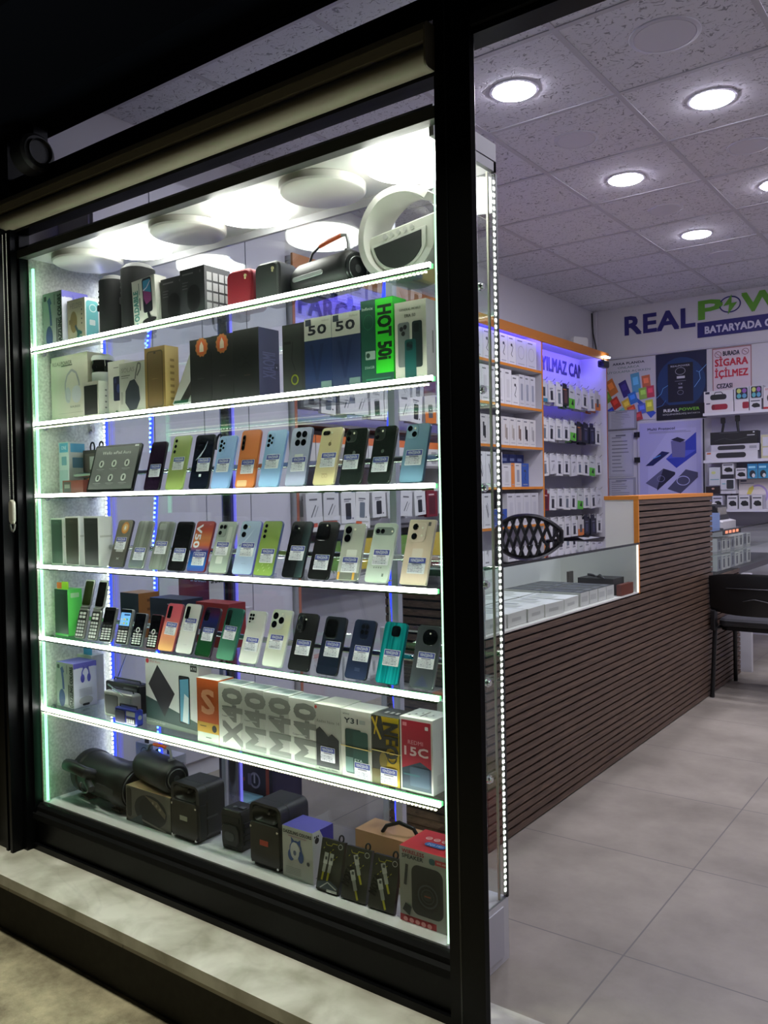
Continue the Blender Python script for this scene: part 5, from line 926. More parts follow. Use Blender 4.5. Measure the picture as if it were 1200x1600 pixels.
carton('headphone_box', 'white and violet carton with blue cat-ear headphones on the show case floor', 'carton', -1.600, .110, .140, .085, 1.655, Z, (198, 198, 192), (220, 220, 218), (104, 98, 190), [('T', 'DAZZLING COLORS', .5, .90, .060, (40, 40, 46), 0, .92), ('r', .2, .82, .8, .84, (180, 150, 160))]+headphones(.45, .48, .95, (62, 90, 156))+[('e', .42, .56, .15, .17, (220, 222, 224)), ('e', .42, .52, .05, .05, (110, 120, 150)), ('e', .86, .38, .05, .04, (80, 80, 84))]+[('r', .12, .22-.03*i, .62, .23-.03*i, (150, 150, 146)) for i in range(5)], [('p', [(.34, 1), (1, 1), (1, .55), (.8, .5)], (70, 66, 170)), ('e', .2, .82, .10, .06, (40, 40, 44))]+[('e', .1+.08*i, .90, .03, .02, (40, 40, 44)) for i in range(3)]+[('r', .1, .1, .6, .12, (150, 150, 150))], group=CASEG)
def cable_pack(x, w, h, lean, yaw, label, diag):
    root = empty('cable_pack', (x, 1.642, Z+.0042), label, 'cable pack', 'black and yellow cable packs on the show case floor', (-R(lean), 0, R(yaw)))
    Y = (196, 186, 60); W = (206, 206, 202); c = [('r', 0, 0, 1, 1, (62, 62, 54)), ('o', .84, .90, .10, .055, .0016, W)]
    c += [('l', [(.20, .93), (.24, .88), (.46, .88), (.50, .93), (.72, .93)], .0018, Y)]+[('l', [(.12+.1*i, .80-.06*((i*3) % 4)), (.17+.1*i, .83-.06*((i*3) % 4))], .0018, Y) for i in range(7)]
    if diag:
        c += [('T', 'MOTA', .19, .44, .17, (24, 24, 22), 75, .62)]
        for ox, oz in ((0, 0), (-.06, -.30)): c += [('l', [(.40+ox, .86+oz), (.52+ox, .68+oz)], .014, W), ('l', [(.52+ox, .68+oz), (.64+ox, .50+oz)], .011, (176, 176, 170)), ('l', [(.64+ox, .50+oz), (.76+ox, .34+oz)], .006, Y), ('r', .40+ox, .78+oz, .50+ox, .84+oz, (90, 92, 90))]
    else:
        for ox in (.30, .54): c += [('l', [(ox, .74), (ox-.02, .52)], .013, W), ('l', [(ox-.02, .52), (ox-.05, .36)], .010, (176, 176, 170)), ('l', [(ox-.05, .36), (ox-.08, .2)], .006, Y), ('r', ox-.04, .60, ox+.05, .66, (90, 92, 90))]
        c += [('p', [(.05, .04), (.95, .04), (.95, .12), (.6, .22), (.05, .16)], (84, 94, 100)), ('l', [(.2, .05), (.5, .18), (.9, .08)], .003, W), ('r', .5, .0, .95, .05, (196, 200, 190))]
    mb = MB(); mb.boxm(0, w, 0, .012, 0, h, M((62, 62, 54), .25), M((40, 40, 36), .3), M((30, 30, 28), .4)); mb.plane_print((0, 0, 0), (1, 0, 0), (0, 0, 1), w, h, c); mb.build('blister_card', root, smooth=False)
    MB().tube([(w*.78+.007*math.cos(R(t)), .006, h+.006+.009*math.sin(R(t))) for t in range(-60, 241, 20)], .0022, BLACK, 6).build('hang_loop', root)
cable_pack(-1.470, .074, .128, 15, 3, 'cable pack with two upright yellow cables, left of three', False)
cable_pack(-1.385, .078, .128, 15, 2, 'cable pack with slanted yellow cables, middle of three', True)
cable_pack(-1.297, .078, .128, 15, 2, 'cable pack with slanted yellow cables, right of three beside the red-topped carton', True)
carton('gift_carton', 'tan carton with a black carry handle behind the cable packs', 'carton', -1.440, .190, .125, .09, 1.775, Z, (186, 140, 96), (176, 130, 88), (206, 158, 112), [], [], [], extra=lambda root, w, h, d: MB().tube([(w*.40+.0, d*.25, h), (w*.46, d*.30, h+.018), (w*.64, d*.42, h+.030), (w*.86, d*.5, h+.020), (w*.93, d*.52, h)], .0055, BLACK, 8).build('carry_handle', root), group=CASEG)
def blk(): return [('r', 0, 0, 1, 1, (170, 170, 164)), ('r', 0, .0, .72, .09, (176, 40, 50)), ('rr', .24, .14, .86, .80, .020, (40, 42, 44)), ('e', .56, .42, .25, .20, (30, 31, 33)), ('o', .56, .42, .20, .155, .004, (70, 76, 80)), ('o', .56, .42, .13, .10, .003, (60, 64, 68)), ('e', .56, .42, .09, .06, (48, 50, 52)), ('T', 'SPEAKER', .56, .42, .018, (180, 90, 60), 0, .12), ('T', 'WIRELESS', .28, .95, .048, (150, 40, 56), 0, .44), ('T', 'SPEAKER', .27, .885, .050, (50, 58, 62), 0, .42), ('rr', .60, .86, .72, .94, .006, (50, 90, 100)), ('r', .72, .87, .98, .94, (186, 56, 62)), ('t', 'WK-A02', .85, .905, .025, (230, 220, 216), 0, .2), ('p', [(.06, .16), (.20, .10), (.24, .22), (.12, .26)], (50, 54, 56)), ('l', [(.12, .5), (.16, .78)], .008, (60, 62, 64))]+[('e', .12+.12*i, .045, .045, .032, (226, 150, 150)) for i in range(5)]
carton('speaker_box', 'big red-topped wireless speaker carton at the right end of the show case floor', 'carton', -1.196, .146, .183, .115, 1.643, Z, (170, 170, 164), (176, 60, 60), (206, 44, 54), blk(), (), [('e', .28+.16*i, .62-.05*i*0, .055, .06, (230, 150, 150)) for i in range(5)]+[('o', .28+.16*i, .62, .06, .07, .0015, (240, 220, 220)) for i in range(5)]+[('rr', .34, .26, .74, .44, .01, (50, 110, 190)), ('t', 'ZQS-1401', .54, .35, .08, (220, 226, 240), 0, .3)], group=CASEG)
# cartons standing on the shop floor behind the show case
carton('earbud_box', 'white carton with a hang tab behind the big barrel speaker, left of two', 'carton', -2.60, .10, .30, .05, 1.925, 0.0, (196, 196, 196), (206, 206, 208), (214, 214, 216), [('o', .5, .86, .24, .10, .003, (60, 60, 64))], [('rr', .2, .58, .8, .95, .004, (30, 30, 34)), ('r', .45, .65, .55, .85, (220, 220, 220))], group='cartons on the floor behind the show case', extra=lambda root, w, h, d: MB().box(w*.4, w*.6, .01, .014, h, h+.02, BLACK).build('hang_tab', root))
carton('earbud_box', 'white carton with a hang tab behind the small boombox, right of two', 'carton', -2.47, .09, .28, .05, 1.925, 0.0, (176, 176, 182), (190, 190, 198), (206, 206, 210), [('o', .5, .86, .24, .10, .003, (80, 80, 84))], [('rr', .2, .62, .8, .9, .004, (120, 120, 126))], group='cartons on the floor behind the show case', extra=lambda root, w, h, d: MB().box(w*.4, w*.6, .01, .014, h, h+.02, BLACK).build('hang_tab', root))
carton('game_box', 'dark violet carton with orange stripes and a note symbol on the shop floor', 'carton', -2.50, .29, .22, .16, 2.24, 0.0, (40, 34, 62), (50, 44, 80), (60, 56, 92), [('r', .05, .86, .9, .92, (190, 80, 60)), ('r', .88, .1, .94, .9, (190, 80, 60)), ('o', .68, .55, .10, .14, .008, (170, 160, 190)), ('rr', .55, .45, .62, .65, .004, (120, 110, 150)), ('r', .66, .5, .69, .66, (200, 190, 210)), ('r', .1, .5, .5, .56, (150, 60, 60))], [('r', .1, .1, .9, .9, (60, 54, 92))], group='cartons on the floor behind the show case')
carton('speaker_box', 'red and white wireless speaker carton standing behind the left blue light hose', 'carton', -2.45, .165, .160, .10, 2.02, .80, (150, 40, 50), (206, 206, 206), (150, 70, 70), [('T', 'WIRELESS', .66, .8, .1, (226, 180, 180), 0, .5), ('T', 'SPEAKER', .66, .66, .1, (230, 230, 230), 0, .5)], [('T', 'WIRELESS', .45, .80, .10, (120, 50, 60), 0, .7), ('T', 'SPEAKER', .45, .64, .12, (40, 40, 44), 0, .7)], group='cartons on the cupboard shelf behind the show case')
tag(MB().box(-2.55, -2.2, 2.0, 2.15, .785, .80, M((200, 200, 206), .4)).box(-2.55, -2.53, 2.0, 2.06, 0, .785, M((200, 200, 206), .4)).box(-2.22, -2.2, 2.0, 2.06, 0, .785, M((200, 200, 206), .4)).build('side_table', smooth=False), 'white side table behind the left part of the show case', 'table')
carton('glass_box', 'pale turquoise flat carton on the shop floor behind the chrome post', 'carton', -2.40, .17, .085, .13, 2.08, 0.0, (120, 170, 182), (130, 180, 190), (140, 196, 208), [('r', .1, .2, .9, .8, (170, 206, 214))], (), [('r', .1, .1, .6, .5, (170, 214, 222))], group='cartons on the floor behind the show case')
# ================================================================ shop interior
# --- slatted counter along the shop, low part with a glass showcase, tall part behind it
XC = -1.386
counter = empty('slatted_counter', (XC, 2.41, 0), 'long counter clad in horizontal dark wood slats with a tall block at its far end', 'counter')
def ky(a): return a-2.41
def slats(mb, y0, y1, z0, z1, pitch=.0295):
    z = z0+.006
    while z+.021 <= z1:
        mb.box(-.012, 0, ky(y0), ky(y1), z, z+.0215, WOOD); z += pitch
BACKB = M((14, 12, 12), .8)
MB().box(-.434, -.014, ky(2.424), ky(3.85), 0.0, .712, M((212, 210, 210), .5)).box(-.16, -.014, ky(3.85), ky(5.06), 0, 1.15, M((226, 224, 220), .45)).box(-.434, -.16, ky(3.85), ky(5.06), 0, .712, M((212, 210, 210), .5)).build('counter_body', counter, smooth=False)
MB().box(-.0138, -.0118, ky(2.415), ky(5.06), .0, .712, BACKB).box(-.0138, -.0118, ky(3.853), ky(5.06), .70, 1.148, BACKB).build('backing_board', counter, smooth=False)
g = MB(); slats(g, 2.41, 5.06, 0, .712); z = .006+.0295*24
while z < 1.14: g.box(-.012, 0, ky(3.856), ky(5.06), z, z+.0215, WOOD); z += .0295
g.build('front_slats', counter, smooth=False)
g = MB(); z = .006
while z < .92: g.box(-.41, -.012, .002, .012, z, z+.0215, WOOD); z += .0295
g.box(-.41, -.012, .0066, .0078, .715, .936, BACKB); g.box(-.41, -.012, .010, .0138, 0, .712, BACKB); g.build('end_slats', counter, smooth=False)
MB().box(-.434, -.41, -.002, .0138, 0, .72, WHITE).build('end_panel', counter, smooth=False)
MB().box(-.164, .004, ky(3.842), ky(5.07), 1.150, 1.168, ORANGE).build('orange_top', counter, smooth=False)
MB().box(-.020, .002, ky(3.842), ky(3.853), .712, 1.150, ORANGE).build('orange_edge', counter, smooth=False)
MB().box(-.160, -.020, ky(3.846), ky(3.852), .712, 1.150, M((236, 232, 222), .45)).build('white_end_face', counter, smooth=False)
sc = empty('counter_showcase', (XC, 2.41, .714), 'low glass showcase on top of the slatted counter', 'showcase')
MB().box(-.394, 0, 0, ky(3.84), 0, .006, M((224, 222, 214), .4)).build('showcase_floor', sc, smooth=False)
MB().box(-.394, -.384, 0, ky(3.84), .006, .226, M((222, 222, 218), .45)).build('back_wall', sc, smooth=False)
MB().box(-.384, -.004, ky(3.825), ky(3.84), .006, .226, M((222, 222, 216), .45)).build('end_wall', sc, smooth=False)
MB().box(-.006, -.001, 0.004, ky(3.825), .006, .226, PANE).build('front_pane', sc, smooth=False)
MB().box(-.384, -.006, 0.008, .014, .006, .226, M((214, 212, 208), .5)).build('end_wall', sc, smooth=False)
TOPG = glass_mat('showcase_top_glass', (.90, .95, .93), 1.5, 1.6)
MB().box(-.394, .002, 0, ky(3.845), .228, .236, TOPG).build('top_pane', sc, smooth=False)
MB().box(.0, .004, 0, ky(3.845), .227, .236, M((18, 26, 24), .25)).build('top_edge', sc, smooth=False)
MB().box(-.004, .002, ky(3.828), ky(3.838), .004, .226, EM('soft_white_led', (1, 1, .92), .8)).build('corner_led', sc, smooth=False)
WB = (222, 222, 216)
pr = [('r', .08, .1, .7, .5, (196, 196, 190)), ('r', .1, .62, .5, .8, (170, 170, 166))]
rows = [(-1.53, 2.42, .10, .17, .035), (-1.62, 2.60, .20, .19, .06), (-1.62, 2.80, .20, .19, .06), (-1.62, 3.00, .20, .10, .06)]
random.seed(5); k = 0
for i in range(5):
    for j in range(2):
        w, d, h = .185, .088, .048
        carton('phone_box', 'white phone carton in the counter showcase, %s from the near end, %s line' % (('first', 'second', 'third', 'fourth', 'fifth')[i], ('front', 'rear')[j]), 'carton', -1.595 if j == 0 else -1.760, w-.032*j, h, d*1.7, 2.45+i*.155, .7205, WB, (206, 206, 200), (226, 226, 222), [('r', .1, .4, .5, .6, (180, 180, 176))], [('r', .2, .35, .7, .6, (176, 176, 172))], pr, group='cartons lying in the counter showcase', yaw=random.uniform(-3, 3))
        k += 1
for i in range(4):
    for j in range(2):
        carton('phone_box', 'dark-lidded phone carton in the counter showcase, %s of four in the %s line' % (('first', 'second', 'third', 'fourth')[i], ('front', 'rear')[j]), 'carton', -1.59 if j == 0 else -1.762, .18-.012*j, .056, .085, 3.235+i*.092, .7205, WB, (200, 200, 196), (52, 53, 56), [('r', .1, .4, .5, .6, (180, 180, 176))], [('r', .1, .3, .8, .7, (180, 180, 178))], [('rr', .08, .14, .70, .86, .004, (84, 86, 90)), ('r', .76, .2, .92, .8, (110, 112, 114))], group='cartons lying in the counter showcase')
carton('watch_box', 'flat black carton with a coiled strap on top in the counter showcase', 'carton', -1.60, .17, .075, .13, 3.64, .7205, (20, 20, 22), (26, 26, 28), (16, 16, 18), group='cartons lying in the counter showcase', extra=lambda root, w, h, d: MB().tube([(w*.2+.09*t, d*(.3+.25*math.sin(5*t)), h+.006+.006*math.cos(9*t)) for t in [i/14 for i in range(15)]], .006, M((30, 31, 33), .4), 8).build('strap', root))
carton('brick_box', 'dark red carton at the far end of the counter showcase', 'carton', -1.415, .022, .050, .15, 3.64, .7205, (110, 48, 32), (112, 50, 34), (96, 44, 32), group='cartons lying in the counter showcase')
tag(MB().box(0, .012, 0, .05, 0, .09, M((70, 62, 56), .4)).build('card_stand', None, (-1.70, 3.74, .7205)), 'small dark upright card stand at the back of the counter showcase', 'stand')
# --- second counter further back with a glass top
c2 = empty('rear_counter', (XC, 5.075, 0), 'second slatted counter with glass top behind the tall block', 'counter')
g = MB(); z = .006
while z < .66: g.box(-.012, -.002, 0.0, .60, z, z+.0215, WOOD); z += .0295
g.build('front_slats', c2, smooth=False)
MB().box(-.45, -.014, 0, .60, 0, .68, BACKB).build('counter_body', c2, smooth=False)
MB().box(-.45, -.01, .60, 2.0, .64, .68, M((60, 58, 64), .4)).build('desk_top', c2, smooth=False)
MB().box(-.45, .05, .665, .705, 0, .64, M((206, 204, 208), .45)).build('leg_panel', c2, smooth=False)
MB().box(-.006, -.001, 0.004, 1.9, .68, .935, PANE).build('front_pane', c2, smooth=False)
MB().box(-.45, -.44, 0, 1.9, .68, .935, WHITE).build('back_wall', c2, smooth=False)
MB().box(-.45, .002, 0, 1.9, .935, .943, TOPG).build('top_pane', c2, smooth=False)
MB().box(0, .003, 0, 1.9, .934, .943, M((18, 24, 24), .3)).build('top_edge', c2, smooth=False)
MB().box(-.44, -.01, 0.01, 1.9, .795, .800, SHELFGLASS).build('inner_shelf', c2, smooth=False)
random.seed(9)
ordn = ['first', 'second', 'third', 'fourth', 'fifth', 'sixth', 'seventh', 'eighth', 'ninth', 'tenth', 'eleventh', 'twelfth', 'thirteenth', 'fourteenth', 'fifteenth']
for lvl, (z, hh) in enumerate(((.6805, .10), (.8005, .085))):
    for i in range(8):
        wc = (200, 200, 196) if i % 3 else (150, 152, 158)
        pr2 = [('rr', .3, .15, .7, .75, .004, (70, 74, 84)), ('r', .2, .82, .8, .9, (120, 124, 130))]
        o = carton('accessory_box', 'small carton in the rear counter, %s from its near end on the %s level' % (ordn[i], ('lower', 'upper')[lvl]), 'carton', -1.44, .092, hh*random.uniform(.9, 1.0), .07, 5.36+i*.105, z, wc, (206, 206, 204), (214, 214, 212), pr2, pr2, group='small cartons in the rear counter', yaw=90)
root = empty('led_sign', (-1.47, 5.64, .8890), 'small red glowing sign inside the rear counter', 'sign', None, None)
MB().box(-.005, 0, -.02, .42, 0, .04, M((30, 20, 20), .4)).build('sign_board', root, smooth=False)
MB().plane_print((0, -.02, 0), (0, 1, 0), (0, 0, 1), .44, .04, [('r', 0.10, .25, 0.24, .75, E_REDLED), ('r', 0.30, .25, 0.44, .75, E_REDLED), ('r', 0.50, .25, 0.64, .75, E_REDLED), ('r', 0.70, .25, 0.84, .75, E_REDLED)]).build('glowing_letters', root, smooth=False)
# counting machine on the rear counter
root = empty('banknote_counter', (-1.40, 5.37, .9436), 'grey banknote counting machine on the rear counter by the tall block', 'counting machine', None, (0, 0, R(90)))
PG = M((186, 184, 186), .45)
MB().prism([(0, 0), (.24, 0), (.24, .13), (.21, .155), (.12, .155), (.075, .065), (0, .045)], -.02, .28, PG, 'x', .006).build('housing', root)
MB().prism([(.030, .056), (.070, .067), (.118, .150), (.060, .140)], .03, .24, M((24, 24, 26), .4), 'x').build('hopper', root, smooth=False)
g = MB()
for i in range(4): g.box(.045+.045*i, .070+.045*i, .038, .050, .085, .13, M((150, 146, 140), .4))
g.build('feed_rollers', root, smooth=False)
MB().box(-.026, -.019, .02, .20, .0, .10, M((130, 150, 190), .4)).build('side_cover', root, smooth=False)
MB().tube([(.20, .2, .01), (.24, .22, .02), (.27, .20, .012), (.25, .15, .004)], .004, BLACK, 6).build('power_cord', root)

# --- black visitor chair in front of the rear counter
ch = empty('visitor_chair', (-1.13, 5.22, 0), 'black visitor chair with a wide plastic back at the right edge', 'chair')
LEGM = M((20, 21, 22), .35)
MB().rr(-.22, .22, -.21, .21, .05, .400, .445, M((62, 62, 66), .6), 'z', .012).build('seat', ch)
MB().rr(-.21, .21, -.20, .20, .05, .378, .398, BLACK, 'z').build('seat_shell', ch)
bk = MB(); P = []
n = 14
V = []; F = []
for i in range(n+1):
    u = -1+2*i/n; x = .25*u; yb = -.235-.035*(1-u*u)
    for (dy, z) in ((0, .475), (-.012, .50), (-.03, .70), (-.026, .715), (-.004, .70), (.018, .50), (.018, .478)): V.append((x, yb+dy, z-.02*abs(u)**3 if z > .6 else z+.025*abs(u)**3))
m_ = 7
for i in range(n):
    for j in range(m_): F.append((i*m_+j, i*m_+(j+1) % m_, (i+1)*m_+(j+1) % m_, (i+1)*m_+j))
F += [tuple(range(m_)), tuple(range(n*m_, n*m_+m_))[::-1]]
bk.add(V, F, M((20, 20, 21), .35)); bk.build('backrest', ch)
MB().tube([(-.15, -.285, .63), (-.05, -.299, .632), (.08, -.299, .632), (.16, -.285, .63)], .003, M((34, 34, 36), .3), 6).tube([(-.06, -.292, .56), (0, -.296, .575), (.08, -.293, .56)], .003, M((34, 34, 36), .3), 6).build('back_ribs', ch)
for sx in (-1, 1):
    MB().tube([(sx*.235, -.275, .0), (sx*.225, -.235, .40)], .0125, LEGM, 10).build('leg', ch)
    MB().tube([(sx*.23, .22, .0), (sx*.218, .17, .39)], .0125, LEGM, 10).build('leg', ch)
    MB().tube([(sx*.222, -.235, .39), (sx*.222, .18, .39)], .011, LEGM, 10).build('seat_frame', ch)
    MB().rr(-.262, -.20, .38, .50, .01, sx*.232-.012, sx*.232+.012, M((24, 24, 25), .4), 'x', .003).build('back_bracket', ch)
# --- mesh-backed office chair behind the counter
ch = empty('office_chair', (-2.13, 4.20, 0), 'black office chair with a perforated back behind the counter', 'chair', None, (0, 0, R(12)))
V = []; F = []
NX, NZ = 22, 14
def bp(u, v):
    hw = .185; zz = .44+.625*v
    return (hw*u, -.05-.05*(1-u*u)+.03*v, zz-.085*(abs(u)**2.4)*max(0, (v-.35)/.65))
fr = MB(); edge = [bp(u, 1) for u in [-1+i/10 for i in range(21)]]; sideR = [bp(1, 1-i/8) for i in range(1, 9)]; bot = [bp(1-i/10, 0) for i in range(1, 21)]; sideL = [bp(-1, i/8) for i in range(1, 8)]
fr.tube(edge+sideR+bot+sideL, .013, M((16, 17, 18), .35), 8, True); fr.build('back_frame', ch)
lt = MB()
for i in range(-4, 9):
    for sgn in (1, -1):
        pts = []
        for s in range(24):
            v = s/23; u = (-1+i*.25+v*1.2) if sgn > 0 else (1-i*.25-v*1.2)
            if abs(u) <= 1: pts.append(bp(u, v))
        if len(pts) > 1: lt.tube(pts, .009, M((16, 17, 18), .4), 5)
lt.build('back_lattice', ch)
MB().rr(-.24, .24, -.06, .40, .06, .44, .50, M((24, 24, 26), .6), 'z', .015).build('seat', ch)
MB().tube([(0, -.055, .62), (0, -.03, .46)], .02, BLACK, 8).build('back_bracket', ch)
MB().cyl((0, .17, .10), .025, .34, CHROME, 'z', 16).build('column', ch)
for i in range(5):
    a = R(72*i+20); MB().tube([(0, .17, .11), (.28*math.cos(a), .17+.28*math.sin(a), .065)], [.022, .014], BLACK, 8).cyl((.28*math.cos(a)-.012, .17+.28*math.sin(a), .03), .028, .024, M((30, 30, 30), .5), 'x', 14).build('leg', ch)

# --- wall units on the left wall: two hook bays and one shelf bay under one orange top
WX0, WX1 = -2.998, -2.75
unit = empty('wall_unit', (-2.87, 4.9, 0), 'white wall unit with orange edges along the left wall, with hook bays and shelves', 'wall unit')
def ux(a): return a+2.87
def uy(a): return a-4.9
LAM = M((214, 212, 216), .5)
MB().box(ux(WX0), ux(WX0)+.012, uy(3.00), uy(6.92), 0, 2.33, M((188, 186, 196), .5)).build('back_panel', unit, smooth=False)
MB().box(ux(WX0), ux(WX1), uy(2.99), uy(6.94), 2.33, 2.352, M((206, 204, 208), .5)).box(ux(WX1), ux(WX1)+.012, uy(2.99), uy(6.94), 2.292, 2.360, M((190, 118, 48), .45)).build('top_board', unit, smooth=False)
for y, c in ((3.005, 'W'), (4.36, 'O'), (5.68, 'O'), (6.92, 'W')):
    MB().box(ux(WX0)+.012, ux(WX1)-.002, uy(y)-.009, uy(y)+.009, 0, 2.33, LAM).box(ux(WX1)-.002, ux(WX1), uy(y)-.009, uy(y)+.009, 0, 2.33, ORANGE if c == 'O' else M((176, 110, 90), .5)).build('upright', unit, smooth=False)
for z in (2.078, 1.798, 1.517, 1.231, .96, .70):
    MB().box(ux(WX0)+.012, ux(WX1)-.004, uy(4.37), uy(5.67), z-.018, z, LAM).box(ux(WX1)-.004, ux(WX1), uy(4.37), uy(5.67), z-.018, z, ORANGE).build('shelf_board', unit, smooth=False)
for z in (1.56, 1.36, 1.02, .80):
    MB().box(ux(WX0)+.012, ux(WX1)-.02, uy(3.02), uy(4.34), z-.014, z, M((120, 116, 122), .5)).build('shelf_board', unit, smooth=False)
MB().box(ux(WX0)+.012, ux(WX1)-.03, uy(5.70), uy(6.90), .78, .795, M((60, 58, 62), .5)).build('shelf_board', unit, smooth=False)
for y0, y1 in ((3.02, 4.34), (4.38, 5.66), (5.70, 6.905)):
    MB().box(ux(WX1)-.010, ux(WX1)-.003, uy(y0)+.02, uy(y1)-.02, 2.299, 2.327, E_VIOLET).build('violet_led_strip', unit, smooth=False)
# sign lettering on the lit back panels
root = empty('shop_sign', (-2.984, 6.555, 2.225), 'dark lettering on the violet-lit back of the right hook bay', 'sign', 'lettering on the wall unit backs')
MB().plane_print((0, -.40, -.06), (0, 1, 0), (0, 0, 1), .80, .12, [('T', 'YILMAZ CAM', .5, .5, .90, (44, 40, 84), 0, 1.0)]).build('letters', root, smooth=False)
root = empty('shop_sign', (-2.984, 3.56, 2.215), 'dark lettering on the violet-lit back of the left hook bay', 'sign', 'lettering on the wall unit backs')
MB().plane_print((0, -.26, -.06), (0, 1, 0), (0, 0, 1), .52, .12, [('T', 'PARÇA', .5, .5, .9, (44, 40, 84), 0, 1.0)]).build('letters', root, smooth=False)
root = empty('router', (-2.88, 6.66, 2.353), 'white box-shaped wireless router on top of the wall unit', 'router', None, (0, 0, R(70)))
MB().rr(-.085, .085, 0, .125, .02, -.02, .02, M((226, 224, 220), .4), 'y', .004).build('housing', root); MB().box(-.02, .02, -.0212, -.020, .055, .06, GREY).build('logo_line', root, smooth=False)
root = empty('security_camera', (-2.74, 6.83, 2.262), 'small black camera under a bright lamp at the end of the wall unit', 'camera')
MB().rr(-.03, .03, -.035, .025, .012, -.06, .05, M((22, 24, 26), .35), 'y', .004).build('housing', root); MB().cyl((0, -.062, -.005), .016, .004, LENSG, 'y', 16).build('camera_lens', root)
MB().box(-.035, .04, -.05, .05, .046, .056, E_SPOT).build('lamp', root, smooth=False); MB().tube([(0, 0, .024), (0, 0, .047)], .006, BLACK, 8).build('bracket', root)
root = empty('cable_duct', (-2.98, 7.235, 1.5), 'white cable duct with a black cable in the back left corner', 'cable duct')
MB().box(-.01, .02, -.015, .008, .87, 1.29, M((206, 204, 212), .5)).build('duct', root, smooth=False); MB().tube([(-.015, -.03, 1.28), (-.005, -.03, 1.1), (.04, -.03, .87)], .006, BLACK, 6).build('cable', root)

# generic small goods: white cartons with a printed gadget
def glyph(kind, col, tone=(60, 62, 66)):
    c = [('r', .15, .88, .62, .92, (110, 110, 114))]
    if kind == 0: c += [('l', [(.40, .70), (.64, .62), (.52, .46), (.40, .36), (.58, .28)], .006, tone), ('e', .46, .68, .12, .05, tone)]
    elif kind == 1: c += [('rr', .32, .26, .52, .74, .004, col), ('rr', .50, .20, .70, .62, .004, tuple(int(v*.85) for v in col))]
    elif kind == 2: c += [('o', .5, .5, .30, .24, .006, (176, 176, 186))]
    elif kind == 3: c += [('l', [(.36, .66), (.62, .30)], .008, tone), ('l', [(.50, .72), (.70, .36)], .005, (130, 130, 134))]
    elif kind == 4: c += [('rr', .3, .2, .7, .72, .004, col)]
    c += [('r', .2, .08, .8, .11, (170, 170, 174))]
    return c
SHN = {2.078: 'top', 1.798: 'second', 1.517: 'third', 1.231: 'fourth', .96: 'fifth'}
def row(z, y, items, sub='', group=None):
    for i, (w, h, d, col, kind, tone, what) in enumerate(items):
        nm = '%s, %s along the %s bay shelf' % (what, ordn[i], SHN[z])
        carton('accessory_box', nm, 'carton', -2.765, w-.003, h, d, y, z, col, (206, 206, 206), (214, 214, 214), glyph(kind, tone), [('r', .2, .3, .8, .7, (170, 170, 174))], group=group or ('goods on the %s shelf of the wall unit' % SHN[z]), yaw=90)
        y += w
W = (220, 220, 220)
row(2.078, 4.39, [(.15, .20, .10, W, 3, (70, 70, 74), 'white cable carton')]*3+[(.125, .205, .08, W, 0, (50, 50, 54), 'white wired-microphone carton')]*0+[(.115, .20, .10, W, 0, (44, 44, 48), 'white carton with a black clip gadget')]*4+[(.16, .20, .12, (206, 206, 216), 2, W, 'large carton with a headphone ring')]*2)
row(1.798, 4.39, [(.105, .24, .10, W, 4, (206, 206, 206), 'slim white carton')]*8+[(.11, .21, .10, W, 0, (30, 30, 34), 'white carton with a black gadget')]+[(.085, .225, .09, (200, 200, 204), 4, (150, 154, 166), 'pale carton with a dark red foot')]*3)
row(1.517, 4.39, [(.100, .195, .10, (206, 204, 200), 1, ((150, 130, 116), (168, 158, 146), (186, 180, 170), (140, 118, 104), (40, 40, 44), (176, 174, 172))[i % 6], 'white carton with a pair of %s sticks printed' % ('brown', 'sand', 'beige', 'copper', 'black', 'silver')[i % 6]) for i in range(12)])
row(1.231, 4.39, [(.115, .235, .10, W, 3, W, 'white charger carton')]*6+[(.12, .15, .12, (206, 206, 204), 4, (190, 190, 188), 'low white carton')]+[(.055, .165, .10, (214, 130, 60), 4, (214, 130, 60), 'narrow orange carton'), (.10, .165, .10, (206, 204, 200), 4, (150, 150, 156), 'white carton with a grey phone case'), (.115, .165, .10, (50, 84, 158), 0, (50, 84, 158), 'blue carton')])
row(.96, 4.39, [(.105, .23, .10, W, 3, W, 'white charger carton')]*5+[(.11, .12, .12, (46, 80, 160), 0, (46, 80, 160), 'blue earphone carton')]*2+[(.12, .225, .08, (196, 196, 198), 4, (186, 186, 190), 'plain pale carton')]*4)
for i in range(3): carton('accessory_box', 'dark blue carton lying behind the orange one, %s of three' % ordn[i], 'carton', -2.888, .11, .07, .09, 5.29+i*.115, 1.231+.166, (40, 60, 130), (36, 54, 120), (50, 70, 140), [('r', .1, .3, .7, .6, (140, 160, 210))], group='blue cartons on the fourth shelf', yaw=90)
tag(MB().box(-2.98, -2.885, 5.30, 5.62, 1.2318, 1.396, M((190, 190, 194), .5)).build('storage_box'), 'pale storage box under the dark blue cartons in the fourth shelf', 'box')

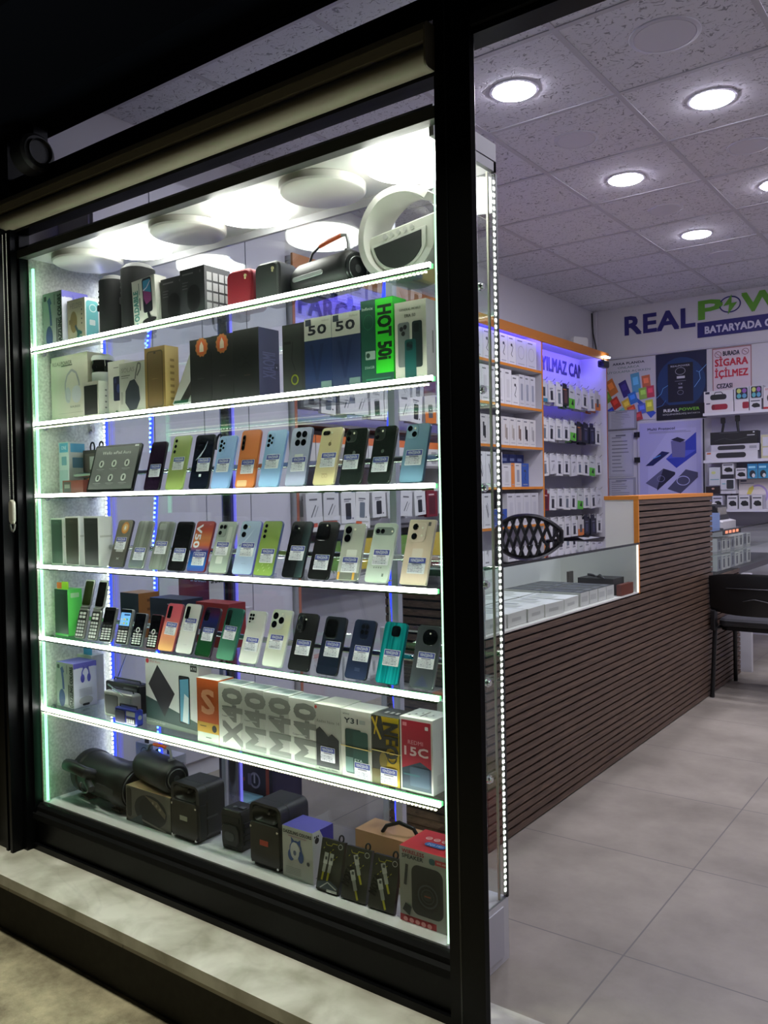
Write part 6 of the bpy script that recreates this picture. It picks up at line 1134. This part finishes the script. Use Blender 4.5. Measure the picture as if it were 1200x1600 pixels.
# hanging packs on pegs: packs hang one behind another on each peg
PKM = [M((176, 176, 180), .4, .4)]
def hang_row(y0, z, n, pitch, packs, bay, rown, xback, seed, cols, h=.16, w=.085, x0=-2.972, per=3):
    random.seed(seed); kinds = cols
    for i in range(n):
        y = y0+i*pitch
        tag(MB().tube([(x0, y, z), (x0+.20, y, z), (x0+.215, y, z+.018)], .0028, CHROME, 6).build('peg', None), 'chrome peg, %s in the %s row of the %s' % (ordn[i], rown, bay), 'peg', 'chrome pegs of the %s' % bay)
        k = kinds[i % len(kinds)]
        for j in range(per):
            hh = h*random.uniform(.92, 1.06); ww = w*random.uniform(.92, 1.0); xx = x0+.19-.042*j-random.uniform(0, .008)
            body, art, tone, what = k
            lab = '%s %s, %s peg, %s row of the %s' % (('foremost', 'second', 'third', 'fourth')[j], what, ordn[i], rown, bay)
            mb = MB(); th = .020
            mb.boxm(-ww/2, ww/2, 0, th, -hh+.012, -.022, mm(body), mm(tuple(min(255, int(v*1.0)) for v in body)), mm(body))
            mb.plane_print((-ww/2, 0, -hh+.012), (1, 0, 0), (0, 0, 1), ww, hh-.034, art)
            mb.rr(-ww*.34, ww*.34, -.024, .012, .006, .008, .0095, mm(body), 'y')
            o = mb.build('hanging_pack', None, (xx, y, z-.0035), smooth=False, rot=(0, R(random.uniform(-4, 4)) if j == 0 else 0, R(90)))
            tag(o, lab, 'hanging pack', 'hanging packs in the %s row of the %s' % (rown, bay))
def art(t, kind=4): return [('rr', .30, .12, .68, .66, .006, t), ('r', .2, .76, .7, .81, (120, 120, 126)), ('r', .2, .70, .55, .73, (150, 150, 156)), ('e', .78, .15, .05, .03, (110, 110, 116))]
WP = ((222, 222, 222), art((40, 42, 48)), 0, 'white pack with a black gadget'); WQ = ((226, 226, 224), art((110, 120, 130)), 0, 'white pack with a grey gadget')
WC = ((214, 214, 216), [('l', [(.3, .2), (.6, .6)], .006, (70, 74, 80)), ('l', [(.5, .2), (.75, .55)], .004, (120, 124, 130)), ('r', .2, .76, .7, .82, (110, 110, 116))], 0, 'white cable pack')
BK = ((40, 38, 46), [('rr', .25, .1, .75, .8, .004, (96, 70, 66)), ('r', .1, .85, .6, .92, (190, 120, 60))], 0, 'dark glove pack'); GR = ((206, 210, 206), [('r', 0, 0, 1, .5, (96, 190, 60)), ('p', [(.4, .2), (.8, .15), (.7, .5)], (30, 34, 30)), ('r', .2, .8, .7, .86, (110, 110, 116))], 0, 'green-footed white pack')
RD = ((120, 30, 44), [('rr', .2, .1, .8, .8, .004, (84, 22, 34)), ('r', .2, .85, .7, .9, (220, 190, 190))], 0, 'dark red pack'); OR = ((206, 204, 200), [('r', 0, 0, 1, .42, (214, 120, 50)), ('rr', .3, .2, .7, .7, .004, (90, 90, 96))], 0, 'orange-footed white pack'); TL = ((206, 212, 214), [('r', 0, 0, 1, .2, (50, 130, 160)), ('rr', .3, .3, .7, .8, .004, (60, 66, 70))], 0, 'teal-footed white pack'); NV = ((30, 32, 48), [('rr', .3, .15, .7, .7, .004, (70, 70, 100)), ('r', .2, .8, .7, .86, (120, 120, 140))], 0, 'navy black pack')
for (z, seed, cols, rn, hh) in ((2.03, 21, [TL, WP, WQ, BK, GR, WC, WP, WQ, OR], 'top', .165), (1.745, 22, [WQ, WP, WQ, WP, GR, BK, NV, NV, WP], 'second', .155), (1.475, 23, [WQ, WC, WP, WP, WC, WQ, WP, GR, WP], 'third', .15), (1.205, 24, [RD, WP, WP, WQ, WP, GR, WQ, WP, WC], 'fourth', .145), (.985, 25, [WC, WP, WQ, WP, WP, OR, NV, NV, WP], 'lowest', .15)):
    hang_row(5.78, z, 9, .128, 3, 'right hook bay', rn, 0, seed, cols, hh*1.1, .118)
for (z, seed, cols, rn, hh, n, y0, pt) in ((1.79, 31, [WP, WQ, WC, WC, WP, WQ, WC, WP, OR, WC], 'upper', .19, 10, 3.08, .130), (1.235, 33, [WC, WC, WP, WQ, WP, WC, WC, WP, RD], 'lower', .18, 10, 3.08, .130)):
    hang_row(y0, z, n, pt, 2, 'left hook bay', rn, 0, seed, cols, hh, .12, -2.90, 2)
for i in range(9): carton('accessory_box', 'orange-topped carton in the left hook bay, %s from its near end' % ordn[i], 'carton', -2.775, .138, .14, .12, 3.03+i*.143, 1.3605, (206, 204, 202), (196, 196, 196), (214, 110, 50), [('r', 0, .72, 1, 1, (214, 112, 50)), ('rr', .3, .1, .7, .6, .004, (150, 150, 150))], [('r', 0, .72, 1, 1, (206, 104, 46))], group='orange-topped cartons in the left hook bay', yaw=90)
carton('display_tray', 'white cardboard display tray with red print on the shelf of the left hook bay', 'tray', -2.72, .50, .075, .12, 3.03, 1.0205, (222, 220, 218), (214, 212, 210), (190, 188, 186), [('r', .06, .3, .16, .7, (206, 90, 70)), ('r', .20, .55, .46, .66, (206, 110, 90)), ('r', .20, .34, .42, .46, (206, 110, 90)), ('rr', .76, .3, .86, .7, .002, (226, 100, 60))], yaw=90)
for i in range(6): carton('phone_case_pack', 'dark flat pack standing in the white display tray, %s from its near end' % ordn[i], 'pack', -2.74, .07, .15, .012, 2.95+.13+i*.075, 1.096, ((30, 34, 40) if i % 2 else (40, 60, 110)), group='packs standing in the white display tray', yaw=90)
for i in range(8): carton('accessory_box', 'carton at the foot of the left hook bay, %s from the near end' % ordn[i], 'carton', -2.775, .17, .16, .12, 3.03+i*.16, .8005, ((206, 206, 206), (110, 150, 70), (60, 80, 140), (206, 180, 70))[i % 4], group='cartons at the foot of the left hook bay', yaw=90)
tag(MB().add([(.0+.02*i+.05*math.sin(i*2.1), .0+.12*math.cos(i*1.7), .004+.010*(i % 3)) for i in range(9)], [(0, 1, 2), (2, 3, 4), (4, 5, 6), (6, 7, 8), (1, 3, 5), (0, 4, 8)], M((200, 204, 200), .3)).build('plastic_bag', None, (-2.86, 6.45, .796)), 'crumpled clear plastic bag under the lowest packs of the right hook bay', 'bag')

# --- back wall: sign, posters, notices and shelves
YW_ = 7.249
def flat(name, label, cat, x0, x1, z0, z1, base, cmds, t=.006, group=None, edge=None, y=YW_):
    mb = MB(); mb.boxm(0, x1-x0, -t, 0, 0, z1-z0, mm(base), mm(edge or base), mm(edge or base)); mb.plane_print((0, -t, 0), (1, 0, 0), (0, 0, 1), x1-x0, z1-z0, cmds, .0006)
    return tag(mb.build(name, None, (x0, y, z0), smooth=False), label, cat, group)
NAVY = (40, 36, 110); LIME = (96, 160, 46)
root = empty('brand_sign', (-2.70, 7.248, 2.44), 'large navy and green sign lettering with a lightning bolt on the back wall', 'sign')
c = [('T', 'REAL', .165, .57, .46, NAVY, 0, .335), ('T', 'P', .405, .70, .44, LIME, 0, .105), ('o', .492, .745, .048, .20, .010, NAVY), ('p', [(.50, .98), (.462, .72), (.488, .74), (.482, .50), (.524, .78), (.498, .77)], LIME), ('T', 'WER', .725, .74, .44, LIME, 0, .36)]
SW, SH = 1.78, .34
MB().plane_print((0, 0, 0), (1, 0, 0), (0, 0, 1), SW, SH, c, .002).build('letters', root, smooth=False)
MB().plane_print((0, 0, 0), (1, 0, 0), (0, 0, 1), SW, SH, [('r', .345, .03, 1.0, .40, NAVY), ('T', 'BATARYADA GÜÇ İSTASYONU', .68, .20, .17, (206, 204, 226), 0, .60)], .003).build('slogan_band', root, smooth=False)
apps = []
cols8 = [(206, 120, 60), (60, 50, 120), (90, 160, 200), (206, 110, 70), (110, 150, 60), (190, 60, 50), (220, 180, 60), (60, 120, 200), (150, 190, 80), (200, 70, 90), (60, 80, 190), (120, 190, 190), (214, 90, 60), (90, 110, 200), (206, 206, 70), (180, 70, 70)]
for i, (u, v, w_, h_, a) in enumerate((u, v, w_*1.32, h_*1.32, a) for u, v, w_, h_, a in [(.14, .56, .13, .20, 28), (.40, .52, .12, .20, 24), (.62, .60, .13, .24, 8), (.82, .60, .12, .16, 6), (.06, .40, .10, .13, 30), (.22, .30, .12, .14, 30), (.44, .26, .12, .14, 24), (.56, .36, .12, .14, 18), (.76, .42, .12, .14, 6), (.90, .44, .11, .14, 4), (.12, .14, .13, .12, 30), (.34, .12, .13, .12, 28), (.54, .16, .12, .12, 20), (.74, .18, .12, .12, 8), (.88, .22, .11, .14, 6), (.66, .06, .12, .10, 14)]):
    ca, sa = math.cos(R(a)), math.sin(R(a)); k = 1.0
    apps.append(('p', [(u+(x*ca-y*sa), v+(x*sa*.9+y*ca)) for x, y in ((-w_*.5, -h_*.5), (w_*.5, -h_*.5), (w_*.5, h_*.5), (-w_*.5, h_*.5))], cols8[i])); apps.append(('p', [(u+(x*ca-y*sa), v+(x*sa*.9+y*ca)) for x, y in ((-w_*.3, -h_*.1), (w_*.3, -h_*.1), (w_*.3, h_*.3), (-w_*.3, h_*.3))], tuple(min(255, int(q*1.25)) for q in cols8[i])))
ag = [('r', 0, 0, 1, 1, (200, 198, 210)), ('T', 'ARKA PLANDA', .48, .93, .035, (34, 34, 60), 0, .62), ('t', 'ONLARCA', .48, .865, .035, (80, 110, 110), 0, .42), ('t', 'UYGULAMA AÇIKKEN', .48, .80, .035, (90, 120, 120), 0, .84), ('p', [(.44, .50), (.52, .44), (1.0, .10), (.9, .02)], (60, 90, 190))]+apps
flat('app_poster', 'poster with colourful app tiles and small headings on the back wall', 'poster', -2.90, -2.44, 1.80, 2.345, (200, 198, 210), ag, group='posters on the back wall')
bt = [('r', 0, 0, 1, 1, (22, 30, 62)), ('e', .5, .55, .48, .38, (24, 56, 100)), ('rr', .24, .26, .74, .84, .006, (20, 22, 34)), ('r', 0, 0, 1, .22, (16, 18, 24)), ('l', [(.0, .34), (.10, .40), (.14, .48), (.24, .52)], .004, (110, 170, 226)), ('l', [(.76, .46), (.88, .58), (.86, .68), (1.0, .78)], .004, (130, 180, 230)), ('l', [(.86, .68), (.80, .70)], .003, (110, 170, 226)), ('l', [(0, .20), (.12, .22), (.2, .3)], .003, (80, 140, 200)),
      ('t', 'REALPOWER', .49, .80, .026, (206, 206, 214), 0, .38), ('o', .49, .72, .10, .055, .003, (190, 190, 200)), ('r', .42, .61, .58, .645, (200, 200, 206)), ('t', 'CE', .49, .53, .022, (190, 190, 200), 0, .08), ('r', .45, .46, .53, .485, (150, 150, 160)), ('o', .49, .40, .06, .035, .002, (170, 170, 180)), ('r', .38, .57, .60, .576, (130, 130, 140)), ('T', 'REAL', .30, .14, .042, (226, 226, 226), 0, .30), ('T', 'POWER', .66, .145, .042, (120, 190, 60), 0, .40), ('t', 'GÜÇLENDİRİLMİŞ BATARYA', .50, .08, .022, (206, 206, 206), 0, .74)]
flat('battery_poster', 'dark blue battery poster with lightning and pale lettering on the back wall', 'poster', -2.437, -2.015, 1.785, 2.348, (22, 30, 62), bt, group='posters on the back wall')
sg = [('r', 0, 0, 1, 1, (214, 196, 206)), ('r', 0, 0, .02, 1, (150, 90, 90)), ('r', .98, 0, 1, 1, (150, 90, 90)), ('r', 0, .98, 1, 1, (150, 90, 90)), ('T', 'BURADA', .49, .88, .09, (40, 36, 56), 0, .42), ('T', 'SİGARA', .49, .70, .14, (190, 34, 60), 0, .84), ('T', 'İÇİLMEZ', .49, .47, .14, (190, 34, 60), 0, .84), ('T', 'CEZASI', .31, .22, .09, (44, 40, 60), 0, .40), ('o', .15, .87, .09, .065, .004, (120, 60, 70)), ('o', .85, .88, .09, .065, .004, (120, 60, 70)), ('l', [(.10, .90), (.2, .84)], .004, (120, 60, 70)), ('l', [(.80, .91), (.90, .85)], .004, (120, 60, 70))]
flat('no_smoking_sign', 'white no-smoking notice with big red words on the back wall', 'sign', -1.967, -1.663, 1.945, 2.345, (214, 196, 206), sg)
random.seed(4)
def notice(h): return [('r', .07, .06, .93, .94, (186, 186, 200))]+[('r', .14, .12+i*.08, .14+random.uniform(.3, .7), .14+i*.08, (130, 130, 146)) for i in range(int(10))]+[('r', .3, .88, .7, .91, (110, 110, 126))]
flat('framed_notice', 'upper grey-framed notice sheet beside the counter end', 'notice', -2.875, -2.61, 1.728, 1.895, (150, 150, 162), notice(1), .012, 'framed notices on the back wall', y=7.240)
flat('framed_notice', 'tall unframed notice sheet between the two framed ones', 'notice', -2.872, -2.645, 1.31, 1.718, (178, 178, 192), notice(1), .004, 'framed notices on the back wall')
flat('framed_notice', 'lower grey-framed notice sheet partly behind the orange counter top', 'notice', -2.88, -2.63, 1.06, 1.30, (150, 150, 162), notice(1), .012, 'framed notices on the back wall')
mp_ = [('r', .03, .015, .97, .985, (176, 174, 222)), ('p', [(.16, .0), (.16, .5), (.5, .9), (.9, .9), (.9, .0)], (186, 184, 230)), ('T', 'Multi Protocol', .37, .905, .030, (44, 44, 90), 0, .42), ('r', .18, .865, .75, .872, (140, 140, 170)), ('r', .18, .85, .82, .857, (140, 140, 170)), ('p', [(.44, .52), (.60, .40), (.90, .58), (.90, .84), (.60, .64)], (50, 64, 180)), ('p', [(.44, .52), (.74, .54), (.90, .62), (.60, .62)], (80, 92, 206)), ('p', [(.52, .74), (.66, .77), (.74, .72), (.73, .53), (.54, .54)], (110, 108, 160)), ('p', [(.52, .76), (.62, .79), (.74, .75), (.66, .72)], (34, 34, 60)), ('p', [(.12, .44), (.38, .62), (.50, .60), (.24, .44)], (24, 30, 90)), ('l', [(.24, .53), (.36, .57)], .008, (90, 150, 230)), ('p', [(.12, .22), (.40, .40), (.58, .35), (.30, .14)], (96, 96, 130)), ('p', [(.40, .40), (.58, .35), (.58, .32), (.30, .12), (.30, .15)], (36, 36, 60)), ('o', .36, .27, .06, .04, .003, (150, 150, 190)), ('p', [(.46, .14), (.74, .38), (.92, .34), (.92, .28), (.66, .08)], (74, 74, 104)), ('o', .70, .24, .10, .06, .006, (190, 190, 240)), ('t', 'Realpower Pb20', .28, .065, .016, (60, 60, 100), 0, .22)]
root = empty('cupboard_door_poster', (-2.60, 7.249, 1.10), 'lilac charger poster covering the white hinged door on the back wall', 'poster', 'posters on the back wall')
MB().box(0, .555, -.022, 0, 0, .675, M((196, 194, 214), .5)).build('door_panel', root, smooth=False)
MB().plane_print((0, -.022, 0), (1, 0, 0), (0, 0, 1), .555, .675, mp_, .0006).build('printed_poster', root, smooth=False)
for zz in (.55, .33): MB().box(-.03, .02, -.030, -.018, zz, zz+.045, M((24, 24, 30), .4)).cyl((-.004, -.030, zz), .006, .045, BLACK, 'z', 10).build('hinge', root, smooth=False)
MB().box(.553, .559, -.024, 0, 0, .675, M((40, 40, 52), .5)).build('door_edge', root, smooth=False)
bs = empty('back_shelves', (-1.45, 7.12, 0), 'white wall shelves at the right of the back wall', 'shelf unit')
for z in (1.798, 1.418, 1.025): MB().box(-.53, .55, -.12, .128, z-.022, z, M((214, 212, 222), .45)).build('shelf_board', bs, smooth=False)
MB().box(-.53, .55, .12, .128, .9, 1.80, M((196, 194, 210), .5)).build('back_panel', bs, smooth=False)
BS = 'goods on the back wall shelves'
def sh(label, x0, x1, z0, z1, cf, F, cat='carton', nm='accessory_box', d=.09, y=7.02, cs=None):
    carton(nm, label, cat, x0, x1-x0, z1-z0, d, y, z0, cf, cs or (200, 198, 206), (206, 204, 214), F, group=BS)
barrel = lambda c: [('rr', .26, .24, .80, .76, .018, c), ('e', .30, .5, .06, .26, tuple(int(v*.8) for v in c)), ('r', .06, .8, .2, .9, (60, 60, 90))]
sh('white carton with a black handled boombox printed, top of the left stack', -1.976, -1.752, 1.8855, 1.972, (206, 204, 210), [('rr', .22, .16, .78, .66, .018, (30, 34, 36)), ('l', [(.36, .66), (.40, .86), (.60, .86), (.66, .66)], .006, (34, 36, 40)), ('r', .05, .74, .2, .94, (40, 40, 60))])
sh('white carton with a red barrel speaker printed, bottom of the left stack', -1.972, -1.749, 1.7985, 1.885, (210, 204, 210), barrel((150, 34, 54)))
quad = [('rr', .12, .06, .92, .94, .012, (30, 34, 44)), ('e', .34, .70, .15, .18, (190, 200, 110)), ('e', .70, .70, .15, .18, (140, 90, 170)), ('e', .34, .30, .15, .18, (90, 170, 180)), ('e', .70, .30, .15, .18, (90, 150, 190))]
sh('carton with a four-lamp round speaker, left of two on the top back shelf', -1.745, -1.634, 1.8855, 1.985, (190, 190, 200), quad); sh('carton with a four-lamp round speaker, right of two on the top back shelf', -1.630, -1.532, 1.8855, 1.988, (190, 190, 200), quad)
sh('white carton with part of a red speaker under the four-lamp cartons', -1.742, -1.635, 1.7985, 1.885, (210, 204, 210), [('rr', .56, .2, 1.0, .8, .01, (150, 34, 54))])
CAMP = [('p', [(.16, .36), (.30, .58), (.62, .62), (.84, .48), (.86, .24), (.40, .2)], (26, 26, 28)), ('r', .12, .76, .86, .86, (90, 90, 100)), ('r', 0, 0, .03, 1, (60, 60, 66)), ('r', .97, 0, 1, 1, (60, 60, 66))]
sh('white carton with a black camcorder printed beside the red speaker carton', -1.631, -1.540, 1.7985, 1.885, (206, 204, 212), CAMP)
sh('white and red carton at the right end of the top back shelf', -1.528, -1.40, 1.7985, 1.968, (206, 200, 206), [('r', 0, 0, 1, .1, (176, 40, 50)), ('t', 'SPEAKER', .5, .9, .08, (176, 40, 50), 0, .8), ('e', .4, .5, .2, .2, (60, 60, 66))])
sh('wide black carton lying on two long speaker cartons', -1.93, -1.572, 1.5390, 1.640, (26, 26, 29), [('l', [(.1, .3), (.3, .5), (.5, .3), (.8, .5)], .004, (60, 60, 64)), ('e', .92, .88, .02, .05, (200, 200, 206)), ('r', .78, .62, .94, .70, (170, 170, 176)), ('r', .2, .9, .6, .93, (90, 90, 94))], cs=(22, 22, 24))
root = empty('flexible_mount', (-1.838, 7.04, 1.640), 'black bendy phone mount standing on the black carton, left of two', 'phone mount', 'bendy phone mounts on the back shelves')
MB().tube([(-.004, 0, .0), (.004, .0, .05), (.006, 0, .075)], .010, BLACK, 8).build('neck', root); MB().rr(-.014, .020, .07, .115, .006, -.01, .01, BLACK, 'y', .002).build('clamp', root)
root = empty('flexible_mount', (-1.725, 7.04, 1.640), 'black bendy phone mount standing on the black carton, right of two', 'phone mount', 'bendy phone mounts on the back shelves')
MB().tube([(.006, 0, .0), (.0, .0, .05), (-.002, 0, .085)], .010, BLACK, 8).build('neck', root); MB().rr(-.018, .016, .08, .128, .006, -.01, .01, BLACK, 'y', .002).build('clamp', root)
bar = [('rr', .14, .2, .72, .82, .02, (50, 50, 54)), ('r', .8, .3, .95, .7, (150, 150, 160))]
sh('long white sound bar carton, upper of two', -1.925, -1.562, 1.4850, 1.5385, (196, 194, 204), bar); sh('long white sound bar carton, lower of two', -1.966, -1.573, 1.4185, 1.4845, (206, 204, 212), [('rr', .2, .2, .78, .84, .022, (40, 40, 44))]+[('r', .02, .7, .1, .9, (190, 110, 70))])
sh('clear and yellow carton at the right end of the middle back shelf', -1.548, -1.43, 1.4185, 1.60, (190, 186, 150), [('r', .1, .1, .9, .45, (206, 204, 214)), ('r', .1, .52, .9, .9, (200, 200, 210))])
camlab = ['white carton with a black camcorder, upper left on the lowest back shelf', 'white carton with a black camcorder, right of the upper left one']
sh(camlab[0], -1.843, -1.749, 1.300, 1.392, (206, 204, 212), CAMP); sh(camlab[1], -1.741, -1.654, 1.262, 1.348, (206, 204, 212), CAMP)
sh('dark carton under the upper left camcorder carton', -1.850, -1.752, 1.266, 1.299, (40, 40, 46), [])
for i in range(3): sh('sky blue blister carton with a dark gadget, %s of three under the middle back shelf' % ordn[i], -1.650+.078*i, -1.576+.078*i, 1.2635, 1.378, (60, 140, 180), [('r', 0, .62, 1, 1, (40, 120, 170)), ('r', .1, .7, .8, .84, (150, 210, 236)), ('e', .5, .3, .3, .26, (40, 44, 54)), ('e', .6, .2, .16, .14, (206, 206, 210))])
sh('white carton with a black backpack-shaped gadget', -1.854, -1.746, 1.178, 1.265, (200, 200, 210), [('rr', .42, .08, .92, .9, .008, (50, 52, 58)), ('r', .1, .5, .35, .6, (120, 170, 180))]); sh('big cream carton with a coloured arch lamp printed', -1.738, -1.51, 1.135, 1.2605, (214, 206, 204), [('o', .62, -.02, .34, .66, .014, (170, 150, 206)), ('p', [(.26, .02), (.34, .44), (.48, .58), (.50, .40), (.40, .02)], (206, 190, 90)), ('r', .06, .84, .26, .93, (70, 70, 100)), ('r', .06, .7, .5, .74, (130, 130, 146))], y=7.11, d=.10)
sh('pale blue-green carton at the left of the lowest back shelf', -1.942, -1.857, 1.215, 1.36, (196, 200, 206), [('r', .1, .3, .9, .35, (120, 160, 170)), ('e', .4, .7, .2, .08, (200, 206, 130))]); sh('dark brown-red carton at the left of the lowest back shelf', -1.969, -1.857, 1.146, 1.207, (34, 22, 26), [('e', .5, .7, .1, .12, (190, 150, 130))])
for i, (a, b) in enumerate(((-1.918, -1.832), (-1.804, -1.720), (-1.715, -1.630), (-1.620, -1.535))): sh('white camcorder carton in the front row of the lowest back shelf, %s from the left' % ordn[i], a, b, 1.0255, 1.131, (200, 200, 214) if i == 0 else (208, 206, 210), CAMP, y=7.005)
sh('tall pale carton standing behind the front row, under the dark one', -1.965, -1.80, 1.0255, 1.145, (190, 190, 200), [], y=7.11, d=.05); sh('white stock carton behind the camcorder front row', -1.79, -1.50, 1.0255, 1.134, (200, 198, 206), [], y=7.11, d=.08); sh('white stock carton behind the pale blue-green one', -1.855, -1.74, 1.146, 1.177, (200, 198, 206), [], y=7.03);
